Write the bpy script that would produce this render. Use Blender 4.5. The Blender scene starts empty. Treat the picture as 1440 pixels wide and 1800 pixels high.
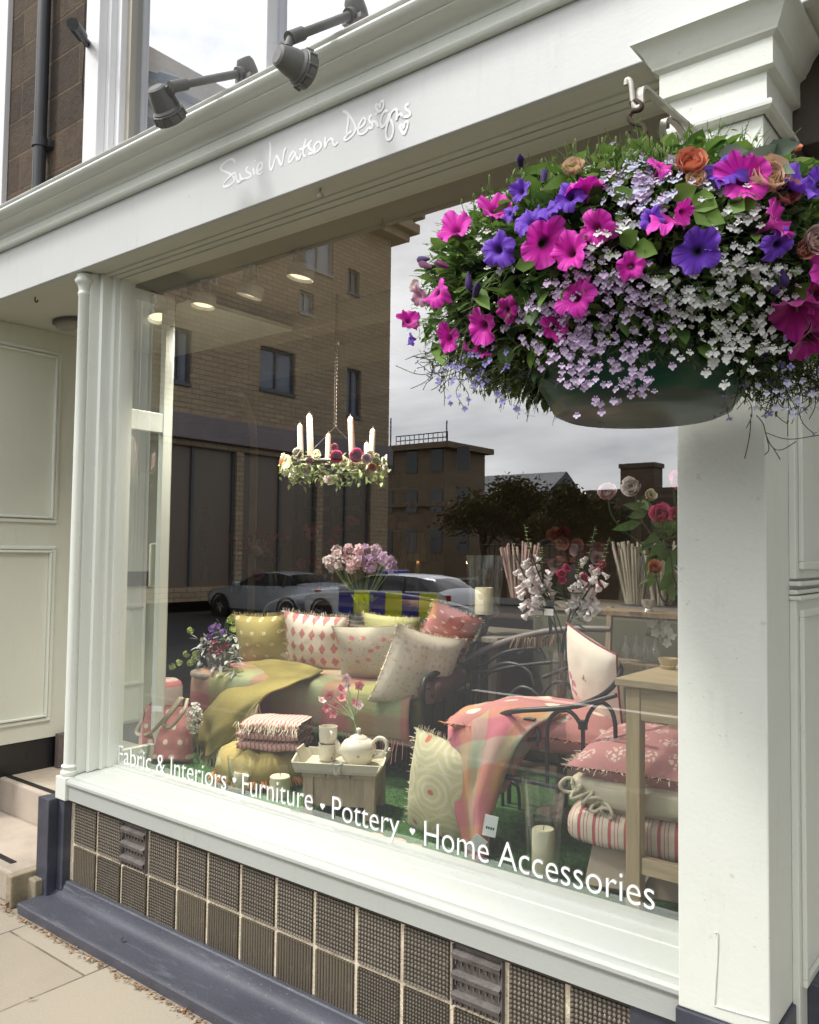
import bpy, bmesh, math, random
from mathutils import Vector, Matrix, noise as mnoise
random.seed(7)
R_ = math.radians
sc = bpy.context.scene
COL = sc.collection

# ------------------------------------------------------------------ camera
CAM = Vector((0.0, -2.19, 1.70)); FPX = 1470.0
RX = Vector((0.7844111, 0.01939941, 0.61993781))
RY = Vector((0.62011827, -0.04443288, -0.78324903))
RZ = Vector((0.01235105, 0.998824, -0.04688358))
cam_data = bpy.data.cameras.new('camera'); cam = bpy.data.objects.new('camera', cam_data); COL.objects.link(cam)
cam_data.sensor_fit = 'HORIZONTAL'; cam_data.sensor_width = 36.0; cam_data.lens = FPX / 1440 * 36
cam_data.clip_start = 0.05; cam_data.clip_end = 900
m4 = Matrix((RX, RY, RZ)).to_4x4(); m4.translation = CAM; cam.matrix_world = m4
sc.camera = cam

# ------------------------------------------------------------------ sky, sun, exposure
SUN_EL, SUN_AZ = 50.0, 215.0        # azimuth clockwise from +Y (street is towards -Y)
world = bpy.data.worlds.new('World'); sc.world = world; world.use_nodes = True
wn, wl = world.node_tree.nodes, world.node_tree.links
wn.clear()
wo = wn.new('ShaderNodeOutputWorld'); wb = wn.new('ShaderNodeBackground'); wb.inputs['Strength'].default_value = 0.09
sky = wn.new('ShaderNodeTexSky'); sky.sky_type = 'NISHITA'; sky.sun_disc = False
sky.sun_elevation = R_(SUN_EL); sky.sun_rotation = R_(SUN_AZ); sky.dust_density = 3.0; sky.air_density = 1.2
tc = wn.new('ShaderNodeTexCoord'); mp = wn.new('ShaderNodeMapping'); mp.inputs['Scale'].default_value = (1.0, 1.0, 3.2)
mp.inputs['Location'].default_value = (3.3, 1.2, 0.15)
n1 = wn.new('ShaderNodeTexNoise'); n1.inputs['Scale'].default_value = 2.3; n1.inputs['Detail'].default_value = 9; n1.inputs['Roughness'].default_value = 0.55
n1.inputs['Distortion'].default_value = 0.25
cr = wn.new('ShaderNodeValToRGB')
cr.color_ramp.elements[0].position = 0.36; cr.color_ramp.elements[0].color = (6.6, 6.7, 7.0, 1)
cr.color_ramp.elements[1].position = 0.66; cr.color_ramp.elements[1].color = (15.5, 15.4, 15.2, 1)
mx = wn.new('ShaderNodeMixRGB'); mx.inputs['Fac'].default_value = 0.86
wl.new(tc.outputs['Generated'], mp.inputs['Vector']); wl.new(mp.outputs['Vector'], n1.inputs['Vector'])
wl.new(n1.outputs['Fac'], cr.inputs['Fac'])
# thin cloud is brighter round the hidden sun
vd = wn.new('ShaderNodeVectorMath'); vd.operation = 'DOT_PRODUCT'; wl.new(tc.outputs['Generated'], vd.inputs[0])
_a, _e = R_(SUN_AZ), R_(30); vd.inputs[1].default_value = (math.sin(_a) * math.cos(_e), math.cos(_a) * math.cos(_e), math.sin(_e))
mr = wn.new('ShaderNodeMapRange'); mr.interpolation_type = 'SMOOTHSTEP'; wl.new(vd.outputs['Value'], mr.inputs[0]); mr.inputs[1].default_value = .1; mr.inputs[2].default_value = 1; mr.inputs[3].default_value = .8; mr.inputs[4].default_value = 1.75
mg = wn.new('ShaderNodeMixRGB'); mg.blend_type = 'MULTIPLY'; mg.inputs[0].default_value = 1; wl.new(cr.outputs['Color'], mg.inputs[1]); wl.new(mr.outputs[0], mg.inputs[2]); wl.new(sky.outputs['Color'], mx.inputs['Color1']); wl.new(mg.outputs['Color'], mx.inputs['Color2'])
wl.new(mx.outputs['Color'], wb.inputs['Color']); wl.new(wb.outputs['Background'], wo.inputs['Surface'])
sun_d = bpy.data.lights.new('sun', 'SUN'); sun_d.energy = 1.6; sun_d.angle = R_(10); sun_d.color = (1.0, 0.975, 0.94)
sun = bpy.data.objects.new('sun', sun_d); COL.objects.link(sun)
az, el = R_(SUN_AZ), R_(SUN_EL)
to_sun = Vector((math.sin(az) * math.cos(el), math.cos(az) * math.cos(el), math.sin(el)))
sun.rotation_euler = to_sun.to_track_quat('Z', 'Y').to_euler(); sun.location = to_sun * 30
sc.view_settings.view_transform = 'Standard'; sc.view_settings.look = 'None'
sc.view_settings.exposure = 0.6; sc.view_settings.gamma = 1.0
sc.cycles.use_denoising = True
sc.cycles.max_bounces = 10; sc.cycles.transparent_max_bounces = 24; sc.cycles.glossy_bounces = 5; sc.cycles.diffuse_bounces = 4
sc.cycles.sample_clamp_indirect = 8.0; sc.cycles.caustics_reflective = False; sc.cycles.caustics_refractive = False

# ------------------------------------------------------------------ measuring helpers (photo pixel -> point at a known real depth)
def ray(u, v):
    c = Vector((u - 720.0, 900.0 - v, -FPX))
    return Vector((RX.dot(c), RY.dot(c), RZ.dot(c)))
def W(u, v, y):
    r = ray(u, v); return CAM + r * ((y - CAM.y) / r.y)
def G(u, v, z):
    r = ray(u, v); return CAM + r * ((z - CAM.z) / r.z)
GY = 0.18                                   # the plane of the shop window
def mir(p): return Vector((p.x, 2 * GY - p.y, p.z))
def VX(u, v, x):                            # a point across the street on the plane X = x
    r = ray(u, v); return mir(CAM + r * ((x - CAM.x) / r.x))

# ------------------------------------------------------------------ mesh helpers
class MB:
    def __init__(s): s.v = []; s.f = []; s.m = []; s.uv = []
    def add(s, vs, fs, mi=0, uv=None):
        o = len(s.v); s.v += [tuple(p) for p in vs]; s.uv += (list(uv) if uv else [(0, 0)] * len(vs))
        s.f += [tuple(i + o for i in f) for f in fs]; s.m += [mi] * len(fs); return s
    def box(s, a, b, mi=0, M=None):
        x0, y0, z0 = a; x1, y1, z1 = b
        vs = [Vector(p) for p in ((x0,y0,z0),(x1,y0,z0),(x1,y1,z0),(x0,y1,z0),(x0,y0,z1),(x1,y0,z1),(x1,y1,z1),(x0,y1,z1))]
        if M is not None: vs = [M @ p for p in vs]
        return s.add(vs, [(0,3,2,1),(4,5,6,7),(0,1,5,4),(1,2,6,5),(2,3,7,6),(3,0,4,7)], mi)
    def tube(s, pts, r, n=8, mi=0, cap=True):
        pts = [Vector(p) for p in pts]; N = len(pts)
        rs = r if isinstance(r, (list, tuple)) else [r] * N
        vs = []; up = None
        for i, p in enumerate(pts):
            t = (pts[min(i + 1, N - 1)] - pts[max(i - 1, 0)])
            t = t.normalized() if t.length > 1e-9 else Vector((0, 0, 1))
            if up is None: up = t.orthogonal().normalized()
            else:
                up = up - t * up.dot(t); up = up.normalized() if up.length > 1e-6 else t.orthogonal().normalized()
            bb = t.cross(up)
            for k in range(n):
                a = 2 * math.pi * k / n; vs.append(p + (up * math.cos(a) + bb * math.sin(a)) * rs[i])
        fs = [(i*n+k, i*n+(k+1) % n, (i+1)*n+(k+1) % n, (i+1)*n+k) for i in range(N - 1) for k in range(n)]
        if cap: fs += [tuple(range(n))[::-1], tuple((N - 1) * n + k for k in range(n))]
        return s.add(vs, fs, mi)
    def lathe(s, prof, n=24, c=(0, 0, 0), mi=0, ax=None):
        c = Vector(c); q = Vector((0, 0, 1)).rotation_difference(Vector(ax)) if ax is not None else None
        vs = []; uv = []
        for j, (r, z) in enumerate(prof):
            for k in range(n):
                a = 2 * math.pi * k / n; p = Vector((r * math.cos(a), r * math.sin(a), z))
                if q: p = q @ p
                vs.append(c + p); uv.append((k / n, j / max(1, len(prof) - 1)))
        fs = [(j*n+k, j*n+(k+1) % n, (j+1)*n+(k+1) % n, (j+1)*n+k) for j in range(len(prof) - 1) for k in range(n)]
        return s.add(vs, fs, mi, uv)
    def prism_x(s, prof, x0, x1, mi=0, cap=True):      # closed or open (y, z) outline swept along X
        n = len(prof)
        vs = [(x0, y, z) for y, z in prof] + [(x1, y, z) for y, z in prof]
        fs = [(k, k + 1, n + k + 1, n + k) for k in range(n - 1)]
        if cap: fs += [(n - 1, 0, n, 2 * n - 1), tuple(range(n))[::-1], tuple(range(n, 2 * n))]
        return s.add(vs, fs, mi)
    def grid(s, fn, nu, nv, mi=0, closed=False):
        vs = []; uv = []
        for j in range(nv + 1):
            for i in range(nu + 1):
                a, b = i / nu, j / nv; vs.append(fn(a, b)); uv.append((a, b))
        w = nu + 1
        fs = [(j*w+i, j*w+i+1, (j+1)*w+i+1, (j+1)*w+i) for j in range(nv) for i in range(nu)]
        return s.add(vs, fs, mi, uv)
    def xf(s, M): s.v = [tuple(M @ Vector(p)) for p in s.v]; return s
    def data(s, name, mats):
        me = bpy.data.meshes.new(name); me.from_pydata(s.v, [], s.f)
        for m in (mats if isinstance(mats, (list, tuple)) else [mats]): me.materials.append(m)
        me.polygons.foreach_set('material_index', s.m)
        ul = me.uv_layers.new(name='UVMap'); li = [0] * len(me.loops); me.loops.foreach_get('vertex_index', li)
        ul.data.foreach_set('uv', [c for i in li for c in s.uv[i]])
        me.update(); return me
ROOTLOC = {}
def finish(o, smooth=None, bevel=0, parent=None, solid=0, subd=0):
    COL.objects.link(o)
    if parent is not None:
        o.parent = parent
        l = ROOTLOC.get(parent.name)
        if l is not None: o.matrix_parent_inverse = Matrix.Translation(-l)
    if solid:
        md = o.modifiers.new('solid', 'SOLIDIFY'); md.thickness = solid; md.offset = 0
    if subd:
        md = o.modifiers.new('subd', 'SUBSURF'); md.levels = subd; md.render_levels = subd
    if bevel:
        md = o.modifiers.new('bevel', 'BEVEL'); md.width = bevel; md.segments = 2; md.limit_method = 'ANGLE'; md.angle_limit = R_(40); md.harden_normals = False
    if smooth is not None:
        o.data.polygons.foreach_set('use_smooth', [True] * len(o.data.polygons))
        if smooth < 179:
            try: o.data.set_sharp_from_angle(angle=R_(smooth))
            except Exception: pass
    return o
def part(name, mb, mats, parent=None, smooth=None, bevel=0, solid=0, subd=0, label=None, kind=None):
    o = bpy.data.objects.new(name, mb.data(name, mats) if isinstance(mb, MB) else mb)
    finish(o, smooth, bevel, parent, solid, subd)
    if label: o['label'] = label
    if kind: o['kind'] = kind
    return o
def tag(o, label, cat, group=None, kind=None):
    if label: o['label'] = label
    if cat: o['category'] = cat
    if group: o['group'] = group
    if kind: o['kind'] = kind
    return o
def thing(name, label, cat, loc=(0, 0, 0), group=None, world_built=True):
    o = bpy.data.objects.new(name, None); COL.objects.link(o); o.empty_display_size = 0.1
    o.location = Vector(loc)
    if world_built: ROOTLOC[o.name] = Vector(loc)
    return tag(o, label, cat, group)
def struct(name, mb, mats, label=None, **k):
    o = part(name, mb, mats, **k); o['kind'] = 'structure'
    if label: o['label'] = label
    return o
def copy_tree(o, parent=None):
    c = o.copy(); COL.objects.link(c)
    if parent is not None: c.parent = parent
    for ch in list(o.children): copy_tree(ch, c)
    return c
def catmull(pts, n=6):
    pts = [Vector(p) for p in pts]; P = [pts[0] * 2 - pts[1]] + pts + [pts[-1] * 2 - pts[-2]]; out = []
    for i in range(1, len(P) - 2):
        a, b, c, d = P[i-1], P[i], P[i+1], P[i+2]
        for k in range(n):
            t = k / n
            out.append(0.5 * ((2*b) + (c-a)*t + (2*a-5*b+4*c-d)*t*t + (3*b-a-3*c+d)*t*t*t))
    out.append(pts[-1]); return out
def bez_patch(net):                           # smooth surface through a net of control points (rows of Vectors)
    nr, nc = len(net), len(net[0])
    def cr(a, b, c, d, t): return 0.5 * ((2*b) + (c-a)*t + (2*a-5*b+4*c-d)*t*t + (3*b-a-3*c+d)*t*t*t)
    def at(row, u):
        x = u * (len(row) - 1); i = min(int(x), len(row) - 2); t = x - i
        g = lambda k: row[k] if 0 <= k < len(row) else (row[0]*2-row[1] if k < 0 else row[-1]*2-row[-2])
        return cr(g(i-1), g(i), g(i+1), g(i+2), t)
    return lambda u, v: at([at(r, u) for r in net], v)

# ------------------------------------------------------------------ material helpers
class NT:
    def __init__(s, name):
        s.mat = bpy.data.materials.new(name); s.mat.use_nodes = True; t = s.mat.node_tree; s.n = t.nodes; s.l = t.links
        s.n.clear(); s.out = s.n.new('ShaderNodeOutputMaterial')
    def put(s, sock, v):
        if hasattr(v, 'is_linked') or hasattr(v, 'links'): s.l.new(v, sock)
        elif isinstance(v, (tuple, list)) and sock.type == 'RGBA' and len(v) == 3: sock.default_value = (*v, 1)
        else: sock.default_value = v
    def math(s, op, a, b=None, clamp=False):
        n = s.n.new('ShaderNodeMath'); n.operation = op; n.use_clamp = clamp; s.put(n.inputs[0], a)
        if b is not None: s.put(n.inputs[1], b)
        return n.outputs[0]
    def mix(s, f, a, b, mode='MIX'):
        n = s.n.new('ShaderNodeMixRGB'); n.blend_type = mode; s.put(n.inputs[0], f); s.put(n.inputs[1], a); s.put(n.inputs[2], b); return n.outputs[0]
    def coord(s, w='Object'): return s.n.new('ShaderNodeTexCoord').outputs[w]
    def map(s, v, scale=(1, 1, 1), loc=(0, 0, 0), rot=(0, 0, 0)):
        n = s.n.new('ShaderNodeMapping'); s.put(n.inputs['Vector'], v); n.inputs['Scale'].default_value = scale; n.inputs['Location'].default_value = loc; n.inputs['Rotation'].default_value = rot; return n.outputs[0]
    def noise(s, v, scale, detail=4, rough=.55, dist=0, w='Fac'):
        n = s.n.new('ShaderNodeTexNoise'); s.put(n.inputs['Vector'], v); n.inputs['Scale'].default_value = scale; n.inputs['Detail'].default_value = detail
        n.inputs['Roughness'].default_value = rough; n.inputs['Distortion'].default_value = dist; return n.outputs[w]
    def voro(s, v, scale, feat='F1', w='Distance', rnd=1, dim='3D'):
        n = s.n.new('ShaderNodeTexVoronoi'); n.voronoi_dimensions = dim; n.feature = feat; s.put(n.inputs['Vector'], v); n.inputs['Scale'].default_value = scale; n.inputs['Randomness'].default_value = rnd; return n.outputs[w]
    def ramp(s, f, stops):
        n = s.n.new('ShaderNodeValToRGB'); s.put(n.inputs[0], f); e = n.color_ramp.elements
        while len(e) < len(stops): e.new(0.5)
        for el_, (p, c) in zip(e, stops): el_.position = p; el_.color = (*c, 1) if len(c) == 3 else c
        return n.outputs[0]
    def step(s, v, a, b):                    # smooth 0..1 between a and b
        n = s.n.new('ShaderNodeMapRange'); n.interpolation_type = 'SMOOTHSTEP'; s.put(n.inputs[0], v); n.inputs[1].default_value = a; n.inputs[2].default_value = b; return n.outputs[0]
    def xyz(s, v):
        n = s.n.new('ShaderNodeSeparateXYZ'); s.put(n.inputs[0], v); return n.outputs
    def comb(s, x, y, z=0):
        n = s.n.new('ShaderNodeCombineXYZ'); s.put(n.inputs[0], x); s.put(n.inputs[1], y); s.put(n.inputs[2], z); return n.outputs[0]
    def bump(s, h, st=.3, d=.01):
        n = s.n.new('ShaderNodeBump'); n.inputs['Strength'].default_value = st; n.inputs['Distance'].default_value = d; s.put(n.inputs['Height'], h); return n.outputs[0]
    def bsdf(s, col, rough=.5, metal=0, spec=.5, normal=None, sheen=0, trans=0, ior=1.5, coat=0, emit=None, es=0):
        n = s.n.new('ShaderNodeBsdfPrincipled'); i = n.inputs
        s.put(i['Base Color'], col); s.put(i['Roughness'], rough); s.put(i['Metallic'], metal); s.put(i['Specular IOR Level'], spec)
        i['Sheen Weight'].default_value = sheen; i['Transmission Weight'].default_value = trans; i['IOR'].default_value = ior; i['Coat Weight'].default_value = coat
        if normal is not None: s.put(i['Normal'], normal)
        if emit is not None: s.put(i['Emission Color'], emit); i['Emission Strength'].default_value = es
        return n.outputs[0]
    def done(s, sh): s.l.new(sh, s.out.inputs['Surface']); return s.mat
def hsv(c, k): return tuple(min(1, x * k) for x in c)
def pmat(name, col, rough=.5, var=.12, vs=6, bump=.0, bs=90, metal=0, spec=.5, sheen=0, coat=0, dirt=None, dirt_amt=.0, ds=3, rvar=.1, stretch=(1, 1, 1)):
    n = NT(name); c = n.map(n.coord('Object'), scale=stretch)
    a = n.noise(c, vs, 5); k = n.ramp(a, [(.3, hsv(col, 1 - var)), (.7, hsv(col, 1 + var))])
    if dirt:
        d = n.noise(c, ds, 8, .7); k = n.mix(n.math('MULTIPLY', n.step(d, .5, .75), dirt_amt), k, dirt)
    rr = n.math('ADD', n.math('MULTIPLY', n.noise(c, vs * 3, 3), rvar * 2), rough - rvar)
    nm = n.bump(n.noise(c, bs, 4, .6), bump, .01) if bump else None
    return n.done(n.bsdf(k, rr, metal, spec, nm, sheen, coat=coat))
def glow(name, col, s):
    n = NT(name); e = n.n.new('ShaderNodeEmission'); n.put(e.inputs[0], col); e.inputs[1].default_value = s; return n.done(e.outputs[0])
# ------------------------------------------------------------------ materials of the setting
def paint(name, col, rough=.38, bump=.12, var=.035, streak=.0, grain=(7, 7, .8)):
    n = NT(name); c = n.coord('Object')
    big = n.noise(c, 2.2, 4); fine = n.noise(n.map(c, scale=(3, 3, 40)), 6, 4)
    k = n.mix(big, hsv(col, 1 - var * 1.6), hsv(col, 1 + var))
    spots = n.step(n.noise(c, 34, 6, .7), .64, .70)
    k = n.mix(n.math('MULTIPLY', spots, .3), k, (.30, .27, .2)); ch = n.step(n.noise(n.map(c, loc=(5, 3, 1)), 75, 3, .6), .74, .77); k = n.mix(n.math('MULTIPLY', ch, .75), k, (.20, .16, .11))
    grime = n.step(n.noise(n.map(c, scale=(7, 7, 1.2)), 3, 8, .7), .52, .8)
    k = n.mix(n.math('MULTIPLY', grime, .17 + streak), k, (.30, .28, .22))
    h = n.math('ADD', n.math('ADD', n.math('MULTIPLY', n.noise(c, 70, 5, .6), .6), n.noise(c, 9, 3)), n.math('MULTIPLY', n.noise(n.map(c, scale=grain), 22, 4, .6), .4))
    return n.done(n.bsdf(k, n.math('ADD', n.math('MULTIPLY', fine, .2), rough - .1), 0, .5, n.bump(h, bump, .012)))
SAGE = paint('sage_paint', (.70, .725, .655))
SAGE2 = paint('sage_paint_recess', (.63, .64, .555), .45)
SILLP = paint('sill_paint', (.40, .42, .39), .45, streak=.12, grain=(.8, 7, 7))
SIGNP = paint('fascia_paint', (.595, .61, .595), .42, .05, grain=(.8, 7, 7))
WHITEP = paint('white_window_paint', (.78, .78, .78), .35, .1)
BEIGEP = paint('beige_window_paint', (.42, .39, .32), .4)
DARKBLUE = pmat('slate_blue_paint', (.050, .053, .072), .42, .25, 5, .25, 60, dirt=(.17, .17, .18), dirt_amt=.35, ds=5)
def plinth_mat():
    n = NT('worn_plinth_paint'); c = n.coord('Object')
    k = n.mix(n.noise(c, 3.5, 5), (.046, .048, .064), (.085, .088, .110))
    sp = n.step(n.noise(c, 95, 5, .75), .60, .70); k = n.mix(n.math('MULTIPLY', sp, .6), k, (.36, .36, .40))
    wr = n.step(n.noise(n.map(c, scale=(1, 6, 6)), 4, 8, .7), .55, .72); k = n.mix(n.math('MULTIPLY', wr, .35), k, (.24, .24, .27))
    return n.done(n.bsdf(k, n.math('ADD', n.math('MULTIPLY', n.noise(c, 12, 4), .3), .3), 0, .45, n.bump(n.noise(c, 120, 5, .7), .3, .006)))
PLINTH = plinth_mat()
WHITE = pmat('white_vinyl', (.82, .84, .84), .45, .02)
MORTAR = pmat('block_mortar', (.66, .57, .43), .9, .25, 14, .7, 120, dirt=(.12, .10, .08), dirt_amt=.6, ds=18)
def block_mat(nm, KX, KZ, k_glint):
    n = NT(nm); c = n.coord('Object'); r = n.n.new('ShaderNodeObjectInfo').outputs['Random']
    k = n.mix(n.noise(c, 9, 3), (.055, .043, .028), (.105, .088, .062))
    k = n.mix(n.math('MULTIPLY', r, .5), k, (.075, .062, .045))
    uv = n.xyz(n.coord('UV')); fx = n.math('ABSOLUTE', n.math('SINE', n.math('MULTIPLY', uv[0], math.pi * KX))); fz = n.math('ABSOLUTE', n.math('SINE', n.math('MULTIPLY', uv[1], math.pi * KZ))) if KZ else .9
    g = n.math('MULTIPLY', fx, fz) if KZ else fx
    k = n.mix(n.step(g, .15, .75), (.022, .018, .013), n.mix(n.math('MULTIPLY', n.noise(c, 11, 4), r), hsv(k_glint, 1.0), hsv(k_glint, .55)))  # relief glints and groove shade painted into the block colour
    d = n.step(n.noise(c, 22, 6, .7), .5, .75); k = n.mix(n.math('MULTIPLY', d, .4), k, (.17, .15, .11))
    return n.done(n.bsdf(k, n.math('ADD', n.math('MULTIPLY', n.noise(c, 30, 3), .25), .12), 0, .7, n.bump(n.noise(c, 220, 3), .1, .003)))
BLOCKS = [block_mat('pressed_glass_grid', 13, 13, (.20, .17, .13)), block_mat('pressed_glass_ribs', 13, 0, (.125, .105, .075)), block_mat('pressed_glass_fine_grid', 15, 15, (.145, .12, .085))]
VENT = pmat('grey_vent_metal', (.115, .10, .092), .55, .3, 20, .3, 90, dirt=(.06, .05, .045), dirt_amt=.6, ds=25)
def stone_mat(name, a, b, c_, sx, sy, rot=None, mortar=(.30, .25, .17), off=(0, 0, 0), coordmap='xz', msize=.008, bump=.5, dark=None):
    n = NT(name); o = n.coord('Object'); x = n.xyz(o)
    v = n.comb(x[0] if coordmap == 'xz' else x[1], x[2], 0); v = n.map(v, loc=off)
    br = n.n.new('ShaderNodeTexBrick'); n.put(br.inputs['Vector'], v); br.offset = .45; br.inputs['Scale'].default_value = 1
    br.inputs['Brick Width'].default_value = sx; br.inputs['Row Height'].default_value = sy; br.inputs['Mortar Size'].default_value = msize; br.inputs['Mortar Smooth'].default_value = .3
    br.inputs['Color1'].default_value = (*a, 1); br.inputs['Color2'].default_value = (*b, 1); br.inputs['Mortar'].default_value = (*mortar, 1)
    k = n.mix(n.math('MULTIPLY', n.step(n.noise(o, 5, 7, .65), .4, .7), .6), br.outputs['Color'], c_)
    k = n.mix(n.math('MULTIPLY', n.step(n.noise(o, 45, 4, .7), .5, .7), .3), k, hsv(c_, .5))
    h = n.math('SUBTRACT', n.math('MULTIPLY', n.noise(o, 28, 6, .7), .6), n.math('MULTIPLY', br.outputs['Fac'], 1.0))
    return n.done(n.bsdf(k, .85, 0, .3, n.bump(h, bump, .02)))
SOOT = stone_mat('sooty_sandstone', (.055, .040, .028), (.105, .075, .048), (.035, .026, .020), .62, .215, mortar=(.13, .09, .05), off=(.13, .11, 0), bump=.8)
HOTEL = stone_mat('tan_ashlar', (.44, .345, .225), (.56, .445, .30), (.36, .28, .185), .50, .165, coordmap='yz', mortar=(.21, .155, .10), msize=.014)
HOTELX = stone_mat('tan_ashlar_front', (.44, .345, .225), (.56, .445, .30), (.36, .28, .185), .55, .21, mortar=(.17, .12, .075), msize=.014)
DARKSTONE = stone_mat('dark_far_stone', (.16, .12, .085), (.21, .16, .11), (.11, .085, .065), .6, .25, mortar=(.08, .06, .05))
TRIMSTONE = pmat('pale_trim_stone', (.40, .31, .20), .85, .12, 3, .4, 40)
def flag_mat():
    n = NT('flagstone_paving'); o = n.coord('Object'); x = n.xyz(o)
    v = n.comb(x[1], x[0], 0); v = n.map(v, loc=(-.02, .055, 0))
    br = n.n.new('ShaderNodeTexBrick'); n.put(br.inputs['Vector'], v); br.offset = .38; br.inputs['Scale'].default_value = 1
    br.inputs['Brick Width'].default_value = .86; br.inputs['Row Height'].default_value = .61; br.inputs['Mortar Size'].default_value = .006; br.inputs['Mortar Smooth'].default_value = .4
    br.inputs['Color1'].default_value = (.25, .215, .17, 1); br.inputs['Color2'].default_value = (.30, .265, .212, 1); br.inputs['Mortar'].default_value = (.10, .08, .06, 1)
    k = n.mix(n.math('MULTIPLY', n.step(n.noise(o, 3, 8, .7), .4, .72), .7), br.outputs['Color'], (.29, .25, .195))
    k = n.mix(n.math('MULTIPLY', n.step(n.noise(o, 160, 4, .7), .52, .7), .35), k, (.5, .43, .34))
    k = n.mix(n.math('MULTIPLY', n.step(n.noise(n.map(o, loc=(4, 2, 0)), 14, 6, .75), .62, .72), .4), k, (.19, .16, .13))
    h = n.math('SUBTRACT', n.math('MULTIPLY', n.noise(o, 90, 6, .7), .35), br.outputs['Fac'])
    return n.done(n.bsdf(k, .82, 0, .3, n.bump(h, .4, .008)))
FLAG = flag_mat()
STEPSTONE = pmat('worn_step_stone', (.42, .355, .29), .8, .14, 4, .3, 110, dirt=(.22, .18, .13), dirt_amt=.55, ds=5, stretch=(1, 1, .5))
STEPDIRTY = pmat('mossy_step_stone', (.27, .23, .155), .9, .3, 8, .5, 90, dirt=(.10, .09, .055), dirt_amt=.7, ds=6)
ASPHALT = pmat('asphalt', (.024, .024, .024), .85, .25, 30, .5, 200)
BLACKIRON = pmat('black_iron', (.018, .016, .016), .45, .3, 20, .15, 90)
PIPEM = pmat('dark_pipe_paint', (.035, .038, .043), .38, .2, 6)
LAMPGREY = pmat('grey_lamp_metal', (.135, .135, .130), .5, .12, 12, .1, 60)
LAMPDARK = pmat('dark_lamp_rubber', (.04, .04, .038), .6, .1)
GALV = pmat('galvanised_bracket', (.50, .47, .42), .5, .15, 30, .2, 90, metal=.2)
RUST = pmat('rusty_iron', (.105, .065, .045), .7, .35, 60, .5, 200, metal=.3)
DULLDARK = pmat('dull_dark_void', (.02, .018, .015), .8)
# ---- glass
def pane_mat(name, lo, hi, tint=(.93, .96, .94), power=2.3):
    n = NT(name); lw = n.n.new('ShaderNodeLayerWeight'); lw.inputs['Blend'].default_value = .5
    g = n.n.new('ShaderNodeBsdfGlossy'); g.inputs['Roughness'].default_value = 0; g.inputs['Color'].default_value = (.97, .98, 1, 1)
    t = n.n.new('ShaderNodeBsdfTransparent'); t.inputs['Color'].default_value = (*tint, 1)
    f = n.math('ADD', n.math('MULTIPLY', n.math('POWER', lw.outputs['Facing'], power), hi - lo), lo)
    m = n.n.new('ShaderNodeMixShader'); n.put(m.inputs[0], f); n.l.new(t.outputs[0], m.inputs[1]); n.l.new(g.outputs[0], m.inputs[2])
    return n.done(m.outputs[0])
PANE = pane_mat('shop_window_glass', .255, .80)
SIDEPANE = pane_mat('clear_side_glass', .05, .5)
UPPANE = pane_mat('upper_window_glass', .35, .9, (.8, .85, .9))
def dark_glass(name, col=(.02, .025, .03), rough=.04):
    n = NT(name); return n.done(n.bsdf(col, rough, 0, .8))
DARKGLASS = dark_glass('dark_window_glass')
def vessel_mat(name='thin_clear_glass', tint=(.97, .98, .98)):
    return pane_mat(name, .05, .85, tint, 2.6)
VESSEL = vessel_mat()
# ------------------------------------------------------------------ ground
mb = MB(); mb.box((-60, -1.28, -.3), (40, .8, 0)); struct('pavement', mb, FLAG)
mb = MB(); mb.box((-60, -3.2, -.3), (40, -1.281, -.004)); struct('added_dark_ground', mb, pmat('reflection_dimming_tarmac', (.028, .027, .026), .85, .3, 12, .6, 180))  # unseen dark strip, added to dim the ground's reflection in the window
mb = MB(); mb.box((-60, -3.32, -.3), (40, -3.2005, .0)); struct('kerb', mb, pmat('kerb_stone', (.09, .085, .08), .85, .2, 6, .3, 80), bevel=.01)
mb = MB(); mb.add([(-300, -3.3, -.1), (300, -3.3, -.1), (300, -9, -.22), (-300, -9, -.22), (-300, -18, -.36), (300, -18, -.36), (300, -300, -.36), (-300, -300, -.36)], [(0, 1, 2, 3), (3, 2, 5, 4), (4, 5, 6, 7)]); struct('road', mb, ASPHALT)
mb = MB(); mb.box((-6.4, -7.05, -.20), (30, -6.92, -.168)); struct('road_marking', mb, pmat('worn_white_line', (.55, .54, .50), .7, .2, 8))

# ------------------------------------------------------------------ the shopfront
XL, XR = -3.715, -.80
shop = thing('shopfront', 'pale sage painted wooden shopfront with a big window, sign board and glass block base', 'shopfront', (-2.2, 0, 0))
FX0, FX1 = -9.0, 2.2
# fascia board and cornice
mb = MB(); mb.prism_x([(-.06, 3.045), (-.06, 3.30), (.10, 3.30), (.10, 3.075), (-.03, 3.075), (-.03, 3.045)], FX0, FX1)
part('fascia', mb, SIGNP, shop, bevel=.003)
prof = [(.10, 3.3005), (-.083, 3.3005), (-.089, 3.306), (-.091, 3.313), (-.088, 3.320), (-.080, 3.324), (-.076, 3.330), (-.076, 3.362), (-.081, 3.364), (-.084, 3.371), (-.092, 3.381),
        (-.106, 3.389), (-.126, 3.394), (-.146, 3.396), (-.148, 3.397), (-.148, 3.404), (-.158, 3.406), (-.176, 3.412), (-.187, 3.421), (-.191, 3.431), (-.187, 3.441), (-.176, 3.449), (-.16, 3.453), (.10, 3.475)]
mb = MB(); mb.prism_x(prof, FX0, FX1); part('cornice', mb, SAGE, shop, smooth=32)
mb = MB(); mb.box((FX0, -.165, 3.478), (FX1, .10, 3.482)); part('cornice_flashing', mb, pmat('lead_flashing', (.55, .54, .53), .5, .15, 5, .2, 30), shop)
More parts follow.
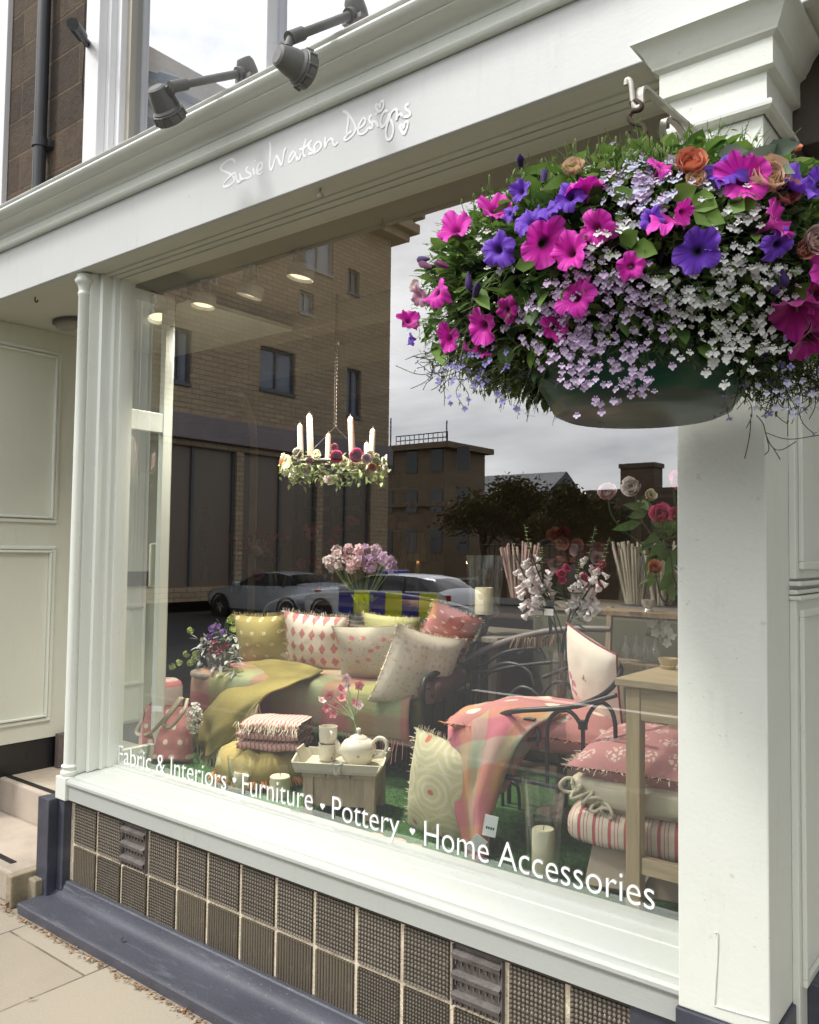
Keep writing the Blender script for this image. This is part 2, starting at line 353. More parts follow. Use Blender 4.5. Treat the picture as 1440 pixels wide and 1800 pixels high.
# soffit and window head
mb = MB(); mb.box((FX0, -.0295, 3.052), (FX1, .21, 3.074)); mb.box((FX0, .2105, 3.052), (-3.742, 1.36, 3.074)); mb.box((-.4695, .2105, 3.052), (FX1, 1.299, 3.074)); part('soffit', mb, SAGE2, shop)
mb = MB(); mb.prism_x([(.06, 3.0515), (.064, 3.046), (.076, 3.043), (.09, 3.043), (.09, 3.0385), (.108, 3.037), (.125, 3.037), (.125, 3.032), (.155, 3.030), (.21, 3.030), (.21, 3.0515)], XL - .07, XR + .05); part('window_head', mb, SAGE2, shop, smooth=25)
# sill
sx0, sx1 = -3.80, -.797
mb = MB(); mb.prism_x([(.02, .505), (-.032, .505), (-.032, .566), (-.040, .572), (-.044, .580), (-.043, .590), (-.036, .599), (-.026, .603), (-.008, .604), (-.004, .602), (.0, .607), (.008, .611), (.10, .628), (.104, .632), (.145, .640), (.148, .646), (.172, .650), (.215, .652), (.215, .505)], sx0, sx1)
part('sill', mb, SILLP, shop, smooth=30)
# window frame mouldings, left side (stepped, running back to the glass) and thin right stop
mb = MB()
for x0, x1, y0 in ((-3.73, -3.665, .120),):
    pass
pr = [(-3.80, .03), (-3.772, .012), (-3.760, .012), (-3.753, .03), (-3.748, .055), (-3.735, .048), (-3.722, .055), (-3.716, .075), (-3.712, .10), (-3.700, .095), (-3.692, .105), (-3.688, .13), (-3.676, .128), (-3.670, .14), (-3.668, .20), (-3.80, .20)]
n_ = len(pr); z0, z1 = .612, 3.05
mb.add([(x, y, z0 + max(0, y) * .2) for x, y in pr] + [(x, y, z1) for x, y in pr], [(k, (k + 1) % n_, n_ + (k + 1) % n_, n_ + k) for k in range(n_)] + [tuple(range(n_, 2 * n_))])
part('window_frame', mb, SAGE, shop, smooth=28)
mb = MB(); mb.box((-.86, .14, .65), (-.80, .21, 3.0295)); part('window_stop', mb, SAGE, shop)
# column on the corner of the bay
mb = MB(); cx, cy = -3.795, -.002
def sq(z0, z1, h): mb.box((cx - h, cy - h, z0), (cx + h, cy + h, z1))
mb.lathe([(.0, .606), (.036, .606), (.041, .612), (.043, .620), (.040, .629), (.033, .634), (.033, .640), (.0375, .645), (.039, .651), (.036, .657), (.029, .661), (.0285, .675), (.0285, 1.2), (.0275, 2.2), (.0265, 2.935), (.030, 2.940), (.030, 2.952), (.0265, 2.957), (.0275, 2.975), (.035, 2.992), (.042, 2.998), (.045, 3.006), (.045, 3.016), (.038, 3.020), (.038, 3.044), (0, 3.044)], 28, (cx, cy, 0))
col = part('column', mb, SAGE, shop, smooth=35)
mb = MB(); mb.box((cx - .045, cy - .045, .50), (cx + .045, cy + .040, .606)); part('column_base', mb, SAGE, shop, bevel=.004)
mb = MB(); mb.box((-3.778, .02, .66), (-3.765, .17, 3.04)); part('corner_post', mb, SAGE, shop, bevel=.003)
# window pane
mb = MB(); mb.add([(XL + .03, GY, .645), (-.80, GY, .645), (-.80, GY, 3.045), (XL + .03, GY, 3.045)], [(0, 1, 2, 3)]); part('window_pane', mb, PANE, shop)
# side return: glazed panel with rail, stile
mb = MB()
mb.box((-3.735, .405, .60), (-3.695, .455, 3.02)); mb.box((-3.732, .20, 2.30), (-3.698, .404, 2.40)); mb.box((-3.732, .20, .60), (-3.698, .404, .70)); mb.box((-3.732, .20, 2.96), (-3.698, .404, 3.02))
part('side_window_frame', mb, SAGE, shop, bevel=.003)
mb = MB(); mb.add([(-3.715, .21, .66), (-3.715, .41, .66), (-3.715, .41, 3.0), (-3.715, .21, 3.0)], [(0, 1, 2, 3)]); part('side_pane', mb, SIDEPANE, shop)
# slate post and skirting, plinth with coved fillet
mb = MB(); mb.box((-3.925, -.085, -.0), (-3.825, -.035, .500)); mb.box((-3.924, -.036, 0), (-3.775, .05, .498)); part('end_post', mb, DARKBLUE, shop, bevel=.004)
mb = MB(); px0, px1 = -3.86, -.79
mb.prism_x([(.03, 0), (-.200, 0), (-.2045, .043), (-.200, .050), (-.072, .054), (-.060, .057), (-.047, .063), (-.036, .073), (-.028, .087), (-.023, .103), (-.021, .114), (-.016, .119), (-.004, .120), (.03, .120)], px0, -.575); part('plinth', mb, PLINTH, shop, smooth=28)
mb = MB(); mb.box((-.95, -.014, .10), (-.55, .03, .498)); mb.box((-.802, -.078, .06), (-.568, .50, .566)); part('skirting', mb, DARKBLUE, shop, bevel=.003)
mb = MB(); mb.box((-3.776, .005, .10), (-.948, .03, .5045)); part('block_mortar', mb, MORTAR, shop)
mb = MB(); mb.box((-3.776, -.012, .4875), (-.948, .0045, .5045)); part('head_batten', mb, pmat('dark_timber_strip', (.05, .042, .035), .7, .3, 12), shop)
# glass blocks: a moulded face of small ribs
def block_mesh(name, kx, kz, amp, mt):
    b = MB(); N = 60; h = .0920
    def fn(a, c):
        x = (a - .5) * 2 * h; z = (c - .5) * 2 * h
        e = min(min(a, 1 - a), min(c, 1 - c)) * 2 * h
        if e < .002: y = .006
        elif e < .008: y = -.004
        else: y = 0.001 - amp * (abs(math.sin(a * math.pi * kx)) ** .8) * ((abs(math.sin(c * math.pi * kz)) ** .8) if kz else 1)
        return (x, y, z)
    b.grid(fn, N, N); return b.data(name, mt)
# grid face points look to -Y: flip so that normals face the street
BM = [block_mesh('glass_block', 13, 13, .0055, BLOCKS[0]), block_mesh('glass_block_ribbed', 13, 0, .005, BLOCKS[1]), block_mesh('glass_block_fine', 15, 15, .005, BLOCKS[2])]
bx0, bp = -3.7458, .2002
vent = MB()
for k in range(3):
    zz = -.066 + k * .062
    vent.box((-.088, -.004, zz - .022), (.088, .004, zz + .022))
    vent.add([(-.088, -.005, zz + .022), (.088, -.005, zz + .022), (.088, -.022, zz + .012), (-.088, -.022, zz + .012), (-.088, -.018, zz - .004), (.088, -.018, zz - .004)], [(0, 1, 2, 3), (3, 2, 5, 4)])
    for j in range(8): vent.box((-.080 + j * .0225, -.012, zz - .022), (-.076 + j * .0225, -.003, zz + .004))
vent.box((-.092, .0, -.092), (.092, .004, .092))
vent.box((-.092, -.012, -.092), (-.087, 0, .092)); vent.box((.087, -.012, -.092), (.092, 0, .092))
vm = vent.data('vent_block', VENT)
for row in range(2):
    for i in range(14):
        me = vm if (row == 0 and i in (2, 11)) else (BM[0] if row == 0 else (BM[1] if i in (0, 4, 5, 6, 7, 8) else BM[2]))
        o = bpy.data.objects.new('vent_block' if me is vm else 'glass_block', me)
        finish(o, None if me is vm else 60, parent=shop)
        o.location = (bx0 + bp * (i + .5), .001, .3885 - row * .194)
# pilaster with its capital
mb = MB(); mb.box((-.797, -.07, .567), (-.577, 1.29, 2.90)); pil = part('pilaster', mb, SAGE, shop, bevel=.004)
mb = MB()
rings = [(.004, 2.790), (.020, 2.793), (.028, 2.800), (.029, 2.808), (.024, 2.816), (.012, 2.820), (.012, 2.892), (.014, 2.893), (.032, 2.897), (.032, 2.962), (.036, 2.966), (.046, 2.972), (.049, 2.980), (.056, 2.990), (.066, 3.012), (.080, 3.030), (.090, 3.036), (.090, 3.043), (.0, 3.0435)]
vs = []; fs = []
for o_, z in rings: vs += [(-.797 - o_, .5, z), (-.797 - o_, -.07 - o_, z), (-.577 + o_, -.07 - o_, z), (-.577 + o_, .16, z)]
for j in range(len(rings) - 1):
    for k in range(3): fs.append((4*j+k, 4*j+k+1, 4*j+4+k+1, 4*j+4+k))
mb.add(vs, fs); part('capital', mb, SAGE, pil, smooth=28)
# raised panels on the return of the pilaster
def frame_yz(mb, x, y0, y1, z0, z1, w=.02, t=.012):
    for (a, b, c, d) in ((y0, y1, z0, z0 + w), (y0, y1, z1 - w, z1), (y0, y0 + w, z0 + w, z1 - w), (y1 - w, y1, z0 + w, z1 - w)):
        mb.box((x, a, c), (x + t, b, d))
mb = MB(); x_ = -.577
mb.box((x_, .13, .40), (x_ + .018, .62, 1.585)); mb.box((x_, .13, 1.640), (x_ + .018, .62, 2.27))
frame_yz(mb, x_ + .018, .155, .60, .60, 1.56); frame_yz(mb, x_ + .018, .155, .60, 1.665, 2.20)
for zz, t in ((1.585, .03), (1.60, .022), (1.622, .03)): mb.box((x_, .125, zz), (x_ + t, .63, zz + .012))
part('return_panel', mb, SAGE, pil, bevel=.003)
mb = MB(); mb.box((-.56, .20, 0), (-.50, .34, .60)); part('plinth_block', mb, DARKBLUE, pil, bevel=.006)
mb = MB(); mb.box((-.577, .10, 2.275), (-.545, 1.29, 2.789)); mb.box((-.5765, .1605, 2.79), (-.47, 1.29, 3.05)); mb.box((-.5445, .13, 2.30), (-.53, .50, 2.75)); part('painted_shade_board', mb, pmat('painted_recess_shade', (.045, .034, .022), .6, .2), pil, bevel=.004)  # deep shade of the recess put into the dark colour of these boards
# wire and stain line low on the pilaster
mb = MB(); mb.tube(catmull([W(1257, 1640, -.072), W(1262, 1642, -.072), W(1261, 1680, -.072), W(1258, 1735, -.072), W(1256, 1768, -.072)], 4), .0022, 6); mb.tube([W(1256, 1768, -.072), W(1300, 1781, -.072), W(1352, 1795, -.072)], .002, 6)
part('cable', mb, SAGE, pil, smooth=60)
# dark door recess right of the pilaster
mb = MB(); mb.box((-.5765, 1.3, 0), (2.2, 1.35, 3.05)); part('recess_door', mb, SAGE2, shop)
# two screw hooks under the board
mb = MB(); p = W(563, 352, .0)
mb.lathe([(.0, .03), (.004, .03), (.004, .012), (.011, .008), (.014, 0), (.011, -.008), (0, -.011)], 12, (p.x, .0, 3.024)); part('soffit_hook', mb, pmat('painted_hook', (.42, .42, .36), .5), shop, smooth=50)
mb = MB(); p = G(62, 524, 3.045); mb.tube(catmull([(p.x, p.y, 3.052), (p.x, p.y, 3.03), (p.x + .015, p.y, 3.02), (p.x + .03, p.y, 3.028)], 4), .004, 6); part('soffit_hook', mb, BLACKIRON, shop, smooth=50)

# lettering on the sign board (hand-written strokes traced from the sign)
def U1(x, y): return W(380 + x / 8, 170 + y / 8, -.0602)
def U2(x, y): return W(550 + x / 7.58, 160 + y / 7.58, -.0602)
S1 = [[(265,925),(245,885),(205,878),(150,905),(85,960),(65,1005),(90,1040),(150,1060),(220,1100),(260,1150),(245,1200),(180,1250),(115,1265),(105,1235),(150,1170),(210,1110),(265,1070),(280,1100),(300,1180),(330,1200),(345,1150),(335,1080),(350,1130),(375,1165),(400,1150)],
      [(450,985),(425,1010),(430,1050),(480,1080),(485,1120),(440,1145),(400,1150)], [(520,1000),(530,1050),(540,1095)], [(545,890),(545,905)], [(570,1055),(640,1000),(650,945),(620,925),(585,985),(575,1060),(610,1090),(655,1060)],
      [(755,640),(765,720),(760,850),(755,960),(770,1030),(800,980),(830,880),(850,830),(880,880),(920,960),(945,880),(960,780),(985,720)],
      [(1100,760),(1060,800),(1025,870),(1025,920),(1060,900),(1100,830),(1120,780),(1125,830),(1150,880),(1180,860),(1200,800)], [(1265,590),(1240,680),(1225,770),(1235,830),(1270,830)], [(1170,740),(1240,720),(1350,610)],
      [(1330,660),(1300,700),(1330,740),(1370,770),(1340,800),(1300,800)], [(1400,720),(1380,770),(1390,810)]]
S2 = [[(60,680),(25,730),(20,790),(50,810),(95,770),(115,720),(90,680),(55,690)], [(170,610),(165,680),(170,750),(190,690),(230,640),(265,650),(275,700),(300,720),(335,680)],
      [(400,265),(440,280),(500,340),(555,430),(575,500),(545,570),(490,630),(440,655),(425,630),(455,600)], [(470,310),(475,400),(460,500),(455,590),(480,560),(520,540)],
      [(610,500),(680,450),(705,390),(680,360),(630,430),(605,510),(620,570),(670,570),(720,530),(740,490)], [(790,320),(760,350),(760,400),(800,450),(790,490),(745,490)], [(830,400),(860,440),(875,480)], [(830,400),(790,420)],
      [(860,310),(835,300)], [(1005,270),(960,270),(920,340),(905,420),(920,480),(960,450),(1000,370),(1020,300),(1020,350),(1060,420),(1080,500),(1060,600),(1020,650),(985,620),(980,530),(1000,430),(1030,350),(1060,280),(1110,245),(1130,290),(1120,390),(1140,330),(1180,310),(1200,345)],
      [(1285,175),(1245,190),(1245,240),(1300,290),(1290,330),(1230,345),(1190,340)],
      [(880,280),(845,215),(850,175),(885,190),(900,215),(905,160),(940,130),(945,200),(915,260),(880,280)], [(1215,580),(1170,500),(1160,460),(1190,450),(1215,490),(1225,430),(1270,410),(1260,490),(1230,560),(1215,580)]]
mb = MB()
for sset, U in ((S1, U1), (S2, U2)):
    for st in sset:
        pts = catmull([U(*q) for q in st], 5); L = []
        for i, p in enumerate(pts):
            t = pts[min(i + 1, len(pts) - 1)] - pts[max(i - 1, 0)]; t = t.normalized() if t.length > 1e-7 else Vector((1, 0, 0))
            p = p + Vector((0, -2e-5 * i - 1e-6 * len(mb.v), 0)); nn = Vector((-t.z, 0, t.x)); w = .0047 + .0008 * math.sin(i * .35)
            L += [p + nn * w, p - nn * w]
        mb.add(L, [(2*i, 2*i+1, 2*i+3, 2*i+2) for i in range(len(pts) - 1)])
part('sign_lettering', mb, WHITE, shop)

# lettering on the glass
def text_mesh(s):
    cu = bpy.data.curves.new('t', 'FONT'); cu.body = s; cu.extrude = .0008; cu.offset = -.008; cu.resolution_u = 6
    o = bpy.data.objects.new('t', cu); COL.objects.link(o); bpy.context.view_layer.update()
    me = bpy.data.meshes.new_from_object(o.evaluated_get(bpy.context.evaluated_depsgraph_get()))
    vs = [v.co.copy() for v in me.vertices]; fs = [tuple(p.vertices) for p in me.polygons]
    bpy.data.objects.remove(o); bpy.data.meshes.remove(me); bpy.data.curves.remove(cu)
    return vs, fs
def fit_text(mb, s, pl, pr_, y, capref, zl=None):
    """pl / pr_: base line points (world) of the first and last letter; capref: height of a capital"""
    vs, fs = text_mesh(s); x0 = min(v.x for v in vs); x1 = max(v.x for v in vs)
    cap = 0.729; sx = (pr_.x - pl.x) / (x1 - x0); sz = capref / cap
    mb.add([(pl.x + (v.x - x0) * sx, y - v.z, pl.z + (pr_.z - pl.z) * (v.x - x0) / (x1 - x0) + v.y * sz) for v in vs], fs)
yT = GY - .004
LT = lambda m: part('window_lettering', m, WHITE, shop)
mb = MB(); fit_text(mb, 'Fabric & Interiors', W(209, 1341, GY), W(399, 1389, GY), yT, .094); LT(mb); mb = MB()
fit_text(mb, 'Furniture', W(427, 1396, GY), W(551, 1425, GY), yT, .094); LT(mb); mb = MB()
fit_text(mb, 'Pottery', W(585, 1439, GY), W(703, 1471, GY), yT, .092); LT(mb); mb = MB()
fit_text(mb, 'Home Accessories', W(747, 1486, GY), W(1152, 1600, GY), yT, .092); LT(mb)
for (u, v) in ((413, 1371), (568, 1417), (726, 1461)):
    c = W(u, v, GY); P_ = []; mb = MB()
    for k in range(28):
        t = 2 * math.pi * k / 28; P_.append((c.x + .012 * math.sin(t) ** 3, yT, c.z + .00082 * (13 * math.cos(t) - 5 * math.cos(2 * t) - 2 * math.cos(3 * t) - math.cos(4 * t))))
    n_ = len(P_); mb.add(P_ + [(p[0], p[1] + .002, p[2]) for p in P_], [tuple(range(n_))] + [(k, (k + 1) % n_, n_ + (k + 1) % n_, n_ + k) for k in range(n_)]); part('heart_mark', mb, WHITE, shop)

# ------------------------------------------------------------------ entrance lobby on the left
lob = thing('entrance_steps', 'pale worn stone entrance steps with black nosing strips beside the slate blue post', 'steps', (-4.6, .3, 0))
mb = MB(); mb.box((-5.19, -.175, 0), (-3.985, .255, .148)); mb.box((-5.19, .2555, 0), (-3.76, 1.3, .330)); st_ = part('tread', mb, STEPSTONE, lob, bevel=.012)
mb = MB(); mb.box((-3.984, -.20, 0), (-3.93, .02, .150)); mb.box((-3.985, -.12, 0), (-3.86, .02, .125)); part('step_end', mb, STEPDIRTY, lob, bevel=.008)
mb = MB(); mb.box((-5.0, .285, .3305), (-4.02, .318, .3345)); mb.box((-5.19, -.120, .1485), (-4.10, -.090, .1525)); part('nosing_strip', mb, BLACKIRON, lob)
mb = MB(); mb.box((-4.93, .67, .3305), (-4.0, .86, .50)); part('threshold', mb, STEPSTONE, lob, bevel=.01)
mb = MB(); mb.box((-4.985, .58, .3305), (-4.935, .80, .54)); part('plinth_stone', mb, pmat('purple_brown_stone', (.12, .095, .09), .85, .25, 12, .4, 80), lob, bevel=.006)
LX = -5.0
lw = thing('lobby_wall', 'sage green panelled side wall of the entrance lobby above the steps', 'wall', (LX, .5, .33))
mb = MB(); mb.box((LX - .2, -.05, .52), (LX, 1.3, 3.05)); part('wall_boarding', mb, SAGE2, lw)
mb = MB(); mb.box((LX - .2, -.05, 0), (LX - .008, 1.3, .5195)); part('wall_skirting', mb, pmat('black_gloss', (.012, .012, .014), .3), lw, bevel=.004)
def on_wall(u, v, x): r = ray(u, v); return CAM + r * ((x - CAM.x) / r.x)
a, b = on_wall(108, 621, LX), on_wall(94, 920, LX); c, d = on_wall(94, 960, LX), on_wall(80, 1267, LX)
for (za, zb) in ((b.z, a.z), (d.z, c.z)):
    mb = MB(); frame_yz(mb, LX, .02, a.y, za, zb, .022, .014); frame_yz(mb, LX, .048, a.y - .028, za + .028, zb - .028, .014, .024)
    part('panel_moulding', mb, SAGE, lw, bevel=.004)
fl = thing('flat_door', 'sage green panelled door with a letter slot on the lobby side wall, seen through the side glass', 'door', (LX, 1.1, .5))
mb = MB(); mb.box((LX - .2, 1.301, .33), (LX - .02, 1.335, 3.05)); mb.box((LX + .0002, .90, .54), (LX + .02, 1.30, 2.6)); part('door_leaf', mb, SAGE2, fl, bevel=.003)
mb = MB(); frame_yz(mb, LX + .0205, .96, 1.20, .78, 1.32, .022, .014); part('panel_moulding', mb, SAGE, fl, bevel=.003)
mb = MB(); mb.box((LX + .0205, 1.03, 1.44), (LX + .034, 1.24, 1.54)); part('letter_slot', mb, pmat('dark_bronze', (.05, .04, .03), .35, metal=.6), fl, bevel=.004)
sd = thing('shop_door', 'sage green splayed shop door with a tall glass panel between lobby and shop', 'door', (-4.35, .88, .5))
MS = Matrix.Translation((-3.73, .46, .5)) @ Matrix.Rotation(math.atan2(.87, -1.27), 4, 'Z'); LS = math.hypot(.87, 1.27)
mb = MB(); mb.box((0, -.02, 0), (.10, .02, 2.55), M=MS); mb.box((LS - .10, -.02, 0), (LS, .02, 2.55), M=MS); mb.box((.10, -.02, 0), (LS - .10, .02, .35), M=MS); mb.box((.10, -.02, 2.43), (LS - .10, .02, 2.55), M=MS)
part('door_leaf', mb, SAGE2, sd, bevel=.003)
mb = MB(); mb.add([MS @ Vector(q) for q in ((.10, 0, .35), (LS - .10, 0, .35), (LS - .10, 0, 2.43), (.10, 0, 2.43))], [(0, 1, 2, 3)]); part('door_pane', mb, SIDEPANE, sd)
mb = MB(); mb.tube([MS @ Vector((.05, .021, 1.0)), MS @ Vector((.05, .07, 1.0)), MS @ Vector((.05, .07, 1.22)), MS @ Vector((.05, .021, 1.22))], .009, 8); part('handle', mb, pmat('pale_latch', (.6, .58, .5), .4), sd, smooth=50)
# lobby ceiling light
p = G(120, 562, 3.05); bh = thing('bulkhead_light', 'grey oval bulkhead light on the lobby ceiling', 'ceiling light', (p.x, p.y, 3.05))
mb = MB(); Mx = Matrix.Translation((p.x, p.y, 3.05)) @ Matrix.Rotation(R_(8), 4, 'Z') @ Matrix.Diagonal((1.0, .55, 1, 1))
mb.lathe([(.0, -.001), (.118, -.001), (.118, -.022), (.10, -.026)], 28); mb.xf(Mx); part('light_base', mb, LAMPGREY, bh, smooth=40)
mb = MB(); mb.lathe([(.098, -.024), (.092, -.045), (.06, -.058), (0, -.062)], 28); mb.xf(Mx); part('diffuser', mb, pmat('dull_diffuser', (.33, .31, .27), .4), bh, smooth=60)

# ------------------------------------------------------------------ stone upper storey
up = thing('stone_building', 'sooty brown stone upper storey with white framed windows above the sign board', 'building', (-3, .12, 3.46))
UY = .12
A = W(158, 60, UY); Bp = W(245, 200, UY)
wx0 = W(158, 120, UY).x; wx1 = W(660, -40, UY).x
def wall_open(mb, a0, a1, z0, z1, ops, fn, depth):
    xs = sorted({a0, a1, *[o[0] for o in ops], *[o[1] for o in ops]}); zs = sorted({z0, z1, *[o[2] for o in ops], *[o[3] for o in ops]})
    for i in range(len(xs) - 1):
        for j in range(len(zs) - 1):
            xm, zm = (xs[i] + xs[i+1]) / 2, (zs[j] + zs[j+1]) / 2
            if any(o[0] < xm < o[1] and o[2] < zm < o[3] for o in ops): continue
            mb.add([fn(xs[i], 0, zs[j]), fn(xs[i+1], 0, zs[j]), fn(xs[i+1], 0, zs[j+1]), fn(xs[i], 0, zs[j+1])], [(0, 1, 2, 3)])
    for (xa, xb, za, zb) in [o[:4] for o in ops]:
        q = [(xa, za), (xb, za), (xb, zb), (xa, zb)]
        for k in range(4):
            (u0, w0), (u1, w1) = q[k], q[(k + 1) % 4]
            mb.add([fn(u0, 0, w0), fn(u1, 0, w1), fn(u1, depth, w1), fn(u0, depth, w0)], [(0, 1, 2, 3)])
nx1 = W(18, 160, UY).x
mb = MB(); wall_open(mb, -12, 4, 3.46, 9.0, [(wx0, wx0 + 2.3, 3.52, 5.6), (nx1 - 1.6, nx1, 3.40 + .1, 5.6)], lambda x, d, z: (x, UY + d, z), .22)
part('wall', mb, SOOT, up)
mb = MB(); mb.box((-12, -.02, 0), (-5.2005, 1.3, 3.05)); part('ground_wall', mb, SOOT, up)
mb = MB(); mb.box((1.3, -.02, 0), (4, 1.29, 3.05)); part('ground_wall', mb, SOOT, up)
def up_window(x0, x1, z0, frame_m, label=None):
    mb = MB(); f = .13
    for (a, b) in ((x0 + .002, x0 + f), (x1 - f, x1 - .002)): mb.box((a, UY - .03, z0), (b, UY + .15, 5.6))
    mb.box((x0 + .002, UY - .035, z0 - .12), (x1 - .002, UY + .15, z0 - .0005))
    for (a, b) in ((x0 + f + .0005, x0 + f + .035), (x1 - f - .035, x1 - f - .0005)): mb.box((a, UY + .015, z0), (b, UY + .15, 5.6))
    for (a, b) in ((x0 + f + .0355, x0 + f + .075), (x1 - f - .075, x1 - f - .0355)): mb.box((a, UY + .05, z0), (b, UY + .15, 5.6))
    mb.box((x0 - .03, UY - .07, z0 - .14), (x1 + .03, UY - .036, z0 - .075))
    fr = part('upper_window', mb, frame_m, up, bevel=.004, label=label)
    mb = MB(); mb.box((x0 + f + .0755, UY + .085, z0), (x0 + f + .11, UY + .14, 5.6)); xm = (x0 + x1) / 2 + .12
    part('sash_stile', mb, BEIGEP, fr, bevel=.003)
    mb = MB(); mb.box((xm - .05, UY + .06, z0), (xm + .05, UY + .14, 5.6)); mb.box((x0 + f + .111, UY + .088, z0), (x1 - f - .076, UY + .14, z0 + .07)); part('mullion', mb, WHITEP, fr, bevel=.004)
    mb = MB(); mb.add([(x0 + f, UY + .12, z0), (x1 - f, UY + .12, z0), (x1 - f, UY + .12, 5.6), (x0 + f, UY + .12, 5.6)], [(0, 1, 2, 3)]); part('pane', mb, UPPANE, fr)
    mb = MB(); mb.grid(lambda a, b: (x0 + .1 + a * (x1 - x0 - .2), UY + .20 + .012 * math.sin(a * 60), z0 + b * (5.6 - z0)), 90, 2); part('net_curtain', mb, pmat('net_curtain', (.62, .62, .64), .9, .05, 40), fr, smooth=60)
up_window(wx0, wx0 + 2.3, 3.64, WHITEP)
up_window(nx1 - 1.6, nx1, 3.62, WHITEP, 'white framed window beyond the drainpipe')
dp = thing('drainpipe', 'dark grey round drainpipe on the sooty stone wall', 'drainpipe', (W(88, 200, UY).x, UY - .05, 3.47))
xd = W(88, 200, UY).x; mb = MB(); mb.tube([(xd, UY - .052, 3.47), (xd, UY - .052, 9)], .034, 20); part('pipe', mb, PIPEM, dp, smooth=50)
for zz in (3.9, 5.6): mb = MB(); mb.box((xd - .06, UY - .03, zz), (xd + .06, UY - .001, zz + .04)); mb.lathe([(.041, 0), (.041, .05)], 18, (xd, UY - .052, zz)); part('pipe_clip', mb, PIPEM, dp)
cb = thing('wall_cable', 'thin black cable running down the stone beside the white window', 'cable', W(147, 60, UY))
mb = MB(); mb.tube(catmull([W(150, -60, UY - .008), W(149, 40, UY - .008), W(147, 110, UY - .008), W(144, 160, UY - .008), W(149, 200, UY - .008), W(152, 250, UY - .008)], 6), .003, 6); part('cable_run', mb, BLACKIRON, cb, smooth=60)
fb = thing('flag_bracket', 'black iron flag pole bracket angled out of the stone wall', 'bracket', W(158, 80, UY))
mb = MB(); p0, p1 = W(158, 82, UY), W(128, 42, UY - .22); mb.tube([p0, p0.lerp(p1, .55)], .018, 10); part('bracket_arm', mb, BLACKIRON, fb, smooth=50)
mb = MB(); mb.tube([p0.lerp(p1, .5), p1], .030, 12); part('bracket_cup', mb, BLACKIRON, fb, smooth=50)

# ------------------------------------------------------------------ sign floodlights on the cornice
def flood(base, elbow, back, front, label):
    t = thing('sign_floodlight', label, 'floodlight', base, 'floodlights above the sign board')
    b, e, k, f = Vector(base), Vector(elbow), Vector(back), Vector(front)
    ax = (e - b).normalized(); mb = MB()
    mb.lathe([(0, -.03), (.030, -.03), (.036, -.02), (.038, .0), (.036, .035), (.028, .05), (0, .052)], 20, b, ax=(0, -.55, .83)); mb.box((b.x - .045, b.y - .03, b.z - .045), (b.x + .045, b.y + .05, b.z - .028)); part('base_mount', mb, LAMPGREY, t, smooth=40)
    mb = MB(); L = (e - b).length
    mb.tube([b + ax * .03, b + ax * .055], .026, 14); mb.tube([b + ax * .055, b + ax * (L - .05)], .0155, 14); mb.tube([b + ax * (L - .06), b + ax * (L - .02)], .022, 14); mb.tube([b + ax * (L - .02), e], .012, 12); part('arm', mb, LAMPGREY, t, smooth=40)
    h = f - k; H = h.length; mb = MB()
    mb.lathe([(0, 0), (.026, .0), (.034, .006), (.038, .02), (.045, .4 * H), (.048, .6 * H), (.056, .66 * H), (.056, .70 * H), (.060, .71 * H), (.060, .76 * H), (.0575, .77 * H), (.061, .78 * H), (.062, .9 * H), (.058, H), (.052, H), (.048, .93 * H), (0, .93 * H)], 24, k, ax=h)
    hd = part('lamp_head', mb, LAMPGREY, t, smooth=35)
    mb = MB(); q = Vector((0, 0, 1)).rotation_difference(h)
    for kk in range(10):
        a = 2 * math.pi * kk / 10; d = q @ Vector((math.cos(a), math.sin(a), 0)); mb.tube([k + h * .72 + d * .060, k + h * .93 + d * .063], .005, 6)
    d = (e - (k + h * .35)); d = d - h.normalized() * d.dot(h.normalized()); d.normalize()
    mb.tube([k + h * .08 + d * .040, k + h * .62 + d * .052], .009, 8); mb.tube([k + h * .30 + d * .045, e], .014, 10); mb.tube([e - ax * .02, e + ax * .012], .022, 14)
    part('lamp_ribs', mb, LAMPGREY, hd, smooth=40)
    return t
flood(W(437, 126, -.06), W(304, 152, -.36), W(273, 152, -.40), W(303, 213, -.30), 'grey metal floodlight on a short arm, the one pointing steeply down, nearest the stone wall')
flood(W(628, 22, -.06), W(512, 66, -.36), W(487, 95, -.42), W(543, 127, -.30), 'grey metal floodlight showing its round back cap, above the written sign')
# ------------------------------------------------------------------ fallen leaves and grit along the plinth
rnd = random.Random(66); mb = MB(); cols = []
for k in range(520):
    x = -3.95 + rnd.random() * 2.0; y = -.212 - abs(rnd.gauss(0, .014)); s = rnd.uniform(.003, .009) if k > 60 else rnd.uniform(.008, .018); a = rnd.uniform(0, 6.28); c, sn = math.cos(a) * s, math.sin(a) * s; z = .002 + rnd.uniform(0, .006)
    mb.add([(x - c, y - sn, z), (x + sn * .5, y - c * .5, z + s * .3), (x + c, y + sn, z + s * .1), (x - sn * .5, y + c * .5, z + s * .2)], [(0, 1, 2), (0, 2, 3)])
def litter_mat():
    n = NT('dry_leaf_litter'); r = n.voro(n.coord('Object'), 90, w='Color'); return n.done(n.bsdf(n.ramp(n.xyz(r)[0], [(.2, (.10, .055, .025)), (.5, (.26, .12, .05)), (.8, (.36, .26, .16))]), .85))
lt = part('leaf_litter', mb, litter_mat()); tag(lt, 'dry brown leaf litter and grit gathered along the foot of the plinth', 'leaf litter', kind='stuff')
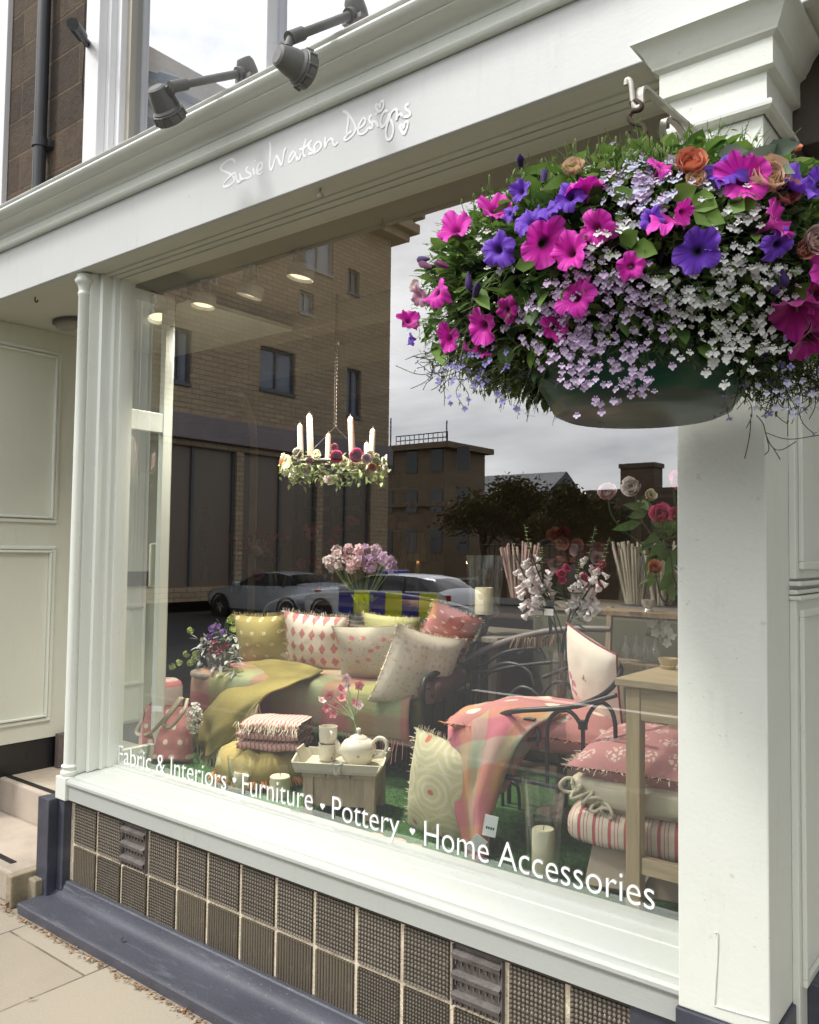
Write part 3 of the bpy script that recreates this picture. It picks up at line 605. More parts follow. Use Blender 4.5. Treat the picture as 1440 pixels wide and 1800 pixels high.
for (u, v, z, s, lab, col) in ((80, 1567, .06, .028, 'curled russet leaf caught at the foot of the slate blue post', (.36, .12, .04)), (8, 1593, .008, .03, 'russet leaf lying by the corner of the lowest step', (.34, .12, .05)), (213, 1655, .058, .014, 'tiny dark twig lying on the blue plinth', (.03, .025, .02)), (56, 1756, .006, .012, 'tiny dark green leaf flat on the paving slab', (.05, .06, .03))):
    p = G(u, v, z); mb = MB()
    for k in range(3): a = rnd.uniform(0, 6.28); d = Vector((math.cos(a), math.sin(a), .5)).normalized(); q = p + Vector((0, 0, .002)); w = d.cross(Vector((0, 0, 1))).normalized() * s * .5; mb.add([q, q + d * s * .6 + w, q + d * s * 1.2 + Vector((0, 0, s * .3)), q + d * s * .6 - w], [(0, 1, 2, 3)])
    o = part('fallen_leaf' if 'leaf' in lab else 'twig', mb, pmat('leaf_' + lab.split()[1], col, .8, .3, 60)); tag(o, lab, 'leaf' if 'leaf' in lab else 'twig')
# ------------------------------------------------------------------ across the street (seen in the window's reflection)
HX = -21.7
hb = thing('stone_hotel', 'tall tan ashlar hotel with small grey windows across the street, reflected in the shop window', 'building', (HX - 5, -16, .04))
def hwin(u0, v0, u1, v1):
    a, b = VX(u0, v0, HX), VX(u1, v1, HX); return (min(a.y, b.y), max(a.y, b.y), b.z, a.z)
wins = [hwin(458, 606, 519, 695), hwin(610, 646, 634, 735), hwin(300, 572, 336, 676), hwin(538, 402, 586, 486), hwin(527, 508, 552, 556), hwin(612, 470, 632, 520)]
wins[3] = (wins[3][0], wins[3][1], wins[3][2] , wins[3][3])
yfar = VX(685, 650, HX).y; ynear = -8.5; ztop = VX(690, 425, HX).z
sb = VX(500, 764, HX).z; sb2 = VX(500, 795, HX).z
shopo = [(-11.9, -8.9, .5, sb2 - .2), (-15.6, -12.2, .5, sb2 - .2), (-19.4, -15.9, .5, sb2 - .2), (-22.4, -19.7, .5, sb2 - .2)]
ext = []
for k in range(3): ext.append((-14.2 + 0, -12.6, 0, 0))
mb = MB(); wall_open(mb, yfar, ynear, .04, ztop, wins + shopo, lambda a, d, z: (HX - d, a, z), .25); part('wall', mb, HOTEL, hb)
mb = MB(); wall_open(mb, HX - 14, HX, .04, ztop, [(HX - 5, HX - 3.2, 6.5, 8.4), (HX - 5, HX - 3.2, 10, 11.8)], lambda a, d, z: (a, ynear - d, z), .25)
mb.add([(HX - 14, yfar, .04), (HX, yfar, .04), (HX, yfar, ztop), (HX - 14, yfar, ztop), (HX - 14, ynear, ztop), (HX, ynear, ztop), (HX - 14, ynear, .04)], [(0, 1, 2, 3), (3, 2, 5, 4), (0, 3, 4, 6)]); part('side_wall', mb, HOTELX, hb)
mb = MB()
for (o_, za, zb) in ((.55, ztop, ztop + .35), (.85, ztop + .3501, ztop + .75), (.65, ztop + .7501, ztop + 1.0), (1.0, ztop + 1.0001, ztop + 1.5), (.5, ztop + 1.5001, ztop + 2.2)):
    mb.box((HX - 14, yfar - o_, za), (HX + o_, ynear + o_, zb))
part('cornice', mb, TRIMSTONE, hb, bevel=.04)
mb = MB(); mb.box((HX + .001, yfar - .05, sb2), (HX + .22, ynear, sb)); mb.box((HX + .001, yfar - .05, sb + .001), (HX + .12, ynear, sb + .18)); part('shop_band', mb, pmat('mauve_grey_band', (.25, .215, .22), .6, .1, 2), hb, bevel=.02)
FRAMEG = pmat('grey_window_frame', (.10, .11, .125), .4, .1)
BROWNG = dark_glass('brown_shop_glass', (.19, .15, .11), .35)
HGLASS = dark_glass('hotel_window_glass', (.16, .20, .26), .06)
LGLASS = dark_glass('pale_window_blind', (.42, .44, .47), .25)
for i, (ya, yb, za, zb) in enumerate(wins):
    m = MB(); f = .09
    for (a, b, c, d) in ((ya, ya + f, za, zb), (yb - f, yb, za, zb), (ya + f, yb - f, za, za + f), (ya + f, yb - f, zb - f, zb), ((ya + yb) / 2 - .05, (ya + yb) / 2 + .05, za + f, zb - f)):
        m.box((HX - .20, a, c), (HX - .10, b, d))
    m.box((HX - .10, ya, za - .09), (HX + .05, yb, za - .001))
    w = part('window', m, FRAMEG if i not in (3, 4) else pmat('pale_window_frame', (.40, .38, .35), .5), hb)
    m = MB(); m.add([(HX - .17, ya, za), (HX - .17, yb, za), (HX - .17, yb, zb), (HX - .17, ya, zb)], [(0, 1, 2, 3)]); part('pane', m, LGLASS if i in (3, 4) else HGLASS, w)
    m = MB(); mid = (ya + yb) / 2
    for k in range(6):
        yy = ya + .1 + k * (yb - ya) * .06
        m.box((HX - .19, yy, za + .1), (HX - .18, yy + (yb - ya) * .035, zb - .1))
    part('curtain', m, pmat('pale_curtain', (.5, .49, .46), .9), w)
for (ya, yb, za, zb) in shopo:
    m = MB()
    for (a, b, c, d) in ((ya, ya + .1, za, zb), (yb - .1, yb, za, zb), ((ya + yb) / 2 - .05, (ya + yb) / 2 + .05, za, zb)): m.box((HX - .2, a, c), (HX - .1, b, d))
    w = part('shop_window', m, FRAMEG, hb); m = MB(); m.add([(HX - .17, ya, za), (HX - .17, yb, za), (HX - .17, yb, zb), (HX - .17, ya, zb)], [(0, 1, 2, 3)]); part('pane', m, BROWNG, w)
# raised letters on the reflected wall
vs, fs = text_mesh('Travelodge'); a, b = VX(384, 488, HX), VX(272, 498, HX)
x1_ = max(v.x for v in vs); h_ = 1.15 * abs(VX(350, 470, HX).z - VX(350, 500, HX).z)
m = MB(); m.add([(HX + .12 + v.z, a.y + (b.y - a.y) * v.x / x1_, a.z - .3 + v.y * h_ / .729) for v in vs], fs); part('raised_letters', m, pmat('pale_sign_letters', (.62, .62, .64), .5), hb)

def car(name, label, loc, mats, estate, police=False):
    t = thing(name, label, 'car', loc, world_built=False)
    L = 4.72
    # x from nose (0) to tail, nose towards -X
    prof = [(0.0, .42, .62, .62, .62), (.10, .30, .74, .74, .72), (.45, .22, .84, .845, .80), (1.15, .20, .93, .94, .86), (1.45, .20, .97, .98, .88), (2.05, .20, .99, 1.31, .89), (2.45, .20, 1.0, 1.375, .90), (3.1, .20, 1.01, 1.385, .90)]
    if estate: prof += [(3.7, .20, 1.02, 1.37, .90), (4.2, .22, 1.03, 1.30, .89), (4.55, .26, 1.02, 1.08, .86), (4.70, .36, .92, .93, .82), (4.74, .45, .70, .70, .78)]
    else: prof += [(3.55, .20, 1.02, 1.32, .90), (4.05, .22, 1.05, 1.10, .89), (4.45, .26, 1.04, 1.05, .86), (4.68, .36, .94, .94, .82), (4.74, .45, .70, .70, .76)]
    mb = MB(); rings = []
    for (x, zs, zb_, zr, hw) in prof:
        hr = hw - .02 if zr - zb_ < .06 else hw * .72
        ring = [(x, -hw * .86, zs), (x, -hw, zs + .12), (x, -hw * 1.0, (zs + zb_) / 2 + .05), (x, -hw * .955, zb_), (x, -hr, zr - .02), (x, -hr * .7, zr + .01), (x, 0, zr + .025)]
        ring += [(p[0], -p[1], p[2]) for p in ring[-2::-1]]; rings.append(ring)
    n = len(rings[0]); vs = [p for r in rings for p in r]; fs = []; mi = []
    for i in range(len(rings) - 1):
        for k in range(n - 1):
            fs.append((i*n+k, (i+1)*n+k, (i+1)*n+k+1, i*n+k+1))
            gl = 0
            tall0 = prof[i][3] - prof[i][2] > .2; tall1 = prof[i+1][3] - prof[i+1][2] > .2
            if k in (3, n - 5) and (tall0 or tall1): gl = 1
            if k in (4, 5, n - 6, n - 7) and (tall0 != tall1): gl = 1
            mi.append(gl)
    mb.v = vs; mb.f = fs; mb.m = mi; mb.uv = [(0, 0)] * len(vs)
    mb.add(rings[0], [tuple(range(n))], 0); mb.add(rings[-1], [tuple(range(n))[::-1]], 0)
    part('body', mb, [mats[0], DARKGLASS], t, smooth=45)
    for (x) in ((.88, 3.72)):
        for s in (-1, 1):
            mb = MB(); mb.lathe([(.14, -.10), (.27, -.11), (.325, -.08), (.335, 0), (.325, .08), (.27, .11), (.14, .10)], 28, (x, s * .80, .335), ax=(0, 1, 0)); w = part('wheel', mb, pmat('tyre', (.02, .02, .02), .8), t, smooth=40)
            mb = MB(); mb.lathe([(0, .06), (.05, .08), (.07, .06), (.19, .05), (.22, .085), (.23, .07)], 20, (x, s * .80, .335), ax=(0, s, 0))
            for k in range(5):
                a = 2 * math.pi * k / 5; mb.tube([(x + .05 * math.cos(a), s * .885, .335 + .05 * math.sin(a)), (x + .21 * math.cos(a), s * .885, .335 + .21 * math.sin(a))], .022, 6)
            part('rim', mb, pmat('alloy', (.35, .35, .36), .35, metal=.6), w, smooth=40)
            mb = MB(); mb.lathe([(.35, .0), (.39, .0), (.40, .03), (.345, .03)], 28, (x, s * .885, .345), ax=(0, s, 0)); part('wheel_arch', mb, BLACKIRON, t, smooth=40)
    for s in (-1, 1):
        mb = MB(); mb.box((.05, s * .55 - .14, .62), (.30, s * .55 + .14, .74)); part('headlight', mb, pmat('headlight', (.55, .57, .6), .15), t, bevel=.03)
        mb = MB(); mb.box((4.52, s * .66 - .10, .78), (4.72, s * .66 + .10, .96)); part('tail_light', mb, pmat('tail_light', (.35, .02, .02), .25), t, bevel=.02)
        mb = MB(); mb.box((1.62, s * .98 - .09, .97), (1.78, s * .98 + .09, 1.10)); part('wing_mirror', mb, mats[0], t, bevel=.03)
        mb = MB()
        for (x, xt, zt) in ((2.78, 2.74, 1.35), (3.55, 3.45, 1.31)): mb.tube([(x, s * .89, 1.0), (xt, s * .665, zt)], .03, 6)
        part('door_pillar', mb, BLACKIRON, t, smooth=60)
    if police:
        mb = MB(); cols = 6; x0 = 1.5; wd = .51
        for r in range(1):
            for k in range(cols):
                for s in (-1, 1): mb.add([(x0 + k * wd, s * .925, .42), (x0 + (k + 1) * wd, s * .925, .42), (x0 + (k + 1) * wd, s * .905, .985), (x0 + k * wd, s * .905, .985)], [(0, 1, 2, 3)], k % 2)
        part('checked_band', mb, [pmat('reflective_blue', (.02, .04, .36), .35), pmat('reflective_yellow', (.90, 1.0, .02), .45)], t)
        mb = MB(); mb.box((2.35, -.5, 1.405), (2.65, .5, 1.48)); part('light_bar', mb, pmat('blue_light_bar', (.02, .05, .30), .15), t, bevel=.03)
    return t
sc_ = car('silver_car', 'silver saloon car parked left of the police car, reflected in the shop window', (-20.6, -14.3, -.33), [pmat('silver_car_paint', (.52, .56, .62), .22, .05, metal=.5)], False)
pc_ = car('police_car', 'white police estate car with a blue and yellow checked band, reflected in the shop window', (-15.95, -13.8, -.26), [pmat('white_car_paint', (.80, .82, .86), .22, .04)], True, True)
pc_.scale = sc_.scale = (1.0, 1.0, 1.0)
# far buildings
MIDSTONE = stone_mat('mid_far_stone', (.24, .18, .12), (.30, .23, .155), (.18, .14, .095), .6, .25, mortar=(.12, .09, .06))
def block(name, label, x0, x1, y0, y1, z, m, roof=None):
    t = thing(name, label, 'building', ((x0 + x1) / 2, (y0 + y1) / 2, 0)); mb = MB(); mb.box((x0, y0, -.1), (x1, y1, z)); part('wall', mb, m, t)
    return t
def V(u, v, yv):  # a point mirrored from a virtual distance yv behind the glass
    return mir(W(u, v, yv))
p0, p1 = V(655, 812, 44), V(782, 812, 44); ptop = p0.z
t = block('flat_roofed_building', 'dark stone flat roofed building with a railed roof box, reflected beside the tan hotel', p0.x, p1.x, p0.y - 5, p0.y, p0.z + .6, MIDSTONE)
mb = MB(); mb.box((p0.x - .4, p0.y - 5.3, p0.z + .6), (p1.x + .6, p0.y + .5, p0.z + 1.0)); mb.box((p0.x, p0.y + .001, p0.z - 3.4), (p1.x + .3, p0.y + .25, p0.z - 3.1)); part('parapet', mb, MIDSTONE, t)
mb = MB(); q0, q1 = V(722, 795, 46), V(757, 806, 46); mb.box((q0.x, q0.y - 2, ptop + .9), (q1.x, q0.y, q0.z + .4)); part('roof_box', mb, pmat('dark_slate', (.05, .052, .06), .6), t)
mb = MB()
for k in range(12): x = q0.x + (p1.x - q0.x) * k / 11; mb.tube([(x, p0.y - .3, ptop + 1), (x, p0.y - .3, ptop + 1.75)], .03, 5)
for zz in (1.4, 1.75): mb.tube([(q0.x, p0.y - .3, ptop + zz), (p1.x, p0.y - .3, ptop + zz)], .04, 5)
mb.tube([(p1.x - .3, p0.y - .6, ptop), (p1.x - .3, p0.y - .6, ptop + 2.6)], .05, 5); mb.tube([(p0.x + 1.2, p0.y - .6, ptop), (p0.x + 1.2, p0.y - .6, ptop + 3.2)], .05, 5)
part('roof_railing', mb, BLACKIRON, t)
for k in range(4):
    for j in range(3):
        mb = MB(); x = p0.x + 1.0 + k * 2.2; mb.box((x, p0.y + .002, 1.6 + j * 2.8), (x + 1.0, p0.y + .05, 3.2 + j * 2.8)); part('window', mb, DARKGLASS, t)
# a lit window on the ground floor of that building
a, b = V(703, 925, 43.6), V(752, 980, 43.6)
p0, p1 = V(795, 862, 60), V(870, 862, 60)
t = block('slate_roof_house', 'long dark house with a grey slate roof, reflected behind the tree', p0.x, p1.x + 4, p0.y - 10, p0.y, p0.z - 1.5, DARKSTONE)
mb = MB(); zz = p0.z - 1.5; mb.prism_x([(p0.y + .4, zz), (p0.y - 5, zz + 3.2), (p0.y - 10.4, zz)], p0.x - .4, p1.x + 4.4); part('roof', mb, pmat('grey_slates', (.12, .13, .15), .6, .2, 2), t)
for k in range(4):
    mb = MB(); x = p0.x + 1 + k * 2.2; mb.box((x, p0.y + .002, 3), (x + 1.2, p0.y + .05, 5)); part('window', mb, DARKGLASS, t)
p0, p1 = V(1030, 862, 50), V(1230, 862, 50)
t = block('dark_terrace', 'dark low terrace with a square chimney, reflected beyond the tallest tree', p0.x, p1.x + 40, p0.y - 10, p0.y, p0.z, DARKSTONE)
mb = MB(); q = V(1120, 832, 52); mb.box((q.x - 1.2, q.y - 1.5, p0.z), (q.x + 1.2, q.y, q.z + .4)); mb.box((q.x - 1.3, q.y - 1.6, q.z + .4), (q.x + 1.3, q.y + .1, q.z + .7)); part('chimney', mb, DARKSTONE, t)
for k in range(8):
    mb = MB(); x = p0.x + 2 + k * 4.5; mb.box((x, p0.y + .002, 2.5), (x + 1.2, p0.y + .05, 4.6)); part('window', mb, DARKGLASS, t)
# trees
LEAFT = pmat('dark_tree_leaves', (.17, .15, .065), .7, .55, 1.0)
BARK = pmat('tree_bark', (.06, .048, .036), .9, .3, 6)
def tree(name, label, base, h, cr_, n, seed, parts_=9):
    rnd = random.Random(seed); t = thing(name, label, 'tree', base); b = Vector(base); mb = MB()
    mb.tube(catmull([b, b + Vector((.1, .0, h * .25)), b + Vector((-.1, .1, h * .5)), b + Vector((.1, 0, h * .8))], 4), [.28 - .2 * k / 12 for k in range(13)], 8); lims = []
    for k in range(parts_):
        a = rnd.uniform(0, 6.28); rr_ = rnd.uniform(.15, 1.0); e = b + Vector((math.cos(a) * cr_ * rr_, math.sin(a) * cr_ * rr_, h * (.50 + (.48 - .28 * rr_ * rr_) * rnd.uniform(.25, 1.05)))); s = b + Vector((0, 0, h * rnd.uniform(.3, .5)))
        mb.tube([s, s.lerp(e, .5) + Vector((0, 0, .3)), e], [.1, .06, .02], 5); lims.append(e)
    part('trunk', mb, BARK, t, smooth=60); mb = MB()
    for k in range(n):
        c = rnd.choice(lims); r = cr_ * .21
        p = c + Vector((rnd.gauss(0, r * .6), rnd.gauss(0, r * .6), rnd.gauss(0, r * .45)))
        u = Vector((rnd.gauss(0, 1), rnd.gauss(0, 1), rnd.gauss(0, .6))).normalized() * .13; w = u.orthogonal().normalized() * .085
        mb.add([p - u, p + w, p + u, p - w], [(0, 1, 2, 3)])
    part('crown', mb, LEAFT, t); return t
p = V(925, 985, 40); tree('broadleaf_tree', 'tallest spreading tree with an olive crown, reflected above the foxgloves', (p.x, p.y, -.1), V(925, 838, 40).z - .8, 4.6, 15000, 3, 22)
p = V(850, 985, 42); tree('broadleaf_tree', 'lower olive tree reflected beside the flat roofed building', (p.x, p.y, -.1), V(860, 865, 42).z, 2.4, 5000, 4)
p = V(1000, 985, 38); tree('broadleaf_tree', 'lower olive tree reflected beside the square chimney', (p.x, p.y, -.1), V(1000, 860, 38).z, 2.4, 5000, 5)
# railings behind the cars and a street sign post
rl = thing('park_wall', 'long low dark stone wall with iron railings reflected behind the police car', 'wall', (-10, -24, 0))
mb = MB(); mb.box((-19, -26.3, -.1), (20, -26, 1.0)); part('wall_body', mb, DARKSTONE, rl)
mb = MB()
for k in range(150): x = -18.8 + k * .25; mb.tube([(x, -26.15, 1.0), (x, -26.15, 2.1)], .02, 4)
mb.tube([(-19, -26.15, 2.0), (20, -26.15, 2.0)], .025, 5); part('railing', mb, BLACKIRON, rl)
# ------------------------------------------------------------------ fabrics (patterns live in the cloth's own UV)
def cloth(name, fn, rough=.9, weave=260, bump=.35, sheen=.3):
    sheen = .04
    weave = 420
    n = NT(name); uv = n.coord('UV'); k = fn(n, uv); x = n.xyz(uv)
    wv = n.math('ADD', n.math('SINE', n.math('MULTIPLY', x[0], weave * 3.1)), n.math('SINE', n.math('MULTIPLY', x[1], weave * 3.1)))
    h = n.math('ADD', n.math('MULTIPLY', wv, .06), n.noise(uv, 22, 5, .6))
    k = n.mix(n.math('MULTIPLY', n.noise(uv, 60, 4, .7), .3), k, n.mix(1, k, (.72, .70, .66), 'MULTIPLY'))
    tr = n.bsdf(k, rough, 0, .2, n.bump(h, bump, .006), sheen)
    return n.done(tr)
def cells(n, uv, kx, ky, stag=True):
    x = n.xyz(uv); X = n.math('MULTIPLY', x[0], kx); Y = n.math('MULTIPLY', x[1], ky)
    if stag: X = n.math('ADD', X, n.math('MULTIPLY', n.math('MODULO', n.math('FLOOR', Y), 2), .5))
    return n.math('SUBTRACT', n.math('FRACT', X), .5), n.math('SUBTRACT', n.math('FRACT', Y), .5)
def wob(n, uv, amt=.012, s=14):
    v = n.n.new('ShaderNodeVectorMath'); v.operation = 'MULTIPLY_ADD'; n.put(v.inputs[0], n.noise(uv, s, 3, w='Color')); v.inputs[1].default_value = (amt * 2,) * 3; n.put(v.inputs[2], uv); return v.outputs[0]
def dots(base, dot, kx, ky, r, ry=1.0, ring=None):
    def fn(n, uv):
        u2 = wob(n, uv); fx, fy = cells(n, u2, kx, ky)
        d = n.math('SQRT', n.math('ADD', n.math('POWER', n.math('ABSOLUTE', fx), 2), n.math('POWER', n.math('ABSOLUTE', n.math('MULTIPLY', fy, ry)), 2)))
        k = n.mix(n.step(d, r, r * .75), base, dot)
        if ring: k = n.mix(n.step(d, r * .45, r * .3), k, ring)
        return k
    return fn
def ikat(base, col, kx, ky, r):
    def fn(n, uv):
        u2 = wob(n, uv, .02, 30); fx, fy = cells(n, u2, kx, ky, False)
        d = n.math('ADD', n.math('MULTIPLY', n.math('ABSOLUTE', fx), 1.25), n.math('ABSOLUTE', fy))
        return n.mix(n.math('MULTIPLY', n.step(d, r, r * .72), n.math('ADD', n.math('MULTIPLY', n.noise(uv, 40, 3), .8), .45)), base, col)
    return fn
def stripes(base, cols, k, axis=0, w=.5):
    def fn(n, uv):
        x = n.xyz(wob(n, uv, .004, 8))[axis]; f = n.math('FRACT', n.math('MULTIPLY', x, k)); o = base
        for i, (c, a, b) in enumerate(cols):
            o = n.mix(n.math('MULTIPLY', n.step(f, a, a + .03), n.step(f, b, b - .03)), o, c)
        return o
    return fn
def plaid(cols_u, cols_v, ku, kv, blend=.5):
    def fn(n, uv):
        x = n.xyz(uv)
        def st(f, cols):
            o = cols[0]; N = len(cols)
            for i in range(1, N): o = n.mix(n.step(f, i / N - .012, i / N + .012), o, cols[i])
            return o
        a = st(n.math('FRACT', n.math('MULTIPLY', x[0], ku)), cols_u); b = st(n.math('FRACT', n.math('MULTIPLY', x[1], kv)), cols_v)
        return n.mix(blend, a, b)
    return fn
def scatter(base, spots):                     # spots: (colour, scale, radius, seed, umin, vmin, vmax)
    def fn(n, uv):
        k = base; x = n.xyz(uv)
        for c, s, r, sd, v0, v1 in spots:
            vv = n.map(wob(n, uv, .02, 20), loc=(sd, sd * .7, 0)); d = n.voro(vv, s, rnd=.75, dim='2D')
            m = n.step(d, r, r * .7); m = n.math('MULTIPLY', m, n.math('MULTIPLY', n.step(x[1], v0 - .03, v0 + .03), n.step(x[1], v1 + .03, v1 - .03)))
            k = n.mix(m, k, c)
        return k
    return fn
def swirl(base, c1, c2):
    def fn(n, uv):
        fx, fy = cells(n, wob(n, uv, .03, 8), 2, 2.5)
        d = n.math('SQRT', n.math('ADD', n.math('POWER', n.math('ABSOLUTE', fx), 2), n.math('POWER', n.math('ABSOLUTE', n.math('MULTIPLY', fy, 1.15)), 2)))
        band = n.step(n.math('SINE', n.math('MULTIPLY', d, 34)), .0, .5)
        k = n.mix(n.math('MULTIPLY', band, .75), base, c1)
        return n.mix(n.step(d, .10, .06), k, c2)
    return fn
def marks(base, L):
    def fn(n, uv):
        x = n.xyz(wob(n, uv, .012, 18)); k = base
        for (u, v, r, a, c) in L:
            d = n.math('SQRT', n.math('ADD', n.math('POWER', n.math('ABSOLUTE', n.math('SUBTRACT', x[0], u)), 2), n.math('POWER', n.math('ABSOLUTE', n.math('MULTIPLY', n.math('SUBTRACT', x[1], v), a)), 2)))
            k = n.mix(n.step(d, r, r * .75), k, c)
        return k
    return fn
def sprig(base, col, kx, ky):
    def fn(n, uv):
        fx, fy = cells(n, uv, kx, ky)
        d = n.math('SQRT', n.math('ADD', n.math('POWER', n.math('ABSOLUTE', fx), 2), n.math('POWER', n.math('ABSOLUTE', fy), 2)))
        v = n.voro(wob(n, uv, .01, 30), kx * 7, rnd=.9, dim='2D')
        return n.mix(n.math('MULTIPLY', n.step(d, .36, .28), n.step(v, .42, .30)), base, col)
    return fn
PINK = (.56, .17, .17); CREAM = (.66, .58, .47); MUST = (.36, .29, .105); OLIVE = (.31, .30, .12)
F = {
 'mustard': cloth('mustard_spot_cloth', dots((.39, .32, .125), (.66, .60, .42), 4.2, 4.6, .16, 1.0, (.42, .36, .17))),
 'ikat': cloth('pink_ikat_cloth', ikat((.70, .61, .53), (.52, .15, .15), 6.2, 4.5, .46)),
 'floral': cloth('taupe_floral_cloth', scatter((.47, .42, .34), [((.55, .18, .19), 5, .20, .2, .42, .95), ((.50, .44, .18), 9, .26, 1.7, .08, .45), ((.62, .45, .28), 7, .17, 3.1, .3, .95), ((.25, .24, .14), 10, .10, 5.3, .3, .9)])),
 'cream': cloth('cream_embroidered_cloth', scatter((.68, .60, .49), [((.62, .46, .40), 10, .25, 4.2, .05, .95), ((.70, .64, .54), 16, .3, 2.2, .05, .95)])),
 'pinkspot': cloth('pink_petal_spot_cloth', dots((.50, .20, .195), (.70, .58, .48), 4.5, 6.0, .24, 2.0)),
 'pinkdot': cloth('pink_big_spot_cloth', dots((.48, .205, .19), (.70, .60, .48), 3.6, 3.8, .19, 1.0)),
 'pinksprig': cloth('pink_sprig_cloth', sprig((.47, .215, .21), (.68, .52, .45), 5, 5)),
 'green': cloth('plain_green_cloth', lambda n, uv: (.38, .37, .17)),
 'throw_mustard': cloth('mustard_wool', lambda n, uv: n.mix(n.noise(uv, 5, 4), (.23, .185, .055), (.30, .245, .075)), .95, 120, .6, .6),
 'tartan': cloth('pink_green_tartan_wool', plaid([(.43, .16, .155), (.30, .28, .11), (.30, .34, .21), (.43, .165, .16), (.31, .285, .115), (.29, .33, .21)], [(.42, .17, .15), (.32, .295, .12), (.30, .32, .17), (.43, .16, .15)], 1.55, 1.05, .42), .95, 110, .6, .6),
 'plaid2': cloth('orange_pink_plaid_wool', plaid([(.50, .15, .18), (.52, .27, .12), (.40, .40, .27), (.50, .17, .20)], [(.50, .20, .19), (.54, .28, .14), (.48, .15, .20), (.42, .46, .33), (.50, .26, .14)], 1.6, 1.5), .95, 110, .6, .6),
 'stripe': cloth('red_ticking_stripe', stripes((.66, .57, .46), [((.50, .12, .12), .1, .34), ((.50, .12, .12), .5, .58), ((.50, .12, .12), .72, .80)], 11)),
 'stripe2': cloth('pink_woven_stripe', stripes((.64, .50, .42), [((.50, .14, .15), .1, .5), ((.56, .28, .25), .62, .8)], 14)),
 'tuft': cloth('cream_tufted_cloth', lambda n, uv: n.mix(n.noise(uv, 9, 4), (.50, .45, .33), (.60, .54, .41))),
 'paisley': cloth('green_paisley_cloth', swirl((.56, .52, .31), (.66, .61, .46), (.52, .16, .12))),
 'butter': cloth('cream_butterfly_cloth', marks((.72, .64, .55), [(.24, .50, .075, 1.5, (.55, .16, .26)), (.34, .44, .06, 1.3, (.60, .22, .32)), (.27, .34, .055, 1.6, (.52, .14, .24)), (.36, .33, .045, 1.2, (.58, .2, .3)), (.30, .43, .014, .3, (.12, .08, .06)), (.60, .63, .02, .5, (.25, .20, .10)), (.63, .60, .016, 1.4, (.30, .24, .12)), (.57, .61, .016, 1.2, (.30, .24, .12))])),
 'lampcloth': cloth('pink_check_cloth', stripes((.50, .40, .33), [((.50, .17, .17), .0, .45)], 2.2, 1)),
 'mattress': cloth('dark_olive_cloth', lambda n, uv: (.10, .085, .04)),
 'sack': cloth('mustard_floor_cloth', dots((.42, .33, .12), (.58, .48, .25), 3, 3, .2)),
}
FR = {'cream': pmat('cream_fringe', (.66, .57, .43), .95, .1), 'gold': pmat('gold_fringe', (.50, .38, .15), .95, .2), 'pink': pmat('pink_fringe', (.56, .22, .2), .95, .2), 'olive': pmat('olive_fringe', (.40, .35, .20), .95, .3), 'orange': pmat('orange_fringe', (.58, .26, .08), .95, .3), 'mix': pmat('tartan_fringe', (.42, .34, .18), .95, .4, 60)}
def strand(mb, p, d, L, w, rnd, droop=0.4):
    p = Vector(p); d = Vector(d).normalized(); s = d.orthogonal().normalized(); s = (s * rnd.uniform(-1, 1) + d.cross(s) * rnd.uniform(-1, 1)).normalized() * w
    q = p + d * L * .5 + Vector((rnd.gauss(0, .1), rnd.gauss(0, .1), -droop * .25)) * L; r = q + d * L * .5 + Vector((rnd.gauss(0, .15), rnd.gauss(0, .15), -droop)) * L * .6
    mb.add([p - s, p + s, q + s, q - s, r + s * .6, r - s * .6], [(0, 1, 2, 3), (3, 2, 4, 5)])
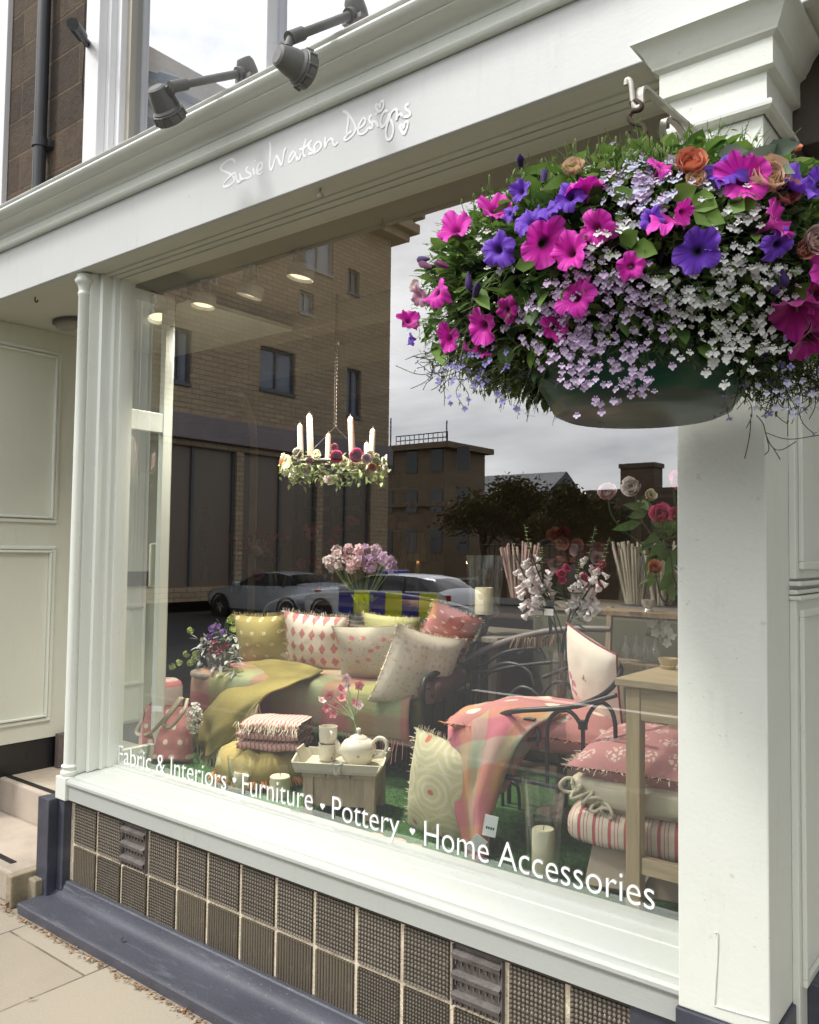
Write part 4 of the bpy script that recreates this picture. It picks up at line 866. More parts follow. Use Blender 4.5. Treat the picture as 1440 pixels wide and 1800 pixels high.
def cushion(name, label, cat, c, w, h, t, yaw, pitch, roll, m, fringe=None, group=None, seed=0, flen=.022, pull=.07, puff=2.2, tuft=False, piping=None):
    rnd = random.Random(seed + 11); mb = MB(); N = 22; off = rnd.uniform(0, 90)
    def surf(a, b, s):
        x, y = a * 2 - 1, b * 2 - 1
        k = max(0, (1 - abs(x) ** puff)) ** .55 * max(0, (1 - abs(y) ** puff)) ** .55
        X = x * w / 2 * (1 - pull * (1 - y * y)); Z = y * h / 2 * (1 - pull * (1 - x * x))
        wr = mnoise.noise(Vector((X * 9 + off, Z * 9, s * 2))) * .10 + mnoise.noise(Vector((X * 24 + off, Z * 24, s * 3))) * .05
        th = t / 2 * k * (1 + wr) + .002
        if tuft: th *= 1 - .35 * (abs(math.sin(a * math.pi * 3)) < .25 and abs(math.sin(b * math.pi * 3)) < .25)
        return Vector((X + wr * .02 * k, -s * th, Z + wr * .012 - .02 * (1 - b) * 0))
    mb.grid(lambda a, b: surf(a, b, 1), N, N); mb.grid(lambda a, b: surf(1 - a, b, -1), N, N)
    M = Matrix.Translation(Vector(c)) @ Matrix.Rotation(R_(yaw), 4, 'Z') @ Matrix.Rotation(R_(pitch), 4, 'X') @ Matrix.Rotation(R_(roll), 4, 'Y')
    o = part(name, mb, m, smooth=180); o.matrix_world = M; tag(o, label, cat, group)
    if fringe:
        fb = MB(); n_ = int(2 * (w + h) / .0055)
        for k in range(n_):
            s = k / n_ * 4; i = int(s); f = s - i
            a, b, d = [(f, 0, (0, 0, -1)), (1, f, (1, 0, 0)), (1 - f, 1, (0, 0, 1)), (0, 1 - f, (-1, 0, 0))][i]
            strand(fb, surf(a, b, 1), Vector(d) + Vector((rnd.gauss(0, .35), rnd.gauss(0, .35), rnd.gauss(0, .35))), flen * rnd.uniform(.6, 1.4), .0016, rnd, .1)
        q = part('fringe', fb, fringe, o)
    if piping:
        pb = MB(); L = [surf(k / 12, 0, 1) for k in range(13)] + [surf(1, k / 12, 1) for k in range(1, 13)] + [surf(1 - k / 12, 1, 1) for k in range(1, 13)] + [surf(0, 1 - k / 12, 1) for k in range(1, 13)]
        pb.tube(L, .004, 6); part('piping', pb, piping, o, smooth=60)
    return o
def box_cushion(name, label, cat, c, w, h, t, yaw, m, group=None, seed=0, tuft=3, dip=.25, cord=None):
    mb = MB(); off = seed * 7.3
    sp = lambda v, e: math.copysign(abs(v) ** e, v)
    def fn(a, b):
        th = a * 2 * math.pi; ph = (b - .5) * math.pi
        x = sp(math.cos(th), .32) * sp(math.cos(ph), .30) * w / 2; y = sp(math.sin(th), .32) * sp(math.cos(ph), .30) * h / 2; z = sp(math.sin(ph), .62) * t / 2
        cx_, cy_ = x / w * tuft, y / h * tuft
        d = math.hypot((cx_ - round(cx_)) , (cy_ - round(cy_)))
        if abs(ph) > .5: z *= 1 - dip * math.exp(-(d / .20) ** 2)
        else:
            q = .012 * math.cos(math.atan2(y, x) * 14 + seed); x *= 1 + q; y *= 1 + q
        n_ = mnoise.noise(Vector((x * 11 + off, y * 11, z * 14))) * .010
        return Vector((x + n_, y + n_, z + n_ * .8))
    NU, NV = 96, 36; vs = []; uv = []
    for j in range(NV + 1):
        for i in range(NU + 1):
            p = fn(i / NU, j / NV); vs.append(p); uv.append((p.x / w + .5 + (p.z / w if abs(p.x) > w * .46 else 0), p.y / h + .5))
    mb.add(vs, [(j*(NU+1)+i, j*(NU+1)+i+1, (j+1)*(NU+1)+i+1, (j+1)*(NU+1)+i) for j in range(NV) for i in range(NU)], 0, uv)
    o = part(name, mb, m, smooth=180); o.matrix_world = Matrix.Translation(Vector(c)) @ Matrix.Rotation(R_(yaw), 4, 'Z'); return tag(o, label, cat, group)
def drape(name, label, cat, net, m, nu=40, nv=48, fold=.012, ff=7, seed=0, thick=.006, fringe_rows=(), fmat=None, flen=.06, fn_=None):
    S = bez_patch(net); mb = MB()
    def fn(a, b):
        p = S(a, b); e = .01; n = (S(min(a + e, 1), b) - S(max(a - e, 0), b)).cross(S(a, min(b + e, 1)) - S(a, max(b - e, 0)))
        n = n.normalized() if n.length > 1e-9 else Vector((0, -1, 0))
        w = math.sin(a * ff * 2 + 1.7 * math.sin(b * 3 + seed) + seed) * fold * (.35 + b) + mnoise.noise(Vector((a * 5, b * 6, seed))) * fold * .7
        return p + n * w
    mb.grid(fn, nu, nv); o = part(name, mb, m, smooth=180, solid=thick); tag(o, label, cat)
    if fmat:
        rnd = random.Random(seed + 3); fb = MB()
        for (a0, b0, a1, b1, d) in fringe_rows:
            n_ = 70
            for k in range(n_):
                f = k / n_; p = fn(a0 + (a1 - a0) * f, b0 + (b1 - b0) * f); cl = .15 * math.sin(k * 1.3)
                strand(fb, p, Vector(d) + Vector((cl + rnd.gauss(0, .1), rnd.gauss(0, .1), rnd.gauss(0, .08))), flen * rnd.uniform(.7, 1.15), .0024, rnd, .5)
        part('fringe', fb, fmat, o)
    return o
# ------------------------------------------------------------------ flowers
def leaf(mb, p, d, L, w, mi=0, bend=.25, up=None):
    p = Vector(p); d = Vector(d).normalized(); u = Vector(up) if up is not None else Vector((0, 0, 1)); s = d.cross(u)
    s = s.normalized() if s.length > 1e-4 else d.orthogonal().normalized(); nn = s.cross(d)
    a = [p, p + d * L * .35 + s * w - nn * 0, p + d * L * .35 - s * w, p + d * L * .7 + s * w * .75 - nn * L * bend * .4, p + d * L * .7 - s * w * .75 - nn * L * bend * .4, p + d * L - nn * L * bend, p + d * L * .35 - nn * w * .25, p + d * L * .7 - nn * (w * .2 + L * bend * .4)]
    mb.add(a, [(0, 1, 6), (0, 6, 2), (1, 3, 7, 6), (6, 7, 4, 2), (3, 5, 7), (7, 5, 4)], mi, [(.5, 0), (0, .35), (1, .35), (0, .7), (1, .7), (.5, 1), (.5, .35), (.5, .7)])
def rose(mb, c, r, d, rnd, layers=5, mi=0, open_=1.0):
    """a full double bloom: rings of cupped petals round an axis d"""
    q = Vector((0, 0, 1)).rotation_difference(Vector(d)); c = Vector(c)
    for l in range(layers):
        f = (l + 1) / layers; n = 3 + l * 2; tilt = .12 + .95 * f ** 1.5 * open_
        for k in range(n):
            a = 2 * math.pi * (k + .5 * l) / n + rnd.uniform(-.2, .2); ca, sa = math.cos(a), math.sin(a); rr = r * (.35 + .62 * f) * rnd.uniform(.85, 1.1); w = r * (.32 + .34 * f)
            t = tilt + rnd.uniform(-.15, .15)
            base = Vector((ca, sa, 0)) * r * .10 * f; out = Vector((ca * math.sin(t), sa * math.sin(t), math.cos(t))); side = Vector((-sa, ca, 0)); inn = Vector((-ca * math.cos(t), -sa * math.cos(t), math.sin(t)))
            P = [base, base + out * rr * .55 + side * w * .9 + inn * w * .12, base + out * rr * .55 - side * w * .9 + inn * w * .12, base + out * rr + side * w * .55 + inn * rr * .25, base + out * rr * 1.05 + inn * rr * .18, base + out * rr - side * w * .55 + inn * rr * .25, base + out * rr * .55 - inn * rr * .08]
            mb.add([c + q @ x for x in P], [(0, 1, 6), (0, 6, 2), (1, 3, 4, 6), (6, 4, 5, 2)], mi, [(.5, 0), (0, .5), (1, .5), (.2, 1), (.5, 1), (.8, 1), (.5, .5)])
def blossom(mb, c, r, d, rnd, n=5, mi=0, cup=.35):
    q = Vector((0, 0, 1)).rotation_difference(Vector(d)); c = Vector(c); a0 = rnd.uniform(0, 6)
    for k in range(n):
        a = a0 + 2 * math.pi * k / n; o = Vector((math.cos(a), math.sin(a), cup)); s = Vector((-math.sin(a), math.cos(a), 0)) * r * .42
        P = [Vector((0, 0, 0)), o * r * .6 + s, o * r, o * r * .6 - s]
        mb.add([c + q @ x for x in P], [(0, 1, 2, 3)], mi, [(.5, 0), (0, .6), (.5, 1), (1, .6)])
def petal(name, c0, c1, rough=.6, var=.12, trans=.25):
    n = NT(name); uv = n.coord('UV'); v = n.xyz(uv)[1]; o = n.coord('Object')
    k = n.mix(n.step(v, .0, .8), c0, c1); k = n.mix(n.math('MULTIPLY', n.noise(o, 60, 3), var * 2), k, hsv(c1, .6))
    a = n.bsdf(k, rough, 0, .25, None, .2); t = n.n.new('ShaderNodeBsdfTranslucent'); n.put(t.inputs[0], k)
    m = n.n.new('ShaderNodeMixShader'); m.inputs[0].default_value = trans; n.l.new(a, m.inputs[1]); n.l.new(t.outputs[0], m.inputs[2]); return n.done(m.outputs[0])
PT = {k: petal(k + '_petals', a, b) for k, a, b in (('blush', (.62, .22, .28), (.82, .62, .64)), ('hotpink', (.36, .01, .08), (.72, .10, .28)), ('red', (.30, .015, .02), (.42, .03, .035)), ('crimson', (.25, .015, .04), (.45, .05, .10)), ('rosepink', (.55, .08, .14), (.70, .25, .30)),
      ('whitepink', (.62, .34, .40), (.84, .76, .74)), ('lilac', (.35, .18, .42), (.60, .40, .60)), ('cream', (.62, .58, .30), (.74, .72, .52)), ('white', (.72, .70, .58), (.80, .79, .74)), ('violet', (.13, .05, .25), (.28, .14, .42)), ('coral', (.60, .15, .08), (.66, .28, .18)), ('lime', (.24, .33, .06), (.40, .48, .14)))}
LEAFG = petal('leaf_green', (.045, .10, .025), (.085, .16, .04), .5, .3, .3)
LEAFD = petal('leaf_dark', (.02, .05, .018), (.04, .085, .03), .5, .3, .2)
LEAFY = petal('leaf_silver', (.34, .36, .33), (.56, .57, .53), .6, .3, .2)
STEM = pmat('stem_green', (.12, .18, .05), .6, .2)
WOOD = lambda nm, c, v=.25: pmat(nm, c, .6, v, 4, .25, 50, stretch=(14, 14, 1.2))
OAK = WOOD('pale_oak', (.42, .32, .19), .2); OAKX = pmat('pale_oak_top', (.43, .33, .20), .55, .2, 4, .25, 50, stretch=(1.2, 14, 14)); DARKWOOD = WOOD('dark_old_wood', (.11, .075, .045), .3)
CRATEW = pmat('rough_crate_wood', (.42, .33, .215), .75, .2, 5, .4, 60, stretch=(10, 10, 2), dirt=(.2, .15, .09), dirt_amt=.4, ds=7)
POT = pmat('cream_glazed_pottery', (.66, .61, .50), .25, .03)
WAX = pmat('ivory_candle_wax', (.70, .62, .42), .5, .05)
# ------------------------------------------------------------------ the room behind the window
FZ = .60
def poly_prism(mb, pts, z0, z1):
    n = len(pts); mb.add([(x, y, z0) for x, y in pts] + [(x, y, z1) for x, y in pts], [tuple(range(n))[::-1], tuple(range(n, 2 * n))] + [(k, (k + 1) % n, n + (k + 1) % n, n + k) for k in range(n)])
room = [(-.58, .216), (-.58, 5.4), (-8, 5.4), (-8, 1.36), (-5.02, 1.36), (-3.70, .46), (-3.70, .216)]
mb = MB(); poly_prism(mb, room, .45, .592); struct('floor', mb, pmat('shop_floor_boards', (.10, .07, .045), .5, .3, 3, .2, 30, stretch=(1, 9, 1)))
WALLB = pmat('brown_shop_wall', (.105, .078, .050), .9, .15, 1.5); WALLC = pmat('shop_ceiling', (.19, .155, .105), .9, .1, 1.5); BEAMM = pmat('ceiling_beam', (.26, .215, .15), .8, .1, 2)
mb = MB(); mb.box((-8, 5.4, .45), (-.4, 5.5, 3.3)); struct('wall_back', mb, WALLB)
mb = MB(); mb.box((-8.1, 1.3, .45), (-8.0, 5.5, 3.3)); struct('wall_left', mb, WALLB)
mb = MB(); mb.box((-.5795, 1.6, .45), (-.48, 5.4, 3.3)); struct('wall_right', mb, WALLB)
mb = MB(); mb.box((-8, 1.365, .45), (-5.03, 1.42, 3.2)); struct('wall_front', mb, WALLB)
mb = MB(); poly_prism(mb, [(-.58, .241), (-.58, 5.4), (-8, 5.4), (-8, 1.43), (-5.0, 1.43), (-3.7, .50), (-3.7, .241)], 3.16, 3.3); mb.box((-3.74, .2105, 3.0765), (-.58, .2405, 3.3)); mb.box((-.02, -.03, 2.5505), (LS + .05, .03, 2.80), M=MS); struct('ceiling', mb, WALLC); mb = MB(); mb.box((-3.79, .2415, 3.021), (-3.68, .52, 3.158)); struct('ceiling_bulkhead', mb, WALLB)
mb = MB()
for y in (1.35, 2.1, 3.1, 4.2): mb.box((-8 + (y < 2) * 3.5, y, 3.04), (-.58, y + .16, 3.1595))
struct('ceiling_beam', mb, BEAMM, bevel=.008)
mb = MB(); pts = [(-3.69, .222), (-.60, .222), (-.60, 1.55), (-4.6, 1.55), (-4.6, 1.2), (-3.69, .5)]
poly_prism(mb, pts, .5925, .604); grs = part('artificial_grass', mb, pmat('green_grass_mat', (.05, .13, .03), .9, .4, 40, .8, 300)); 
rnd = random.Random(5); gb = MB()
for k in range(15000):
    x = rnd.uniform(-3.68, -.62); y = .225 + rnd.random() ** 1.5 * .6
    a = rnd.uniform(0, 6.28); L = rnd.uniform(.008, .018); w = .0011; c, s = math.cos(a), math.sin(a); t = Vector((rnd.gauss(0, .5), rnd.gauss(0, .5), 1)).normalized() * L; p = Vector((x, y, .604)); d = Vector((c, s, 0)) * w
    gb.add([p - d, p + d, p + t], [(0, 1, 2)])
q = part('grass_blades', gb, pmat('green_grass_blade', (.085, .22, .05), .6, .5, 60), grs)
tag(grs, 'short green artificial grass covering the window display floor', 'grass', kind='stuff')
# archway in an inner partition
ar = thing('archway', 'beige trimmed archway in the brown inner wall beyond the side window', 'archway', (-6.4, 3.0, FZ))
yA = 2.9; aR = W(441, 900, yA).x; aTop = W(372, 668, yA).z; aL = aR - 1.45; rr_ = (aR - aL) / 2; xc = (aR + aL) / 2; zs = aTop - rr_
mb = MB(); out = [(aL - 1.2, FZ), (aL - 1.2, 3.16), (aR + .55, 3.16), (aR + .55, FZ)]; arc = [(aR, FZ)] + [(xc + rr_ * math.cos(t * math.pi / 20), zs + rr_ * math.sin(t * math.pi / 20)) for t in range(21)] + [(aL, FZ)]
n1_ = len(arc)
ring = [(aR + .55, FZ)] + [(aR + .55, min(3.16, FZ + (3.16 - FZ) * k / 6)) for k in range(1, 6)] + [(aR + .55 - (aR - aL + 1.75) * k / 8, 3.16) for k in range(0, 9)] + [(aL - 1.2, 3.16 - (3.16 - FZ) * k / 6) for k in range(1, 7)]
def rs(pl, n):
    pl = [Vector((a, b, 0)) for a, b in pl]; L = [0]
    for i in range(1, len(pl)): L.append(L[-1] + (pl[i] - pl[i-1]).length)
    o = []
    for k in range(n):
        t = L[-1] * k / (n - 1); i = max(1, next((j for j in range(len(L)) if L[j] >= t - 1e-9), len(L) - 1)); f = (t - L[i-1]) / max(1e-9, L[i] - L[i-1]); o.append(pl[i-1].lerp(pl[i], f))
    return o
A_, B_ = rs(arc, 60), rs(ring, 60)
mb.add([(p.x, yA, p.y) for p in A_] + [(p.x, yA, p.y) for p in B_] + [(p.x, yA + .2, p.y) for p in A_], [(k, k + 1, 60 + k + 1, 60 + k) for k in range(59)] + [(k, 120 + k, 121 + k, k + 1) for k in range(59)]); part('arch_wall', mb, WALLB, ar)
mb = MB(); T_ = [Vector(((p.x - xc) * (1 + .085 / rr_) + xc, p.y + .085 * max(0, min(1, (p.y - zs) / rr_)), 0)) for p in A_]
mb.add([(p.x, yA - .02, p.y) for p in A_] + [(p.x, yA - .02, p.y) for p in T_] + [(p.x, yA - .001, p.y) for p in T_], [(k, k + 1, 61 + k, 60 + k) for k in range(59)] + [(60 + k, 61 + k, 121 + k, 120 + k) for k in range(59)]); part('arch_trim', mb, pmat('beige_arch_trim', (.62, .48, .30), .7, .1), ar)
# ------------------------------------------------------------------ ceiling spotlights (lit)
SPOTW = pmat('white_spot_enamel', (.62, .60, .55), .4, .04); SPOTG = glow('warm_lamp_face', (1.0, .82, .52), 1.5); CHROME = pmat('chrome_wire', (.5, .5, .5), .2, .05, metal=.9)
def spot(u, v, y, tilt, label, lit=1.0):
    p = W(u, v, y); t = thing('ceiling_spotlight', label, 'spotlight', p, 'round spotlights on the shop ceiling'); q = Matrix.Translation(p) @ Matrix.Rotation(R_(tilt), 4, 'Y') @ Matrix.Rotation(R_(-5), 4, 'X')
    mb = MB(); mb.lathe([(0, .042), (.055, .042), (.064, .036), (.068, -.022), (.066, -.026), (.058, -.018), (.055, -.008)], 28); mb.xf(q); part('lamp_shell', mb, SPOTW, t, smooth=40)
    mb = MB(); mb.lathe([(.055, -.009), (.05, -.013), (0, -.015)], 24); mb.xf(q); part('lamp_face', mb, SPOTG, t, smooth=60)
    mb = MB(); c = Vector((p.x, p.y + .02, 3.155)); mb.tube([c, c - Vector((0, 0, .05))], .022, 14); mb.tube(catmull([p + Vector((0, 0, .03)), p + Vector((-.02, .0, .10)), p + Vector((.02, 0, .17)), c - Vector((0, 0, .05))], 4), .012, 8)
    mb.tube(catmull([p + Vector((-.06, 0, .02)), p + Vector((-.07, .02, .12)), c + Vector((-.05, 0, -.02))], 4), .005, 6); mb.tube(catmull([p + Vector((.05, 0, .03)), p + Vector((.03, .02, .14)), c + Vector((.05, 0, -.02))], 4), .005, 6)
    part('swivel_arm', mb, SPOTW, t, smooth=50)
    d = bpy.data.lights.new('spot_beam', 'SPOT'); d.energy = 92 * lit; d.color = (1, .94, .84); d.spot_size = R_(115); d.spot_blend = .8; d.shadow_soft_size = .05
    o = bpy.data.objects.new('spot_beam', d); COL.objects.link(o); o.parent = t; o.matrix_parent_inverse = Matrix.Translation(-p)
    aim = Vector((p.x + (.25 if lit < 1.2 else 1.0), p.y + .12, FZ + .3)); o.matrix_basis = Matrix.Translation(p - Vector((0, 0, .035))) @ (p - aim).to_track_quat('Z', 'Y').to_matrix().to_4x4()
spot(280, 553, .62, -14, 'white round ceiling spotlight tilted away, nearest the side window', .35); spot(358, 531, .62, 3, 'white round ceiling spotlight hanging level, second from the side window')
spot(440, 513, .62, 16, 'white round ceiling spotlight with its lit face tipped to the street'); spot(529, 481, .62, 9, 'white round ceiling spotlight straight above the chandelier chain', 2.4)
p = W(875, 330, .62)
# ------------------------------------------------------------------ candle chandelier
p = W(588, 818, .95); ch = thing('candle_chandelier', 'flower covered ring chandelier with pink twisted candles on a long chain', 'chandelier', p)
Rr = .215; mb = MB(); mb.tube([p + Vector((math.cos(a * .2618) * Rr, math.sin(a * .2618) * Rr, 0)) for a in range(25)], .014, 8, cap=False)
for k in range(3): a = k * 2.094 + .4; mb.tube([p + Vector((math.cos(a) * Rr, math.sin(a) * Rr, 0)), p + Vector((0, 0, .20))], .0022, 5)
part('ring', mb, BLACKIRON, ch, smooth=50)
mb = MB(); zt = 3.04; n_ = 70
for k in range(n_):
    z = p.z + .20 + (zt - p.z - .20) * k / n_; L = (zt - p.z - .20) / n_; a = (k % 2) * math.pi / 2; d = Vector((math.cos(a), math.sin(a), 0)) * .009
    mb.tube([Vector((p.x, p.y, z)) + d, Vector((p.x, p.y, z + L * 1.25)) + d * .6, Vector((p.x, p.y, z + L * 1.3)) - d * .6, Vector((p.x, p.y, z)) - d, Vector((p.x, p.y, z - L * .1)), Vector((p.x, p.y, z)) + d], .0017, 5, cap=False)
mb.lathe([(0, .02), (.018, .01), (.02, -.01), (0, -.02)], 12, W(597, 604, .95)); part('chain', mb, pmat('dark_chain', (.08, .06, .045), .4, metal=.5), ch, smooth=60)
cands = [(533, 722, 560 - 35, .05), (541, 712, 555, 0), (587, 755, 790, 0), (604, 720, 790, 0), (645, 724, 795, 0), (652, 742, 795, 0)]
TW = petal('pink_candle_wax', (.70, .50, .42), (.74, .62, .52), .5, .1, .1)
angs = [2.5, 3.3, 1.4, 4.9, 5.9, .25]; hs = [.185, .22, .13, .225, .215, .17]
for a, h in zip(angs, hs):
    q = p + Vector((math.cos(a) * Rr, math.sin(a) * Rr, .012)); lean = Vector((math.cos(a * 7) * .05, math.sin(a * 5) * .05, 1)); mb = MB()
    mb.tube([q, q + lean * h * .93, q + lean * h * .97, q + lean * h], [.0165, .0145, .010, .004], 10); mb.tube([q + lean * h, q + lean * (h + .012)], .0012, 5); part('candle', mb, TW, ch, smooth=60)
    mb = MB(); mb.lathe([(0, -.005), (.022, 0), (.026, .012), (.024, .012), (.016, .002)], 14, q); part('candle_cup', mb, BLACKIRON, ch, smooth=50)
rnd = random.Random(21); lf = MB()
for k in range(330):
    a = rnd.uniform(0, 6.283); q = p + Vector((math.cos(a) * Rr, math.sin(a) * Rr, 0)) + Vector((rnd.gauss(0, .032), rnd.gauss(0, .032), rnd.gauss(-.022, .034)))
    leaf(lf, q, Vector((rnd.gauss(0, 1), rnd.gauss(0, 1), rnd.gauss(-.2, .7))), rnd.uniform(.025, .05), .010)
part('leaves', lf, petal('garland_leaf', (.13, .19, .06), (.24, .30, .11), .5, .3, .3), ch, smooth=60)
for k in range(72):
    a = rnd.uniform(0, 6.283); q = p + Vector((math.cos(a) * Rr * 1.2, math.sin(a) * Rr * 1.2, rnd.uniform(-.06, .05))); key = rnd.choice(['cream', 'cream', 'lime', 'whitepink', 'coral', 'lime', 'cream']); fb = MB()
    rose(fb, q, rnd.uniform(.020, .034), Vector((math.cos(a), math.sin(a), rnd.uniform(-.3, .5))), rnd, 3); part('flower', fb, PT[key], ch, smooth=60)
for (u, v, r, key) in ((592, 803, .034, 'hotpink'), (627, 801, .038, 'hotpink'), (644, 806, .026, 'blush'), (588, 786, .022, 'rosepink'), (545, 810, .024, 'blush'), (518, 806, .022, 'cream'), (655, 822, .022, 'coral')):
    q = W(u, v, .95 - Rr * 1.2); fb = MB(); rose(fb, q, r, (CAM - q).normalized(), rnd, 5); part('rose', fb, PT[key], ch, smooth=60)
# ------------------------------------------------------------------ iron daybed with its cloths
S0 = Vector((-3.80, .69, FZ)); SA = R_(9)
sofa = thing('iron_daybed', 'dark iron daybed with scrolled arms under a pink and green tartan throw', 'daybed', S0, world_built=False); sofa.rotation_euler.z = SA
LB, DB = 1.46, .60
mb = MB()
for y in (0.02, DB): mb.tube([(0, y, .25), (LB, y, .25)], .013, 8)
for x in (0, LB): mb.tube([(x, .02, .25), (x, DB, .25)], .013, 8)
for k in range(1, 12): mb.tube([(LB * k / 12, DB, .25), (LB * k / 12, DB + .06, .75)], .006, 6)
mb.tube(catmull([(0, DB, .25), (0, DB + .03, .6), (.05, DB + .07, .78), (LB / 2, DB + .08, .86), (LB - .05, DB + .07, .78), (LB, DB + .03, .6), (LB, DB, .25)], 8), .013, 8); part('frame', mb, BLACKIRON, sofa, smooth=50)
for x in (LB,):
    mb = MB(); sgn = -1 if x == 0 else 1
    mb.tube(catmull([(x, .0, .0), (x, -.01, .2), (x + sgn * .015, -.02, .33), (x + sgn * .02, -.05, .41), (x + sgn * .03, -.075, .465), (x + sgn * .03, -.055, .515), (x + sgn * .03, -.01, .52), (x + sgn * .03, .01, .49), (x + sgn * .03, -.02, .465)], 6), .013, 8)
    mb.tube(catmull([(x + sgn * .03, -.03, .522), (x + sgn * .03, .2, .56), (x + sgn * .02, .45, .66), (x, DB + .05, .76)], 6), .015, 8); mb.tube(catmull([(x + sgn * .05, -.02, .44), (x + sgn * .05, .2, .48), (x + sgn * .04, .45, .58), (x, DB + .04, .70)], 6), .011, 8)
    for k in range(5): y = .08 + k * .11; mb.tube([(x, y, .25), (x + sgn * .025, y, .53 + k * .03)], .007, 6)
    part('scroll_arm', mb, BLACKIRON, sofa, smooth=50)
    mb = MB(); mb.tube([(x, DB, 0), (x, DB, .26)], .013, 8); part('leg', mb, BLACKIRON, sofa, smooth=50)
mb = MB(); mb.grid(lambda a, b: (0, 0, 0), 1, 1); mb = MB(); mb.box((.01, .0, .265), (LB - .01, DB - .01, .415)); part('mattress', mb, F['mattress'], sofa, bevel=.03, smooth=50)
mb = MB(); mb.lathe([(0, -.02), (.05, -.015), (.058, .01), (.058, .3), (.045, .32), (0, .325)], 18, (LB + .02, .0, .45), ax=(0, .9, .12)); part('arm_bolster', mb, pmat('dark_plum_cloth', (.10, .05, .045), .9, .2), sofa, smooth=50)
def SL(x, y, z): return S0 + Vector((x * math.cos(SA) - y * math.sin(SA), x * math.sin(SA) + y * math.cos(SA), z))
xs_ = [.04, .35, .7, 1.05, 1.40]
prof_ = [(DB - .05, .435), (.35, .44), (.08, .437), (.0, .425), (-.028, .40), (-.035, .33), (-.03, .26), (-.026, .225)]
drape('tartan_throw', 'pink and green tartan throw spread over the daybed seat with its fringe hanging in front', 'throw', [[SL(x, y, z + (.012 if i == 2 else 0)) for i, x in enumerate(xs_)] for y, z in prof_], F['tartan'], 70, 50, .004, 5, 1, .008, [(.0, 1, 1, 1, (0, -.1, -1))], FR['pink'], .075)
P3 = lambda row: [W(u, v, y) for u, v, y in row]
drape('mustard_throw', 'mustard wool throw slung over the left arm of the daybed', 'throw', [P3(r) for r in ([(400, 1178, 1.0), (445, 1163, 1.06), (500, 1160, 1.08), (568, 1180, .98)], [(366, 1206, .84), (410, 1190, .84), (462, 1190, .80), (525, 1203, .70)], [(353, 1248, .69), (388, 1240, .64), (425, 1226, .62), (466, 1226, .60)], [(347, 1285, .62), (373, 1292, .58), (404, 1272, .58), (432, 1260, .58)], [(345, 1306, .60), (364, 1332, .57), (392, 1312, .57), (414, 1288, .57)])],
      F['throw_mustard'], 46, 46, .016, 4.2, 2, .008, [(0, 1, 1, 1, (.15, -.1, -1)), (1, .55, 1, 1, (.1, -.25, -1))], FR['olive'], .095)
yw = 9
cushion('scatter_cushion', 'mustard square cushion with pale spots and a fringe, leftmost on the daybed', 'cushion', W(463, 1128, 1.14), .37, .33, .18, yw + 4, 14, -2, F['mustard'], FR['gold'], 'cushions on the daybed', 1)
cushion('scatter_cushion', 'cream cushion with rows of pink diamonds, second on the daybed', 'cushion', W(558, 1132, 1.14), .40, .355, .19, yw + 6, 16, 3, F['ikat'], FR['cream'], 'cushions on the daybed', 2)
cushion('scatter_cushion', 'taupe cushion with a printed flower stem and pointed corners, middle of the daybed', 'cushion', W(662, 1148, 1.10), .44, .32, .17, 26, 20, -4, F['floral'], None, 'cushions on the daybed', 3, pull=.10)
cushion('scatter_cushion', 'cream embroidered cushion leaning on the right arm of the daybed', 'cushion', W(734, 1178, .98), .38, .40, .20, 62, 18, 14, F['cream'], FR['cream'], 'cushions on the daybed', 4, flen=.012)
cushion('scatter_cushion', 'bright pink petal spotted cushion poking up behind the cream one', 'cushion', W(789, 1108, 1.22), .26, .26, .12, 30, 25, 24, F['pinkspot'], FR['cream'], 'cushions on the daybed', 5, flen=.014)
cushion('scatter_cushion', 'plain green cushion hidden behind the flower print cushion', 'cushion', W(690, 1122, 1.26), .34, .26, .10, 14, 12, 2, F['green'], FR['gold'], 'cushions on the daybed', 6, flen=.010)
# ------------------------------------------------------------------ the left corner: bag, rolled cloth, little table with plants
bag = thing('tote_bag', 'pink spotted tote bag with striped handles standing on the grass', 'bag', W(288, 1345, .42))
mb = MB(); c = W(288, 1343, .45); c.z = FZ + .005
def bagf(a, b, s):
    x = (a - .5) * (.315 - .07 * b); k = (1 - abs(a * 2 - 1) ** 4) ** .5 * (1 - b ** 3 * .6); y = s * .045 * k * (1 if b > .05 else b * 20)
    return c + Matrix.Rotation(R_(32), 3, 'Z') @ Vector((x + mnoise.noise(Vector((a * 3, b * 3, s))) * .008, -y - .012 * mnoise.noise(Vector((a * 5, b * 4, 3 + s))) + b * .05, b * .275))
mb.grid(lambda a, b: bagf(a, b, 1), 20, 20); mb.grid(lambda a, b: bagf(1 - a, b, -1), 20, 20); part('bag_body', mb, F['pinkdot'], bag, smooth=180)
STRAP = cloth('striped_webbing', stripes((.60, .50, .36), [((.30, .20, .12), .1, .25), ((.30, .20, .12), .75, .9)], 1, 1))
def strap(pts, w):
    L = catmull(pts, 8); m = MB(); vs = []; uv = []
    for i, q in enumerate(L):
        t = (L[min(i + 1, len(L) - 1)] - L[max(i - 1, 0)]).normalized(); vw = (CAM - q).normalized(); s = (t.cross(vw)).normalized() * w
        vs += [q - s, q + s]; uv += [(i / len(L), 0), (i / len(L), 1)]
    m.add(vs, [(2*i, 2*i+2, 2*i+3, 2*i+1) for i in range(len(L) - 1)], 0, uv); return m
part('handle', strap([W(268, 1228, .44), W(252, 1262, .42), W(240, 1288, .40), (W(262, 1290, .385)), W(290, 1262, .38), W(318, 1226, .43)], .0085), STRAP, bag, smooth=180, solid=.004)
part('handle', strap([W(322, 1226, .43), W(300, 1255, .385), W(288, 1272, .38), W(300, 1278, .38), W(322, 1252, .40), W(330, 1228, .44)], .0085), STRAP, bag, smooth=180, solid=.004)
